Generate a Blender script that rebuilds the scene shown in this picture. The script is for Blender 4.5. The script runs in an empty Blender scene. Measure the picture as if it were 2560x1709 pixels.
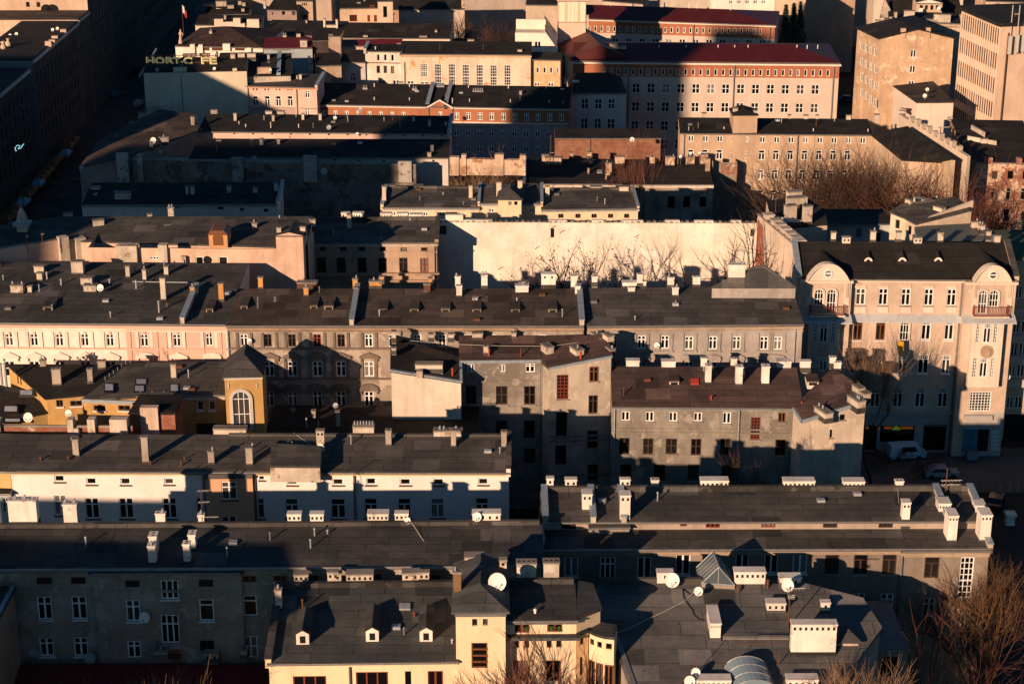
import bpy, math, random
from mathutils import Vector, Matrix
V=Vector; R=math.radians
C=bpy.context.scene.collection; SC=bpy.context.scene
rnd=random.Random(7)
# ---------------------------------------------------------------- camera, sky, sun, exposure
K=1.2                      # drawing unit -> metre
F=4640.; TH=R(19.9); H=75.
cam=bpy.data.objects.new('camera',bpy.data.cameras.new('camera')); C.objects.link(cam)
cam.location=(0,0,H*K); cam.rotation_euler=(R(90)-TH,0,0)
cam.data.sensor_width=36; cam.data.lens=36*F/2560; cam.data.clip_start=5; cam.data.clip_end=5000
SC.camera=cam
SUN_EL=R(13.6); SUN_AZ=R(34)         # light travels 34 degrees right of straight ahead
w=bpy.data.worlds.new('World'); SC.world=w; w.use_nodes=True
nt=w.node_tree; bg=nt.nodes['Background']; sky=nt.nodes.new('ShaderNodeTexSky')
sky.sky_type='NISHITA'; sky.sun_disc=False; sky.sun_elevation=SUN_EL; sky.sun_rotation=math.pi+SUN_AZ
sky.air_density=1.0; sky.dust_density=.4; sky.ozone_density=2.5
tn=nt.nodes.new('ShaderNodeMix'); tn.data_type='RGBA'; tn.blend_type='MULTIPLY'; tn.inputs[0].default_value=1; tn.inputs[7].default_value=(.38,.70,.88,1)   # clear cold evening sky
nt.links.new(sky.outputs[0],tn.inputs[6]); nt.links.new(tn.outputs[2],bg.inputs[0]); bg.inputs[1].default_value=.05
sl=bpy.data.lights.new('sun','SUN'); sl.energy=5.0; sl.angle=R(.5); sl.color=(1,.67,.44)
so=bpy.data.objects.new('sun',sl); C.objects.link(so); so.location=(-200,-200,200)
so.rotation_euler=V((math.sin(SUN_AZ)*math.cos(SUN_EL),math.cos(SUN_AZ)*math.cos(SUN_EL),-math.sin(SUN_EL))).to_track_quat('-Z','Y').to_euler()
SC.view_settings.view_transform='Standard'; SC.view_settings.look='None'; SC.view_settings.exposure=0.54; SC.view_settings.gamma=1
SC.cycles.max_bounces=5; SC.cycles.diffuse_bounces=2; SC.cycles.glossy_bounces=2; SC.cycles.transmission_bounces=3; SC.cycles.transparent_max_bounces=6
SC.cycles.use_denoising=True
# ---------------------------------------------------------------- sight lines -> world
S3=860/2349.; S6=430/2349.
FR={0:(0,0,2560/2349.),1:(0,0,S3),2:(850,0,S3),3:(1700,0,S3),4:(0,560,S3),5:(850,560,S3),6:(1700,560,S3),7:(0,1134,S3),8:(850,1134,S3),9:(1700,1134,S3),
 'a':(0,0,S6),'b':(430,0,S6),'c':(0,287,S6),'d':(2130,850,S6),'e':(2130,1100,S6),'f':(850,0,S6),'g':(1280,0,S6),'h':(1700,0,S6),'i':(2130,0,S6),'j':(2130,287,S6)}
EYE=V((0,0,H)); FWD=V((0,math.cos(TH),-math.sin(TH))); UP=V((0,math.sin(TH),math.cos(TH)))
def ray(k,x,y):
    o=FR[k]; return FWD+V(((o[0]+x*o[2]-1280)/F,0,0))-UP*((o[1]+y*o[2]-854.5)/F)
def at(k,x,y,z):
    d=ray(k,x,y); return EYE+d*((z-H)/d.z)
def onpl(k,x,y,p,n):
    d=ray(k,x,y); return EYE+d*((p-EYE).dot(n)/d.dot(n))
def aty(k,x,y,Y): return onpl(k,x,y,V((0,Y,0)),V((0,1,0)))
# ---------------------------------------------------------------- materials
def _n(t,ty,**kw):
    n=t.nodes.new(ty)
    for a,b in kw.items():
        if a.startswith('i_'): n.inputs[a[2:].replace('_',' ')].default_value=b
        else: setattr(n,a,b)
    return n
def newmat(name,rough=.9,spec=.3,metal=0):
    m=bpy.data.materials.new(name); m.use_nodes=True; t=m.node_tree; b=t.nodes['Principled BSDF']
    b.inputs['Roughness'].default_value=rough; b.inputs['Specular IOR Level'].default_value=spec; b.inputs['Metallic'].default_value=metal
    return m,t,b
def pos(t,scale=(1,1,1)):
    g=t.nodes.new('ShaderNodeNewGeometry'); mp=_n(t,'ShaderNodeMapping'); mp.inputs['Scale'].default_value=scale
    t.links.new(g.outputs['Position'],mp.inputs['Vector']); return mp.outputs[0]
def noise(t,vec,scale,detail=4,rough=.6):
    n=_n(t,'ShaderNodeTexNoise'); n.inputs['Scale'].default_value=scale; n.inputs['Detail'].default_value=detail; n.inputs['Roughness'].default_value=rough
    t.links.new(vec,n.inputs['Vector']); return n.outputs['Fac']
def ramp(t,fac,a,b,ca=(0,0,0,1),cb=(1,1,1,1),const=False):
    r=_n(t,'ShaderNodeValToRGB'); e=r.color_ramp.elements; e[0].position=a; e[1].position=b; e[0].color=ca; e[1].color=cb
    if const: r.color_ramp.interpolation='CONSTANT'
    t.links.new(fac,r.inputs[0]); return r.outputs[0]
def mixc(t,fac,a,b,mode='MIX'):
    n=_n(t,'ShaderNodeMix',data_type='RGBA',blend_type=mode)
    for s,v in ((n.inputs[0],fac),(n.inputs[6],a),(n.inputs[7],b)):
        if hasattr(v,'links'): t.links.new(v,s)
        elif isinstance(v,(int,float)): s.default_value=v
        else: s.default_value=(*v[:3],1)
    return n.outputs[2]
def bump(t,b,h,st,dist=.05):
    n=_n(t,'ShaderNodeBump'); n.inputs['Strength'].default_value=st; n.inputs['Distance'].default_value=dist
    t.links.new(h,n.inputs['Height']); t.links.new(n.outputs[0],b.inputs['Normal'])
MC={}
def plaster(c,st=.5,patch=None,pamt=.5,rough=.92):
    key=('pl',c,st,patch,pamt)
    if key in MC: return MC[key]
    m,t,b=newmat('plaster',rough,.15); P=pos(t)
    big=noise(t,P,.22,5,.65); mid=noise(t,P,1.3,5,.7); strk=noise(t,pos(t,(1.4,1.4,.09)),1.0,4,.6); fine=noise(t,P,14,3,.6)
    dk=tuple(x*.55*(1 if i==0 else .95) for i,x in enumerate(c)); lt=tuple(min(.9,x*1.1) for x in c)
    col=mixc(t,ramp(t,big,.38,.62),c,tuple(x*(1-.42*st) for x in c))
    col=mixc(t,ramp(t,mid,.55,.75),col,lt)
    f=_n(t,'ShaderNodeMath',operation='MULTIPLY'); t.links.new(ramp(t,strk,.52,.78),f.inputs[0]); f.inputs[1].default_value=min(1,1.0*st)
    col=mixc(t,f.outputs[0],col,dk)
    if patch:
        g=noise(t,P,.55,6,.72); g=ramp(t,g,.62-.2*pamt,.66-.2*pamt); col=mixc(t,g,col,patch)
    col=mixc(t,ramp(t,fine,.3,.75,(.82,.82,.82,1),(1,1,1,1)),(0,0,0),col,'MIX') if 0 else mixc(t,.35,col,mixc(t,1.0,col,ramp(t,fine,.3,.75,(.75,.75,.75,1),(1.0,1.0,1.0,1)),'MULTIPLY'))
    t.links.new(col,b.inputs['Base Color']); bump(t,b,fine,.25,.03); MC[key]=m; return m
def felt(c=(.04,.037,.035),row=1.0,seam=.5,st=.6):
    key=('fe',c,row)
    if key in MC: return MC[key]
    m,t,b=newmat('roofing_felt',.86,.25); P=pos(t)
    wob=noise(t,P,.8,3); ad=_n(t,'ShaderNodeVectorMath',operation='MULTIPLY_ADD'); t.links.new(wob,ad.inputs[0]); ad.inputs[1].default_value=(.16,.16,0); t.links.new(P,ad.inputs[2])
    def brk(w_,h_,mo,c1,c2,cm,off=.37):
        br=_n(t,'ShaderNodeTexBrick'); br.offset=off
        for a,v in (('Scale',1),('Mortar Size',mo),('Mortar Smooth',.3),('Brick Width',w_),('Row Height',h_)): br.inputs[a].default_value=v
        br.inputs['Color1'].default_value=(*c1,1); br.inputs['Color2'].default_value=(*c2,1); br.inputs['Mortar'].default_value=(*cm,1)
        t.links.new(ad.outputs[0],br.inputs['Vector']); return br
    br=brk(5.3,row*1.08,.035,[x*1.14 for x in c],[x*.84 for x in c],[x*.4 for x in c])
    pa=brk(2.7,1.9,.03,(0,0,0),(1,1,1),(.5,.5,.5),.61)
    big=noise(t,P,.16,6,.72); sp=noise(t,P,1.7,6,.8); fine=noise(t,P,26,2)
    col=mixc(t,ramp(t,pa.outputs['Color'],.91,.93),br.outputs['Color'],tuple(x*1.55 for x in c))
    col=mixc(t,ramp(t,pa.outputs['Color'],.06,.08,(1,1,1,1),(0,0,0,1)),col,tuple(x*.55 for x in c))
    col=mixc(t,ramp(t,big,.42,.6),col,mixc(t,1.0,col,(1.75,1.65,1.55),'MULTIPLY'))
    col=mixc(t,ramp(t,sp,.56,.72),col,mixc(t,1.0,col,(.45,.45,.46),'MULTIPLY'))
    col=mixc(t,ramp(t,noise(t,P,.9,6,.85),.66,.73),col,(c[0]*3,c[1]*2.6,c[2]*2.2))
    col=mixc(t,ramp(t,noise(t,pos(t,(1.3,.12,1)),1.0,4,.7),.6,.75),col,mixc(t,1.0,col,(.5,.5,.5),'MULTIPLY'))
    t.links.new(col,b.inputs['Base Color']); bump(t,b,br.outputs['Fac'],.7,-.04); MC[key]=m; return m
def metal(c,rough=.45,met=.3):
    key=('me',c,rough)
    if key in MC: return MC[key]
    m,t,b=newmat('sheet_metal',rough,.5,met); P=pos(t); n=noise(t,P,1.6,5,.7)
    t.links.new(mixc(t,ramp(t,n,.4,.7),c,tuple(x*.72 for x in c)),b.inputs['Base Color']); MC[key]=m; return m
def seamroof(c):
    key=('se',c)
    if key in MC: return MC[key]
    m,t,b=newmat('standing_seam_sheet',.55,.4,.1); P=pos(t)
    wv=_n(t,'ShaderNodeTexWave',bands_direction='X',wave_profile='SIN'); wv.inputs['Scale'].default_value=.55; t.links.new(P,wv.inputs['Vector'])
    col=mixc(t,ramp(t,wv.outputs['Fac'],.9,.97),c,tuple(x*.6 for x in c)); col=mixc(t,ramp(t,noise(t,P,.4,5,.7),.4,.7),col,tuple(x*.7 for x in c))
    t.links.new(col,b.inputs['Base Color']); bump(t,b,ramp(t,wv.outputs['Fac'],.9,.97),.4,.04); MC[key]=m; return m
def brickm(c=(.3,.09,.045),patch=None,pa=.5):
    key=('br',c,patch,pa)
    if key in MC: return MC[key]
    m,t,b=newmat('brickwork',.9,.2)
    g=t.nodes.new('ShaderNodeNewGeometry'); sp=_n(t,'ShaderNodeSeparateXYZ'); t.links.new(g.outputs['Position'],sp.inputs[0])
    a=_n(t,'ShaderNodeMath',operation='ADD'); t.links.new(sp.outputs[0],a.inputs[0]); t.links.new(sp.outputs[1],a.inputs[1])
    cb=_n(t,'ShaderNodeCombineXYZ'); t.links.new(a.outputs[0],cb.inputs[0]); t.links.new(sp.outputs[2],cb.inputs[1])
    br=_n(t,'ShaderNodeTexBrick')
    for q,v in (('Scale',1),('Mortar Size',.016),('Brick Width',.32),('Row Height',.11)): br.inputs[q].default_value=v
    br.inputs['Color1'].default_value=(*c,1); br.inputs['Color2'].default_value=(*[x*.6 for x in c],1); br.inputs['Mortar'].default_value=(.3,.25,.2,1)
    t.links.new(cb.outputs[0],br.inputs['Vector']); P=pos(t)
    col=mixc(t,ramp(t,noise(t,P,.7,6,.75),.42,.7),br.outputs['Color'],tuple(x*.55 for x in c))
    if patch: col=mixc(t,ramp(t,noise(t,P,.5,7,.75),.66-.25*pa,.7-.25*pa),col,patch)
    t.links.new(col,b.inputs['Base Color']); bump(t,b,br.outputs['Fac'],.5,-.02); MC[key]=m; return m
def flat(name,c,rough=.6,spec=.3,emit=None,st=0):
    key=('fl',name)
    if key in MC: return MC[key]
    m,t,b=newmat(name,rough,spec); P=pos(t)
    col=mixc(t,ramp(t,noise(t,P,3,4,.6),.35,.7),c,tuple(x*.82 for x in c)); t.links.new(col,b.inputs['Base Color'])
    if emit: b.inputs['Emission Color'].default_value=(*c,1); b.inputs['Emission Strength'].default_value=emit
    MC[key]=m; return m
def glass():
    m,t,b=newmat('window_glass',.06,.5); oi=t.nodes.new('ShaderNodeObjectInfo')
    r=_n(t,'ShaderNodeValToRGB'); r.color_ramp.interpolation='CONSTANT'; e=r.color_ramp.elements
    e[0].position=0; e[0].color=(.006,.006,.007,1); e[1].position=.62; e[1].color=(.02,.018,.016,1)
    for p,c in ((.8,(.07,.065,.06,1)),(.93,(.22,.21,.2,1))): x=e.new(p); x.color=c
    t.links.new(oi.outputs['Random'],r.inputs[0])
    wv=_n(t,'ShaderNodeTexWave',bands_direction='X'); wv.inputs['Scale'].default_value=2.5; wv.inputs['Distortion'].default_value=3; t.links.new(pos(t,(1,1,.1)),wv.inputs['Vector'])
    col=mixc(t,wv.outputs['Fac'],r.outputs[0],mixc(t,1.0,r.outputs[0],(.45,.45,.45),'MULTIPLY'))
    t.links.new(col,b.inputs['Base Color'])
    n=noise(t,pos(t),.9,2); bump(t,b,n,.04,.1); return m
GLASS=glass()
FRW=flat('white_window_frame',(.78,.78,.76),.4); FRB=flat('brown_window_frame',(.16,.06,.022),.5); FRR=flat('red_window_frame',(.2,.04,.028),.5); FRD=flat('dark_window_frame',(.05,.03,.022),.6); FRG=flat('grey_window_frame',(.35,.34,.32),.5)
WF={'w':FRW,'b':FRB,'r':FRR,'d':FRD,'g':FRG}
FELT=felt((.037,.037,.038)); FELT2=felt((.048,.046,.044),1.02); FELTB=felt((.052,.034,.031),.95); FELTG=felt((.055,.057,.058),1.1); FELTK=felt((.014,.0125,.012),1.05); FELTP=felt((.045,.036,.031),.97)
RED=seamroof((.17,.013,.016)); REDD=seamroof((.12,.012,.012)); BLUEM=metal((.30,.36,.40)); ZINC=metal((.38,.40,.42)); GUT=metal((.2,.19,.18)); WIRE=flat('pale_wire',(.5,.46,.4)); PIPE=metal((.5,.5,.5)); RPIPE=flat('red_pipe',(.4,.05,.03)); DARK=flat('dark_opening',(.008,.007,.006),.9); DISH=flat('dish_white',(.74,.72,.68),.5); DISHG=flat('dish_grey',(.3,.32,.33),.5); RUST=flat('rusty_iron',(.12,.05,.025),.8)
CW=plaster((.78,.72,.64),.6,(.40,.34,.28),.1); CC=plaster((.58,.50,.41),.9,(.24,.18,.14),.22); CD=plaster((.42,.36,.30),.9); CO=plaster((.60,.30,.10),.7); CAPM=plaster((.30,.26,.22),.9); MOSS=plaster((.22,.13,.07),.9)
# ---------------------------------------------------------------- mesh helper
class M:
    def __init__(s): s.v=[]; s.f=[]; s.m=[]
    def poly(s,ps,mi=0):
        i=len(s.v); s.v+= [V(p) for p in ps]; s.f.append(tuple(range(i,i+len(ps)))); s.m.append(mi)
    def box(s,o,a,b,c,mi=0,top=None):
        o=V(o); a=V(a); b=V(b); c=V(c); i=len(s.v)
        s.v+=[o,o+a,o+a+b,o+b,o+c,o+a+c,o+a+b+c,o+b+c]
        for q,f in enumerate(((0,3,2,1),(4,5,6,7),(0,1,5,4),(1,2,6,5),(2,3,7,6),(3,0,4,7))): s.f.append(tuple(i+j for j in f)); s.m.append(top if (top is not None and q==1) else mi)
    def prism(s,ps,d,mi=0):
        ps=[V(p) for p in ps]; d=V(d); n=len(ps); s.poly(ps,mi); s.poly([p+d for p in reversed(ps)],mi)
        for i in range(n): s.poly([ps[i],ps[i]+d,ps[(i+1)%n]+d,ps[(i+1)%n]],mi)
    def tube(s,ps,rs,n=6,mi=0,cap=True):
        ps=[V(p) for p in ps]; 
        if not isinstance(rs,(list,tuple)): rs=[rs]*len(ps)
        i0=len(s.v)
        for j,p in enumerate(ps):
            d=(ps[min(j+1,len(ps)-1)]-ps[max(j-1,0)]).normalized(); a=d.cross(V((0,0,1)) if abs(d.z)<.9 else V((1,0,0))).normalized(); b=d.cross(a)
            for q in range(n): t=2*math.pi*q/n; s.v.append(p+(a*math.cos(t)+b*math.sin(t))*rs[j])
        for j in range(len(ps)-1):
            for q in range(n): s.f.append((i0+j*n+q,i0+j*n+(q+1)%n,i0+(j+1)*n+(q+1)%n,i0+(j+1)*n+q)); s.m.append(mi)
        if cap: s.f.append(tuple(i0+q for q in range(n))); s.m.append(mi); k=i0+(len(ps)-1)*n; s.f.append(tuple(k+q for q in reversed(range(n)))); s.m.append(mi)
    def mesh(s,name,mats,org=V((0,0,0))):
        me=bpy.data.meshes.new(name); me.from_pydata([((v-org)*K)[:] for v in s.v],[],s.f)
        for m in mats: me.materials.append(m)
        me.polygons.foreach_set('material_index',s.m); me.update(); return me
def link(name,me,parent=None,loc=None,rz=0):
    o=bpy.data.objects.new(name,me); C.objects.link(o)
    if parent: o.parent=parent
    if loc is not None: o.location=V(loc)*K
    o.rotation_euler[2]=rz; return o
def tag(o,label,cat,group=None,kind=None):
    if label: o['label']=label
    if cat: o['category']=cat
    if group: o['group']=group
    if kind: o['kind']=kind
    return o
def bevel(o,wd=.03):
    b=o.modifiers.new('bevel','BEVEL'); b.width=wd; b.segments=1; b.limit_method='ANGLE'; return o
# ---------------------------------------------------------------- windows
WM={}
def winmesh(wd,h,st,fm,small):
    key=(round(wd/.06),round(h/.06),st,fm,small)
    if key in WM: return WM[key]
    m=M(); b=min(.085,wd*.11); g=M(); d=.06
    g.poly([(-wd/2,0,0),(wd/2,0,0),(wd/2,0,h),(-wd/2,0,h)])
    T=(m if not small else g); mi=1 if small else 0
    if small: b=max(b,.085)
    def bar(x0,x1,z0,z1,dd=d): T.box((x0,-dd,z0),(x1-x0,0,0),(0,dd-.002,0),(0,0,z1-z0),mi)
    if st!='o':
        bar(-wd/2,wd/2,0,b); bar(-wd/2,wd/2,h-b,h); bar(-wd/2,-wd/2+b,b,h-b); bar(wd/2-b,wd/2,b,h-b)
    zt=h*.66
    if st in 'xT':
        bar(-wd/2+b,wd/2-b,zt,zt+b,d+.012)
        bar(-b*.75,b*.75,b,zt if st=='T' else h-b,d+.006)
    if st=='X':
        bar(-wd/2+b,wd/2-b,h*.5,h*.5+b,d+.012); bar(-b*.7,b*.7,b,h-b,d+.006)
    if st=='d': bar(-b*.8,b*.8,b,h-b,d+.006)
    if st=='p': 
        bar(-wd/2+b,wd/2-b,h*.74,h*.74+b,d+.012); bar(-b*.7,b*.7,b,h*.74,d+.006)
        for q in range(1,5): x=-wd/2+wd*q/5; bar(x-.018,x+.018,h*.74+b,h-b,d-.01)
        bar(-wd/2+b,wd/2-b,h*.87,h*.87+.03,d-.015)
    if st=='t':
        for x in (-wd/6,wd/6): bar(x-b*.6,x+b*.6,b,h-b,d+.006)
    if st=='D':
        for x in (-wd/6,wd/6): bar(x-b*.6,x+b*.6,b,h-b,d+.006)
        bar(-wd/2+b,wd/2-b,h*.72,h*.72+b,d+.012); bar(-wd/2+b,wd/2-b,b,h*.22,d-.01)
    if st=='g':
        n=max(2,round(wd/.3)); k=max(3,round(h/.32))
        for q in range(1,n): x=-wd/2+wd*q/n; bar(x-.025,x+.025,b,h-b)
        for q in range(1,k): z=h*q/k; bar(-wd/2+b,wd/2-b,z-.025,z+.025,d-.01)
    if st=='G':
        for q in range(1,3): x=-wd/2+wd*q/3; bar(x-.03,x+.03,b,h-b)
        for q in range(1,7): z=h*q/7; e=.06 if q==3 else .028; bar(-wd/2+b,wd/2-b,z-e,z+e,d-.01)
    if st=='h': bar(-wd/2+b,wd/2-b,h*.7,h*.7+b,d+.01)
    if st=='l':
        for q in range(1,4): z=h*q/4; T.box((-wd/2+.1,-.16,z-.06),(wd-.1,0,0),(0,.12,0),(0,0,.12),mi)
    r=(g.mesh('window',[GLASS,WF[fm]]) if small else g.mesh('window',[GLASS]), None if (small or not m.f) else m.mesh('frame',[WF[fm]]))
    WM[key]=r; return r
def sillmesh(wd,key,mat):
    k=('s',round(wd/.06),key)
    if k not in WM:
        m=M(); m.box((-wd/2-.08,-.14,-.1),(wd+.16,0,0),(0,.13,0),(0,0,.1)); WM[k]=m.mesh('sill',[mat])
    return WM[k]
SILLD=flat('dark_sill',(.1,.06,.05)); SILLW=flat('white_sill',(.7,.69,.66)); SILLP=plaster((.35,.3,.26),.9)
SM={'d':SILLD,'w':SILLW,'p':SILLP}
# ---------------------------------------------------------------- houses
class House:
    def __init__(s,k,name,label,cat='building',group=None):
        s.k=k; s.name=name; s.label=label; s.cat=cat; s.group=group; s.root=None; s.blks=[]; s.org=None; s.small=False; s.sill=None
    def mkroot(s,p):
        if s.root is None:
            s.org=V((p.x,p.y,0)); s.root=link(s.name,None,None,s.org); tag(s.root,s.label,s.cat,s.group)
    def add(s,name,m,mats,parent=None,bv=0):
        o=link(name,m.mesh(name,mats,s.org),parent or s.root)
        if bv: bevel(o,bv)
        return o
    def fac(s,A,B,ze,D,mat,**kw):
        a=at(s.k,A[0],A[1],ze); b=at(s.k,B[0],B[1],ze); u=(b-a).normalized(); n=V((-u.y,u.x,0))
        return s.blk([a,b,b+n*D,a+n*D],mat,**kw)
    def blk(s,P,mat,zb=0,top=None,ov=.0,thick=.18,name='wall'):
        s.mkroot(P[0]); b=Blk(s,[V(p) for p in P],mat,zb,top,ov,thick,name); s.blks.append(b); return b
    def facy(s,A,B,Y,D,mat,**kw): return s.fac(A,B,aty(s.k,A[0],A[1],Y).z,D,mat,**kw)
    def pblk(s,pts,mat,**kw):          # pts: (x,y,z) sight lines met at height z, counter-clockwise from front left
        return s.blk([at(s.k,x,y,z) for x,y,z in pts],mat,**kw)
    def done(s):
        for b in s.blks: b.build()
        return s
class Blk:
    def __init__(s,h,P,mat,zb,top,ov,thick,name):
        s.h=h; s.P=P; s.mat=mat; s.zb=zb; s.top=top; s.ov=ov; s.thick=thick; s.name=name; s.w={}; s.zones=[]; s.e=0; s.k=h.k; s.roofo=None
        s.D=(P[2]-P[1]).length; s.ze=P[0].z; s.setedge(0)
        if top is not None: s.mktop()
    def setedge(s,i):
        s.e=i; a=s.P[i]; b=s.P[(i+1)%len(s.P)]; d=V((b.x-a.x,b.y-a.y,0)); s.L=d.length; s.u=d.normalized(); s.n=V((-s.u.y,s.u.x,0)); s.O=V((a.x,a.y,0)); s.zt=min(a.z,b.z); s.rz=math.atan2(s.u.y,s.u.x); return s
    def uz(s,x,y,k=None,off=0):
        p=onpl(s.k if k is None else k,x,y,s.O-s.n*off,s.n); return (p-s.O).dot(s.u),p.z
    def pt(s,u,z,d=0): return s.O+s.u*u+s.n*d+V((0,0,z))
    def mktop(s):
        m=M(); c=sum(s.P,V())/len(s.P); ps=[]
        for p in s.P:
            d=V((p.x-c.x,p.y-c.y,0)); ps.append(p+d.normalized()*s.ov*1.3)
        m.prism([p+V((0,0,.005)) for p in ps],(0,0,s.thick)); s.roofo=s.h.add('roof',m,[s.top])
        a,b,cc=ps[0],ps[1],ps[2]; s.tp=a+V((0,0,s.thick)); s.tn=(b-a).cross(cc-a).normalized()
    def _win(s,u,z0,z1,wd,st,fm,sill,small,name='window'):
        h=z1-z0; u0,u1=u-wd/2,u+wd/2; hole= st not in ('P','n') and u0>.05 and u1<s.L-.05 and z1<s.zt-.03 and z0>s.zb+.02
        if st=='P': st='x'
        if st=='n': st='o'
        if z0<s.zb+.02 and not s.zb: 
            z0=.03; h=z1-z0; hole=hole or (u0>.05 and u1<s.L-.05 and z1<s.zt-.03)
        if h<.1: return
        if hole: s.w.setdefault(s.e,[]).append((u0,u1,z0,z1))
        g,f=winmesh(wd,h,st,fm,small)
        o=link(name,g,s.h.root,s.pt(u,z0,.12 if hole else -.02)-s.h.org,s.rz)
        if f: link('frame',f,o)
        if sill: link('sill',sillmesh(wd,sill,SM[sill]),o,V((0,-.12 if hole else 0,-.01)))
        return o
    def win(s,x0,y0,x1,y1,st='x',fm='w',sill='-',k=None,name='window'):
        sm=s.h.small; sill=s.h.sill if sill=='-' else sill
        xc=(x0+x1)/2; yc=(y0+y1)/2; ua,_=s.uz(x0,yc,k); ub,_=s.uz(x1,yc,k); _,zt=s.uz(xc,y0,k); _,z0=s.uz(xc,y1,k)
        return s._win((ua+ub)/2,z0,zt,ub-ua,st,fm,None if sm else sill,sm,name)
    def wins(s,l,st='x',fm='w',**kw):
        for q in l: s.win(*q[:4],*(q[4:] or (st,fm)),**kw)
    def row(s,xa,ya,xb,yb,n,wd,h,st='x',fm='w',skip=(),**kw):
        for i in range(n):
            if i in skip: continue
            t=i/(n-1) if n>1 else 0; x=xa+(xb-xa)*t; y=ya+(yb-ya)*t; s.win(x-wd/2,y,x+wd/2,y+h,st,fm,**kw)
    def box(s,x0,y0,x1,y1,proud,mat,name='moulding',back=0,k=None,parent=None):
        xc=(x0+x1)/2; yc=(y0+y1)/2; ua,_=s.uz(x0,yc,k); ub,_=s.uz(x1,yc,k); _,zt=s.uz(xc,y0,k); _,z0=s.uz(xc,y1,k)
        m=M(); m.box(s.pt(ua,z0,-proud),s.u*(ub-ua),s.n*(proud+back-.003),V((0,0,zt-z0))); return s.h.add(name,m,[mat],parent)
    def band(s,y0,y1,proud,mat,name='moulding',u0=0,u1=None,xr=None):
        x=xr if xr is not None else None
        a=s.pt(s.L/2,0); xm=s.pxof(a)
        _,zt=s.uz(xm,y0); _,z0=s.uz(xm,y1); u1=s.L if u1 is None else u1
        m=M(); m.box(s.pt(u0-proud*.5,z0,-proud),s.u*(u1-u0+proud),s.n*(proud-.003),V((0,0,zt-z0))); return s.h.add(name,m,[mat])
    def bandz(s,z0,z1,proud,mat,name='moulding'):
        m=M(); m.box(s.pt(-proud*.3,z0,-proud),s.u*(s.L+proud*.6),s.n*(proud-.003),V((0,0,z1-z0))); return s.h.add(name,m,[mat])
    def pxof(s,p):
        d=p-EYE; f=d.dot(FWD); o=FR[s.k]; return ((d.x/f*F+1280)-o[0])/o[2]
    def cornice(s,mat=None,h=.35,pr=.3,drop=0,gut=True):
        mat=mat or s.mat; m=M(); z=s.zt-drop
        for a,b,p in ((0,.4,pr),(.4,.7,pr*.62),(.7,1,pr*.3)): m.box(s.pt(-.02,z-h*b,-p),s.u*(s.L+.04),s.n*(p-.003),V((0,0,h*(b-a)-.002)))
        s.h.add('cornice',m,[mat])
        if gut:
            g=M(); g.tube([s.pt(0,z+.06,-pr-.05),s.pt(s.L,z+.06,-pr-.05)],.09,6); s.h.add('gutter',g,[GUT])
    def pipe(s,x,y0,y1,mat=None,r=.07,k=None):
        u,z0=s.uz(x,y0,k); _,z1=s.uz(x,y1,k); m=M(); m.tube([s.pt(u,max(z1,0),-.12),s.pt(u,z0,-.12)],r,6); s.h.add('downpipe',m,[mat or GUT])
    def zone(s,x0,y0,x1,y1,mat):
        xc=(x0+x1)/2; yc=(y0+y1)/2; ua,_=s.uz(x0,yc); ub,_=s.uz(x1,yc); _,zt=s.uz(xc,y0); _,z0=s.uz(xc,y1); s.zones.append((s.e,ua,ub,z0,zt,mat))
    def pedi(s,x,y0,y1,wd,kind='t',mat=None,k=None,parent=None):
        u,zt=s.uz(x,y0,k); _,zb=s.uz(x,y1,k); ua,_=s.uz(x-wd/2,y1,k); hw=u-ua; h=zt-zb; m=M()
        if kind=='t': ps=[(-hw,0),(hw,0),(hw,.1),(0,h),(-hw,.1)]
        else: ps=[(-hw,0),(hw,0)]+[(hw*math.cos(a*math.pi/8),.1+(h-.1)*math.sin(a*math.pi/8)) for a in range(9)]
        m.prism([s.pt(u+a,zb+b,-.003) for a,b in ps],s.n*-.22)
        q=[(a*.72,b*.62+.06) for a,b in ps]; m.prism([s.pt(u+a,zb+b,-.221) for a,b in q],s.n*-.03)
        m.box(s.pt(u-hw*1.06,zb-.12,-.26),s.u*hw*2.12,s.n*.255,V((0,0,.12)))
        for sg in (-1,1): m.box(s.pt(u+sg*hw*.86-.07,zb-.42,-.2),s.u*.14,s.n*.195,V((0,0,.3)))
        s.h.add('pediment',m,[mat or s.mat])
    def archwin(s,x0,y0,x1,y1,fm='w',casing=None,cw=.14,k=None,bars=3):
        xc=(x0+x1)/2; ua,zb=s.uz(x0,y1,k); ub,_=s.uz(x1,y1,k); _,zt=s.uz(xc,y0,k); r=(ub-ua)/2; u=(ua+ub)/2; zc=zt-r
        def arc(rr,d,n=12): return [s.pt(u+rr*math.cos(math.pi*i/n),zc+rr*math.sin(math.pi*i/n),d) for i in range(n+1)]
        g=M(); g.poly([s.pt(u-r,zb,-.02),s.pt(u+r,zb,-.02)]+arc(r,-.02)); o=s.h.add('window',g,[GLASS])
        f=M(); b=.06
        def ring(r0,r1,d0,d1,mm):
            A=arc(r0,d0);B=arc(r1,d0);A2=arc(r0,d1);B2=arc(r1,d1)
            for i in range(12): mm.poly([A2[i],B2[i],B2[i+1],A2[i+1]]); mm.poly([B[i],B2[i],B2[i+1],B[i+1]]); mm.poly([A[i],A2[i],A2[i+1],A[i+1]])
        ring(r-b,r,-.02,-.07,f)
        for q in range(bars+1):
            x=u-r+(2*r-b)*q/bars; hh=zc+math.sqrt(max(0,r*r-min(r,abs(x+b/2-u))**2)); f.box(s.pt(x,zb,-.07),s.u*b,s.n*.048,V((0,0,hh-zb)))
        for z in (zb,zb+(zc-zb)*.5,zc): f.box(s.pt(u-r,z,-.072),s.u*2*r,s.n*.05,V((0,0,b)))
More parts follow.
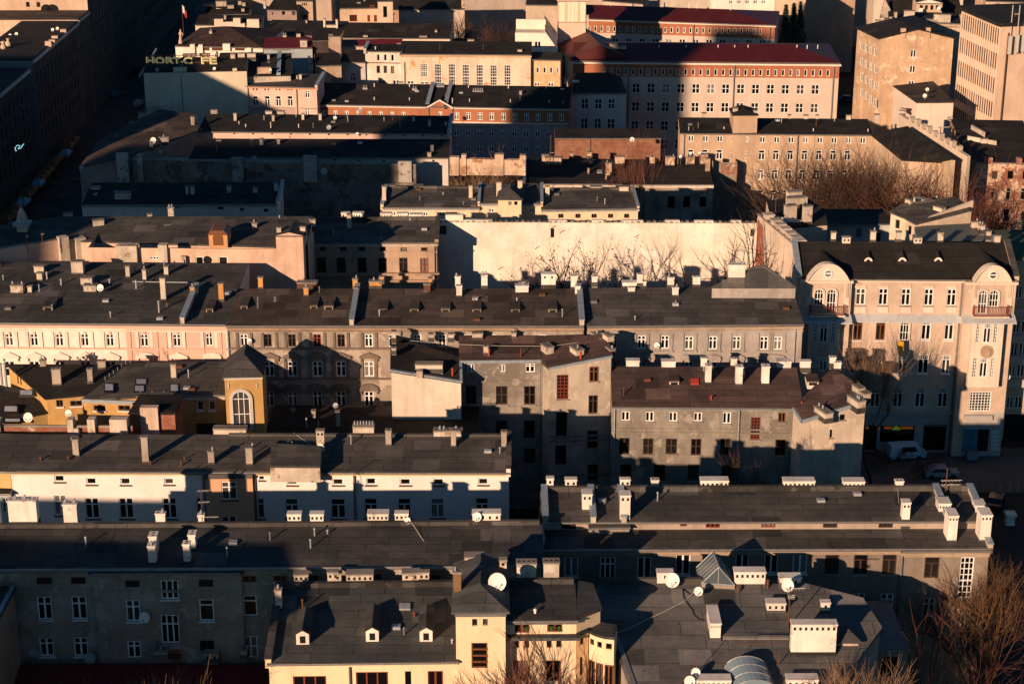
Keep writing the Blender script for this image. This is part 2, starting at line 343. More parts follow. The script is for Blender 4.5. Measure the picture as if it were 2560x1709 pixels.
        s.h.add('frame',f,[WF[fm]],o)
        if casing:
            c=M(); ring(r,r+cw,0,-.16,c)
            for sg in (-1,1): c.box(s.pt(u+(r if sg>0 else -r-cw),zb,-.16),s.u*cw,s.n*.157,V((0,0,zc-zb)))
            s.h.add('casing',c,[casing],o)
        return o
    def build(s):
        m=M(); mats=[s.mat]; n=len(s.P)
        for i in range(n):
            s.setedge(i); ws=s.w.get(i,[]); zs=[z for z in s.zones if z[0]==i]
            us={0,s.L}; hs={s.zb,s.zt}
            for a,b,c,d in ws: us|={a,b}; hs|={c,d}
            for _,a,b,c,d,_m in zs: us|={max(0,min(s.L,a)),max(0,min(s.L,b))}; hs|={max(s.zb,min(s.zt,c)),max(s.zb,min(s.zt,d))}
            us=sorted(us); hs=sorted(hs)
            for q in range(len(hs)-1):
                if hs[q+1]-hs[q]<1e-5: continue
                cz=(hs[q]+hs[q+1])/2; run=None; rm=0
                def flush(e):
                    if run is not None: m.poly([s.pt(run,hs[q]),s.pt(e,hs[q]),s.pt(e,hs[q+1]),s.pt(run,hs[q+1])],rm)
                for j in range(len(us)-1):
                    cu=(us[j]+us[j+1])/2
                    if any(a<cu<b and c<cz<d for a,b,c,d in ws): flush(us[j]); run=None; continue
                    mi=0
                    for _,a,b,c,d,mm in zs:
                        if a<cu<b and c<cz<d:
                            if mm not in mats: mats.append(mm)
                            mi=mats.index(mm)
                    if run is None: run=us[j]; rm=mi
                    elif mi!=rm: flush(us[j]); run=us[j]; rm=mi
                flush(us[-1])
            for a,b,c,d in ws:
                t=.16
                for (p,q) in (((a,c),(a,d)),((a,d),(b,d)),((b,d),(b,c)),((b,c),(a,c))): m.poly([s.pt(*p),s.pt(*q),s.pt(*q,t),s.pt(*p,t)])
            A=s.P[i]; B=s.P[(i+1)%n]
            if abs(A.z-B.z)>.02:
                m.poly([s.pt(0,s.zt),s.pt(s.L,s.zt),B,A] if min(A.z,B.z)<max(A.z,B.z) and 0 else ([s.pt(0,s.zt),s.pt(s.L,s.zt),V(B)] if B.z>A.z else [s.pt(0,s.zt),s.pt(s.L,s.zt),V(A)]))
        s.setedge(0); s.h.add(s.name,m,mats)
    # ---- roofs
    def roof(s,t,rl,rr=None,mat=None,ov=.3,W=None,D=None,hl=0,hr=0,wm=None,os=.05,gut=True,th=.14):
        r=Roof(s,t); s.ro=r
        if W is None:
            d=[r.plane(*rl)[0]]
            if rr: d.append(r.plane(*rr)[0])
            W=sum(d)/len(d)
        W=max(W,1.0); D=max(D or 0,W); r.W=W; r.zr=s.ze+t*W
        s.P[2]=s.P[1]+s.n*D; s.P[3]=s.P[0]+s.n*D; s.D=D
        zb=s.ze if (hl or hr) else s.ze+max(0,t*W-t*(D-W))
        L=s.L; pt=s.pt; m=M()
        e0,e1=pt(-os,s.ze-t*ov+th,-ov),pt(L+os,s.ze-t*ov+th,-ov)
        r0,r1=pt(hl or -os,r.zr+th,W),pt(L-hr if hr else L+os,r.zr+th,W)
        m.poly([e0,e1,r1,r0]); dn=V((0,0,-th))
        m.poly([e0+dn,e1+dn,e1,e0]); m.poly([e0+dn,pt(-os,s.ze-.01,0),pt(L+os,s.ze-.01,0),e1+dn])
        back=D-W>.3
        if back:
            b0,b1=pt(-os,zb+th,D+.05),pt(L+os,zb+th,D+.05); m.poly([r0,r1,b1,b0]); m.poly([b0,b1,b1+V((0,0,s.ze-zb-th-.01)),b0+V((0,0,s.ze-zb-th-.01))],1)
        else: b0,b1=pt(-os,s.ze-.01,W),pt(L+os,s.ze-.01,W); m.poly([r0,r1,b1,b0],1)
        lo=s.ze-.01
        for (h_,e,rg,bk,uu) in ((hl,e0,r0,b0,-os),(hr,e1,r1,b1,L+os)):
            if h_: m.poly([e,rg,bk]+([] if back else []),0)
            else: m.poly([e+dn,e,rg]+([bk] if back else [])+[pt(uu,lo,D if back else W),pt(uu,lo,0)],1)
        r.obj=s.h.add('roof',m,[mat or FELT,wm or s.mat]); s.roofo=r.obj
        if gut:
            g=M(); g.tube([e0+V((0,0,-.1))-s.n*.05,e1+V((0,0,-.1))-s.n*.05],.08,6); s.h.add('gutter',g,[GUT])
        return r
    def roofn(s,rise,mat,hip=0,ov=.2,th=.12,hipb=0,wm=None):      # ridge running away from the front edge
        r=Roof(s,0.0); r.W=s.D; r.zr=s.ze+rise; m=M(); L=s.L; pt=s.pt; z=s.ze
        a,b,c,d=pt(-ov,z+th,-ov),pt(L+ov,z+th,-ov),pt(L+ov,z+th,s.D+ov),pt(-ov,z+th,s.D+ov); p,q=pt(L/2,z+rise+th,hip if hip else -ov),pt(L/2,z+rise+th,s.D-hipb if hipb else s.D+ov)
        m.poly([a,p,q,d]); m.poly([b,c,q,p])
        m.poly([a,b,p],0 if hip else 1); m.poly([d,q,c],0 if hipb else 1)
        k=V((0,0,-th)); 
        for x,y in ((a,b),(b,c),(c,d),(d,a)): m.poly([x+k,y+k,y,x])
        m.poly([a+k,d+k,c+k,b+k]); r.obj=s.h.add('roof',m,[mat,wm or s.mat]); s.roofo=r.obj; s.ro=r; return r
    def toproof(s):
        r=Roof(s,0.0); r.obj=s.roofo; r.tp=s.tp; r.tn=s.tn; r.W=1e9; r.zr=s.ze; s.ro=r; return r
CHM={}
class Roof:
    def __init__(s,b,t): s.b=b; s.t=t; s.tp=None; s.W=0; s.h=b.h; s.obj=None
    def plane(s,x,y,k=None):
        b=s.b; d=ray(b.k if k is None else k,x,y)
        if s.tp is not None: p=EYE+d*((s.tp-EYE).dot(s.tn)/d.dot(s.tn)); return (p-b.O).dot(b.n),p
        q=(b.ze+s.t*(EYE-b.O).dot(b.n)-H)/(d.z-s.t*d.dot(b.n)); p=EYE+d*q; return (p-b.O).dot(b.n),p
    def base(s,x,y,k=None):
        d,p=s.plane(x,y,k); b=s.b
        if d>s.W-.05:
            p=onpl(b.k if k is None else k,x,y,b.O+b.n*(s.W+.02),b.n); p.z=min(p.z,s.zr)
        elif d<.05 and s.tp is None: p=onpl(b.k if k is None else k,x,y,b.O+b.n*.05,b.n)
        return p
    def chim(s,x0,y0,x1,y1,st='p',mat=None,dep=None,k=None,name='chimney'):
        b=s.b; xc=(x0+x1)/2; kk=b.k if k is None else k; p=s.base(xc,y1,k)
        a=onpl(kk,x0,y1,p,b.n); c=onpl(kk,x1,y1,p,b.n); wd=(c-a).length; p=(a+c)/2
        dep=dep or max(.45,min(.8,wd*.6)); zt=onpl(kk,xc,y0,p+b.n*(dep if dep>1 else dep*.35),b.n).z; zb=p.z; h=max(.3,zt-zb)
        m=M(); mt=mat or CC; e=.35
        # stack, cap, flues
        m.box((-wd/2,0,-e),(wd,0,0),(0,dep,0),(0,0,h+e-.12),0); cp=.05
        m.box((-wd/2-cp,-cp,h-.12),(wd+2*cp,0,0),(0,dep+2*cp,0),(0,0,.12),1)
        if not b.h.small: m.box((-wd/2-.045,-.045,-.3),(wd+.09,0,0),(0,dep+.09,0),(0,0,.3+min(.26,h*.25)),4)
        if st[0]=='h':
            n=int(st[1:] or 2); sz=min(.17,wd/n*.5)
            for q in range(n): x=-wd/2+wd*(q+.5)/n; m.box((x-sz/2,-.006,h-.12-.12-sz*1.3),(sz,0,0),(0,.005,0),(0,0,sz*1.35),2)
        elif st=='p':
            n=max(1,round(max(wd,dep)/.32))
            for q in range(n):
                if wd>=dep: x=-wd/2+wd*(q+.5)/n; y=dep/2
                else: x=0; y=dep*(q+.5)/n
                z=.09; m.box((x-z,y-z,h),(2*z,0,0),(0,2*z,0),(0,0,.006),2)
                if rnd.random()<.16 and not b.h.small: m.tube([(x,y,h-.1),(x,y,h+.3)],.08,7,3)
        elif st=='v':
            n=int(max(1,wd/.25))
            for q in range(n): m.tube([(-wd/2+wd*(q+.5)/n,dep/2,h),(-wd/2+wd*(q+.5)/n,dep/2,h+.35)],.07,6,3)
        o=link(name,m.mesh(name,[mt,mt if mt is CW else CAPM,DARK,ZINC,FELT2]),s.obj,p-s.h.org,b.rz); 
        if st!='q': bevel(o,.025)
        s.last=p; return o
    def chims(s,l,mat=None,k=None):
        for q in l:
            q=list(q); kw={}
            if q and isinstance(q[-1],dict): kw=q.pop()
            kw.setdefault('k',k); kw.setdefault('mat',mat); s.chim(*q,**kw)
    def vent(s,x,y0,y1,mat=None,r=.06,k=None,cap=True):
        p=s.base(x,y1,k); z=onpl(s.b.k if k is None else k,x,y0,p,s.b.n).z; m=M(); hh=max(.2,z-p.z)
        m.tube([(0,0,-.1),(0,0,hh)],r,7)
        if cap: m.tube([(0,0,hh-.05),(0,0,hh+.06)],[r*1.7,r*.4],7)
        link('vent_pipe',m.mesh('vent_pipe',[mat or PIPE]),s.obj,p-s.h.org)
    def vents(s,l,**kw):
        for q in l: s.vent(*q,**kw)
    def dormer(s,x0,y0,x1,y1,kind='box',mat=None,rm=None,k=None,dep=None):
        b=s.b; kk=b.k if k is None else k; xc=(x0+x1)/2; p=s.base(xc,y1,k); a=onpl(kk,x0,y1,p,b.n); c=onpl(kk,x1,y1,p,b.n); wd=(c-a).length; h=onpl(kk,xc,y0,p,b.n).z-p.z; p=(a+c)/2
        t=max(s.t,.1); dep=dep or min(h/t,2.6); m=M(); mt=mat or CW; rm=rm or FELT
        if kind=='box':      # small flat dormer with dark light
            m.box((-wd/2,0,-.3),(wd,0,0),(0,dep,0),(0,0,.3+h*.72),0); m.box((-wd/2*1.15,-.12,h*.72),(wd*1.15,0,0),(0,dep,0),(0,0,h*.22),1)
            m.box((-wd*.38,-.01,h*.1),(wd*.76,0,0),(0,.008,0),(0,0,h*.5),2)
        elif kind=='gable':
            m.box((-wd/2,0,-.3),(wd,0,0),(0,dep,0),(0,0,.3+h*.76),0)
            for sg in (-1,1): m.prism([(sg*wd*.62,-.12,h*.74),(0,-.12,h),(0,dep*1.25,h),(sg*wd*.62,dep*1.25,h*.74)],(0,0,.06),1)
            m.prism([(-wd*.5,0,h*.76),(wd*.5,0,h*.76),(0,0,h*.98)],(0,.1,0),0)
            m.box((-wd*.22,-.02,h*.2),(wd*.44,0,0),(0,.015,0),(0,0,h*.42),2)
        elif kind=='eye':
            for i in range(8):
                a0=math.pi*i/8; a1=math.pi*(i+1)/8; R1=wd/2; x=lambda a:R1*math.cos(a); z=lambda a:h*.52*math.sin(a)
                m.poly([(x(a0),0,z(a0)),(x(a1),0,z(a1)),(x(a1)*.6,0,z(a1)*.6),(x(a0)*.6,0,z(a0)*.6)],0); m.poly([(0,.05,0),(x(a0)*.62,.05,z(a0)*.62),(x(a1)*.62,.05,z(a1)*.62)],2)
                m.poly([(x(a0)*1.12,-.08,z(a0)*1.15),(x(a1)*1.12,-.08,z(a1)*1.15),(0,wd*1.1,h)],1)
        o=link('dormer',m.mesh('dormer',[mt,rm,DARK]),s.obj,p-s.h.org,b.rz); return o
    def clutter(s,n,seed=1,mats=None):
        g=random.Random(seed); b=s.b
        for i in range(n):
            u=g.uniform(.6,b.L-.6); d=g.uniform(.5,max(.6,s.W-.6)); p=b.pt(u,b.ze+s.t*d+.12,d); m=M(); q=g.random(); hh=g.uniform(.3,.8)
            if q<.7: m.tube([(0,0,-.1),(0,0,hh)],.055,6); m.tube([(0,0,hh-.04),(0,0,hh+.07)],[.1,.03],6); nm='vent_pipe'
            else: m.box((-.3,-.25,-.05),(.6,0,0),(0,.5,0),(0,0,.25)); nm='roof_hatch'
            link(nm,m.mesh(nm,[g.choice([PIPE,ZINC,RUST,GUT])]),s.obj,p-s.h.org)
    def hatch(s,x0,y0,x1,y1,mat=None,k=None,name='roof_hatch',h=.14,frame=None):
        b=s.b; kk=b.k if k is None else k; P=[s.plane(x,y,k)[1] for x,y in ((x0,y1),(x1,y1),(x1,y0),(x0,y0))]; m=M(); o=s.h.org
        up=V((0,0,1)); th=.14
        m.prism([q+up*(th-.05) for q in P],up*(h+.05),0)
        if frame:
            c=sum(P,V())/4; m.poly([c+(q-c)*.8+up*(th+h+.006) for q in P],1)
        oo=s.h.add(name,m,[frame or mat or GUT]+([mat or GUT] if frame else []),s.obj); return oo
    def para(s,x,y=None,side=None,h=.45,wd=.35,mat=None,cop=None,u=None,d0=-.3,d1=None,k=None):
        b=s.b; d1=s.W+.1 if d1 is None else d1
        if side=='L': u=-wd*.5
        elif side=='R': u=b.L-wd*.5
        elif u is None: u=(s.plane(x,y,k)[1]-b.O).dot(b.u)-wd/2
        z=lambda d:b.ze+s.t*d
        m=M()
        def sl(o,hh,z0,mm,u0,ww):
            q=[b.pt(u0,z(d0)+z0,d0),b.pt(u0+ww,z(d0)+z0,d0),b.pt(u0+ww,z(d1)+z0,d1),b.pt(u0,z(d1)+z0,d1)]; mm.prism(q,V((0,0,hh)))
        sl(0,h+.4,-.25,m,u,wd); o=s.h.add('parapet',m,[mat or b.mat])
        c=M(); sl(0,.06,h+.152,c,u-.06,wd+.12); s.h.add('coping',c,[cop or BLUEM],o); return o
    def curb(s,h=.4,wd=.35,mat=None,u0=0,u1=None,hl=0):
        b=s.b; u1=b.L if u1 is None else u1; m=M(); m.box(b.pt(u0,s.zr-.2,s.W-wd+.05),b.u*(u1-u0),b.n*wd,V((0,0,h+.34))); return s.h.add('parapet',m,[mat or FELT2])
# ---------------------------------------------------------------- dishes, antennas, cables
def dish(label,k,x,y,r,host,bx=None,by=None,mat=None,name='satellite_dish',face=None):
    if isinstance(host,Roof):
        p=host.base(bx if bx is not None else x,by if by is not None else y+r*1.25,k); n=host.b.n; c=onpl(k,x,y,p-n*.25,n); low=p
    elif isinstance(host,Blk):
        n=host.n; c=onpl(k,x,y,host.O-n*.42,n); low=c+n*.42-V((0,0,.12))
    else: n=V((0,1,0)); c=aty(k,x,y,host); low=c+V((0,.4,-.5))
    rr=(onpl(k,x+r,y,c,n)-c).length; f=(face or V((-.12,-1,.38))).normalized(); q=f.to_track_quat('Z','Y').to_matrix()
    root=link(name,None,None,low); tag(root,label,'dish','satellite dishes on the roofs and walls')
    m=M(); N=20; rings=[0,.35,.7,1.0]; dz=lambda t:(t*t-1)*.16*rr
    pts=[[c+q@V((rr*t*math.cos(2*math.pi*i/N),rr*t*1.04*math.sin(2*math.pi*i/N),dz(t))) for i in range(N)] for t in rings[1:]]; c0=c+q@V((0,0,dz(0)))
    for i in range(N): m.poly([c0,pts[0][i],pts[0][(i+1)%N]])
    for a in range(2):
        for i in range(N): m.poly([pts[a][i],pts[a+1][i],pts[a+1][(i+1)%N],pts[a][(i+1)%N]])
    link('reflector',m.mesh('reflector',[mat or DISH],low),root)
    a=M(); tip=c+q@V((0,-rr*.35,rr*.95)); a.tube([c+q@V((0,-rr*.95,0)),tip],.025,5); a.tube([tip+f*.07,tip-f*.1],.05,6); link('feed_arm',a.mesh('feed_arm',[DISHG],low),root)
    s=M(); s.tube([low,V((low.x,low.y,c.z)) if isinstance(host,Roof) else c+n*.1,c-f*.1],.035,5); link('bracket',s.mesh('bracket',[GUT],low),root); return root
def antenna(label,k,x,y0,y1,host,arms=((.1,.8),(.3,.6)),r=.03,mat=None):
    if isinstance(host,Roof): p=host.base(x,y1,k); n=host.b.n
    else: p=aty(k,x,y1,host); n=V((0,1,0))
    z=onpl(k,x,y0,p,n).z; root=link('antenna',None,None,p); tag(root,label,'antenna','antennas on the roofs')
    h=z-p.z; m=M(); m.tube([(0,0,-.1),(0,0,h)],r,6); link('mast',m.mesh('mast',[mat or RUST]),root)
    for t,l in arms:
        a=M(); z=h*(1-t); a.tube([(-l*.25,0,z),(l*.75,.05,z+.02)],r*.7,5)
        for i in range(6): x_=-l*.2+l*.95*i/6; a.tube([(x_,-.22,z),(x_,.22,z)],r*.4,4)
        link('arm',a.mesh('arm',[WIRE]),root)
    return root
def cable(label,pts,r=.02,sag=.3,mat=None):
    m=M(); o=pts[0]
    for a,b in zip(pts,pts[1:]): m.tube([a.lerp(b,i/8)-V((0,0,sag*4*(i/8)*(1-i/8))) for i in range(9)],r,4)
    return tag(link('cable',m.mesh('cable',[mat or WIRE],o),None,o),label,'cable')
# ================================================================ ground
def plane_obj(name,x0,y0,x1,y1,z,mat,kind='structure'):
    m=M(); m.poly([(x0,y0,z),(x1,y0,z),(x1,y1,z),(x0,y1,z)]); o=link(name,m.mesh(name,[mat])); o['kind']=kind; return o
ASPH=felt((.026,.026,.027),3.0); PAVE=plaster((.12,.11,.10),.8); YARD=plaster((.045,.04,.036),.9)
plane_obj('ground',-1500,-300,1500,1900,0,YARD)
# ================================================================ row 1: foreground
h=House(7,'tenement_house','grey-brown plaster tenement with a long black felt roof, behind the dark red roof')
G1=plaster((.33,.275,.22),.9,(.37,.325,.275),.4)
b=h.fac((-220,784),(3697,757),15,12,G1); r=b.roof(.14,(200,500),(3500,488),FELT,ov=.35,os=.2); b.cornice(h=.4,pr=.32)
r.curb(.28); b.band(905,922,.08,G1)
s=b; 
s.wins([(250,842,355,890,'g','d'),(484,840,585,888,'g','d')]); s.wins([(257,975,355,1130),(490,972,592,1128),(272,1255,367,1378),(506,1253,600,1378)],sill='w')
s.wins([(1658,832,1752,876,'d','b'),(1868,830,1962,870,'d','b'),(2090,828,2175,868,'d','b'),(2542,822,2602,860,'d','b'),(2942,830,3002,862,'d','b')]); s.wins([(1660,965,1755,1105,'h','w'),(1872,965,1965,1105,'h','w')],sill='p'); s.win(1665,1243,1760,1390,'X')
s.pipe(1640,790,1390)
g2=h.fac((632,812),(1645,808),14.75,1.1,G1); g2.cornice(h=.4,pr=.3)
m=M(); m.prism([g2.pt(-.25,g2.ze+.02,-.35),g2.pt(g2.L+.25,g2.ze+.02,-.35),g2.pt(g2.L+.25,g2.ze+.3,1.2),g2.pt(-.25,g2.ze+.3,1.2)],(0,0,.12)); h.add('bay_roof',m,[FELT])
g2.band(925,942,.08,G1)
g2.wins([(855,862,955,910,'g','d'),(1357,857,1457,908,'g','d')]); g2.wins([(1098,862,1220,990,'t','w'),(862,998,958,1142,'x','w'),(1362,992,1460,1138,'h','w')],sill='w'); g2.wins([(872,1278,962,1390,'x','w')]); g2.win(1365,1272,1462,1345,'d','d'); g2.win(1102,1098,1226,1335,'D','w',name='balcony_door')
m=M()
ua,z1=g2.uz(1075,1270); ub,z0=g2.uz(1240,1365)
for i in range(14): u=ua+(ub-ua)*i/13; m.tube([g2.pt(u,z0,-.5),g2.pt(u,z1,-.5)],.025,4)
m.tube([g2.pt(ua,z1,0),g2.pt(ua,z1,-.5),g2.pt(ub,z1,-.5),g2.pt(ub,z1,0)],.035,5); m.box(g2.pt(ua,z0-.12,-.55),g2.u*(ub-ua),g2.n*.545,V((0,0,.12)))
h.add('balcony',m,[RUST])
r.chims([(65,310,258,485,'p',{'dep':.75}),(440,335,533,500),(1065,400,1130,482),(1355,410,1395,478),(1965,402,2057,495,'h3'),(2120,402,2210,495,'h3'),(2512,398,2652,490,'h5'),(2698,398,2788,490,'h3'),(3227,395,3417,490,'h4')],CW)
r.chims([(1024,550,1076,700,'p',{'dep':.8}),(1016,618,1066,762,'p',{'dep':.7}),(1290,540,1338,668,'p',{'dep':.8}),(1256,606,1300,755,'p',{'dep':.6})],CW)
r.clutter(7,11); ROOF1=r; FAC1=b; BAY1=g2
h.done()
dish('pale dish on the grey-brown wall beside the cross window, above the other two',7,985,1117,38,g2); dish('grey dish low on the grey-brown wall, nearest the left picture edge',7,238,1353,33,b,mat=DISHG); dish('large grey dish at the edge of the dark red roof by the grey-brown wall',7,612,1392,40,b,mat=DISHG)
dish('white dish on a ridge chimney where a pale wire starts down the roof',8,460,455,22,r,460,490); dish('white dish at the end of the wide ridge chimney with a steel flue',8,935,430,31,r,935,490)
antenna('thin antenna rising from a small white ridge chimney in front of the salmon bay',7,1380,240,430,r,((.05,.9),(.35,.8),(.75,1.6)))
cable('pale cable sagging down the black roof from the dish on the ridge',[ROOF1.plane(470,480,8)[1]+V((0,0,.5)),ROOF1.plane(600,640,8)[1]+V((0,0,.06)),ROOF1.plane(680,745,8)[1]+V((0,0,.1))],.018,.02)
# low red annex
h=House(7,'annex','low annex with a dark red sheet roof under the grey-brown tenement')
b=h.fac((-120,1800),(1880,1800),6.6,5,plaster((.3,.25,.2),.8)); r=b.roof(.22,None,None,RED,W=5.0,D=5.4,ov=.3)
r.vents([(1225,1462,1500),(940,1468,1520)],mat=RUST); r.chims([(1050,1335,1142,1380),(1392,1350,1492,1408,'h2'),(1645,1332,1688,1382)],CD)
h.done(); ANX=r
# end house at the far left
h=House(7,'end_house','narrow beige house end cut by the left picture edge beside the red roof')
P=[at(7,-60,1215,13.7),at(7,95,925,13.7)]; u=(P[1]-P[0]).normalized(); n=V((-u.y,u.x,0)); b=h.blk([P[0],P[1],P[1]+n*9,P[0]+n*9],plaster((.42,.31,.22),.6),top=FELT,ov=.15)
m=M(); m.box(b.pt(-.1,b.ze+.15,-.08),b.u*(b.L+.2),b.n*.3,V((0,0,.12))); h.add('coping',m,[BLUEM]); 
h.done()
# cream villa with tower
h=House(8,'villa','cream modernist villa with a square tower, dormers and brown-framed windows')
CR=plaster((.78,.60,.40),.3); 
b=h.fac((-487,1420),(800,1405),13.4,9,CR); r=b.roof(.12,(-400,912),(700,905),FELTG,ov=.35,os=.1); r.curb(.35); r.para(0,0,side='L',h=.25,wd=.4,cop=FELT2)
b.bandz(b.ze-.28,b.ze-.05,.22,CR,'cornice')
b.wins([(-319,1515,-92,1640),(110,1487,330,1640)],'t','r'); b.win(445,1482,487,1640,'o'); b.win(600,1480,705,1640,'d','r'); b.pipe(65,1450,1640,GUT)
r.chims([(-312,812,-215,905,'h3'),(-84,798,-10,890,'h2'),(-40,808,10,890,'h1'),(45,808,227,905,'h5'),(427,800,545,900,'h2'),(540,800,608,870,'h2')],CC)
for x in (-297,178,545): r.dormer(x,1180 if x>0 else 1200,x+87,1292 if x>0 else 1313,'gable',CW,FELT)
r.hatch(405,1040,480,1080,ZINC); r.vent(508,1078,1122,RUST,.1); r.vent(765,1265,1305,PIPE)
r.chim(-440,920,-395,1075,'p',CC)
r.clutter(4,14); RV=r
t=h.fac((790,1080),(1130,1078),17,6.6,CR); rt=t.roofn(.75,FELTG,hip=2.2,ov=.28); t.bandz(t.ze-.25,t.ze-.02,.2,GUT,'eaves_board')
t.wins([(902,1125,940,1175,'s','g'),(975,1125,1012,1172,'s','g')]); t.win(898,1288,1008,1460,'l','b')
rt.W=6.6; rt.chims([(852,690,985,765,'h4'),(1090,715,1138,800,'h1')],CC); rt.chim(775,800,828,965,'p',MOSS); rt.chim(1060,785,1095,815,'p',CD)
q=h.fac((1128,1133),(1615,1130),15.8,5,CR); q.D=5
rq=q.roof(.05,(1200,890),(1550,885),FELT,ov=.3,os=.1); rq.curb(.35); RQ=rq
q.wins([(1192,1160,1295,1220),(1415,1157,1518,1215)],'d','r'); q.wins([(1188,1276,1225,1325),(1256,1276,1293,1325),(1410,1274,1446,1322),(1478,1274,1513,1320)],'s','b'); q.wins([(1183,1408,1282,1548),(1405,1408,1508,1548)],'d','b')
q.band(1228,1248,.55,FELTG,'ledge'); q.bandz(q.ze-.22,q.ze-.02,.25,GUT,'eaves_board')
pl=M(); gp=flat('pot_plant_green',(.06,.14,.03))
for x0,x1 in ((1255,1290),(1435,1460),(1485,1515)):
    for i in range(26):
        u,z=q.uz(rnd.uniform(x0,x1),rnd.uniform(1178,1212)); a=q.pt(u,z,-.06); pl.poly([a,a+V((.06,-.03,.05)),a+V((.0,-.05,.1)),a+V((-.05,-.02,.06))])
h.add('window_plants',pl,[gp])
rq.chims([(1207,735,1340,878,'p',{'dep':.7}),(1390,730,1495,882,'p',{'dep':.7})],plaster((.6,.55,.48),1.0,(.35,.3,.26),.6)); rq.vent(1333,1060,1098,CW,.09)
a=at(8,1615,1130,15.8); c=at(8,1778,1060,15.8); e=at(8,1722,905,15.9); q2=h.blk([a,c,e,a+V((0,5,.1))],CR,top=FELT,ov=.15)
ORM=plaster((.74,.46,.24),.3)
x=h.pblk([(1612,1248,14.6),(1697,1222,14.6),(1700,1120,14.8),(1612,1150,14.8)],ORM,top=FELT); x.wins([(1640,1255,1668,1300,'s','b'),(1638,1385,1660,1510,'s','b')])
xs=[(1697,1224),(1745,1246),(1800,1262),(1872,1270)]
for i in range(3):
    A,B=xs[i],xs[i+1]; y=h.pblk([(*A,14.5),(*B,14.5),(B[0]+20,B[1]-90,14.6),(A[0]+20,A[1]-90,14.6)],CR,top=FELT)
    mx=(A[0]+B[0])/2; w_=(B[0]-A[0])*.36; dy=22+ (A[1]+B[1])/2
    y.win(mx-w_*.8,dy+5,mx+w_*.8,dy+45,'s','b'); y.win(mx-w_*1.15,dy+150,mx+w_*1.15,dy+320,'d','b')
h.done()
dish('largest white dish, on the cream tower roof beside its chimney',8,1073,875,62,rt,1073,940)
# big low roof with skylights at the bottom right
h=House(9,'roofed_hall','broad low grey felt roof with glass skylights, white vented chimneys and radiating seams')
HX=2321.8
Ye=104.; ze=11.3; t_=.2; O_=V((0,Ye,ze)); nn=V((0,-t_,1)).normalized()
def onh(k,x,y): return onpl(k,x,y,O_,nn)
pts=[onh(8,2010,1660),onh(9,1180,1660),onh(9,1195,1430),onh(9,1365,1200),onh(9,1235,1000),onh(9,830,900),onh(9,560,912),onh(8,1775,908),onh(8,1700,1185),onh(8,1870,1268)]
FH=felt((.072,.072,.073),1.6); b=h.blk(pts,plaster((.4,.34,.28),.7),top=FH,ov=.12,thick=.2); r=b.toproof(); r.h=h
c=M(); c.box(onh(8,1775,905)+V((0,-.1,.1)),onh(9,560,908)-onh(8,1775,908),V((0,.35,0)),V((0,0,.55))); h.add('parapet',c,[FELT2])
for (A,B) in (((1700,1185),(1870,1268)),((1870,1268),(2010,1660))):
    p,q=onh(8,*A),onh(8,*B); d=(q-p).normalized(); e=V((d.y,-d.x,0)); m=M(); m.box(p-V((0,0,.1)),q-p,e*-.35,V((0,0,.4))); h.add('eaves_kerb',m,[GUT])
# raised flat part
rb=h.pblk([(265,1262,13.1),(745,1262,13.1),(745,1120,13.35),(395,1120,13.35)],plaster((.36,.3,.25),.8),zb=11,top=FH); rr=rb.toproof()
r.chims([(205,1030,275,1278,'h5',{'dep':2.6}),(755,1150,1060,1375,'h8',{'dep':.7}),(370,792,580,910,'h6'),(680,832,825,890,'h2'),(592,1005,718,1085,'h3'),(963,1005,1022,1085,'h1'),(110,1528,345,1610,'h7'),(730,1525,940,1610,'h5'),(-157,800,-50,905,'h1')],CW)
r.vents([(598,860,915),(400,908,945)],mat=RUST,r=.09)
pv=h.pblk([(1058,1285,13.2),(1218,1285,13.2),(1185,1225,13.2),(1075,1225,13.2)],plaster((.5,.4,.33),.6),zb=10,top=None); pv.roofn(.7,FELT,hip=.8,hipb=.5)
# ridge skylight: glass prism running away from the eye
SKG,t,bb=newmat('skylight_glass',.12,.6); bb.inputs['Base Color'].default_value=(.07,.09,.10,1)
def onw(k,x,y,z): return at(k,x,y,z)
A=onh(9,148,925)+V((0,0,.5)); B=onh(9,372,940)+V((0,0,.5)); ax=V((-.2,2.3,.05)); ap=(A+B)/2+V((0,0,1.35))
m=M(); m.box(A+V((0,0,-.7)),B-A,ax,V((0,0,.7))); cb=h.add('skylight_curb',m,[plaster((.4,.34,.28),.8)],r.obj)
m=M(); m.poly([A,B,ap]); m.poly([A,ap,ap+ax,A+ax]); m.poly([B,B+ax,ap+ax,ap]); m.poly([A+ax,ap+ax,B+ax]); sk=h.add('glazed_skylight',m,[SKG],r.obj)
m=M()
for p,q in ((A,B),(A,ap),(B,ap),(ap,ap+ax),(A,A+ax),(B,B+ax),(A+ax,ap+ax),(B+ax,ap+ax)): m.tube([p,q],.05,5)
for i in range(1,5):
    f=i/5; m.tube([A+ax*f,ap+ax*f],.022,4); m.tube([B+ax*f,ap+ax*f],.022,4)
m.tube([(A+B)/2,ap],.05,4); h.add('skylight_bars',m,[metal((.30,.32,.33),.5)],r.obj)
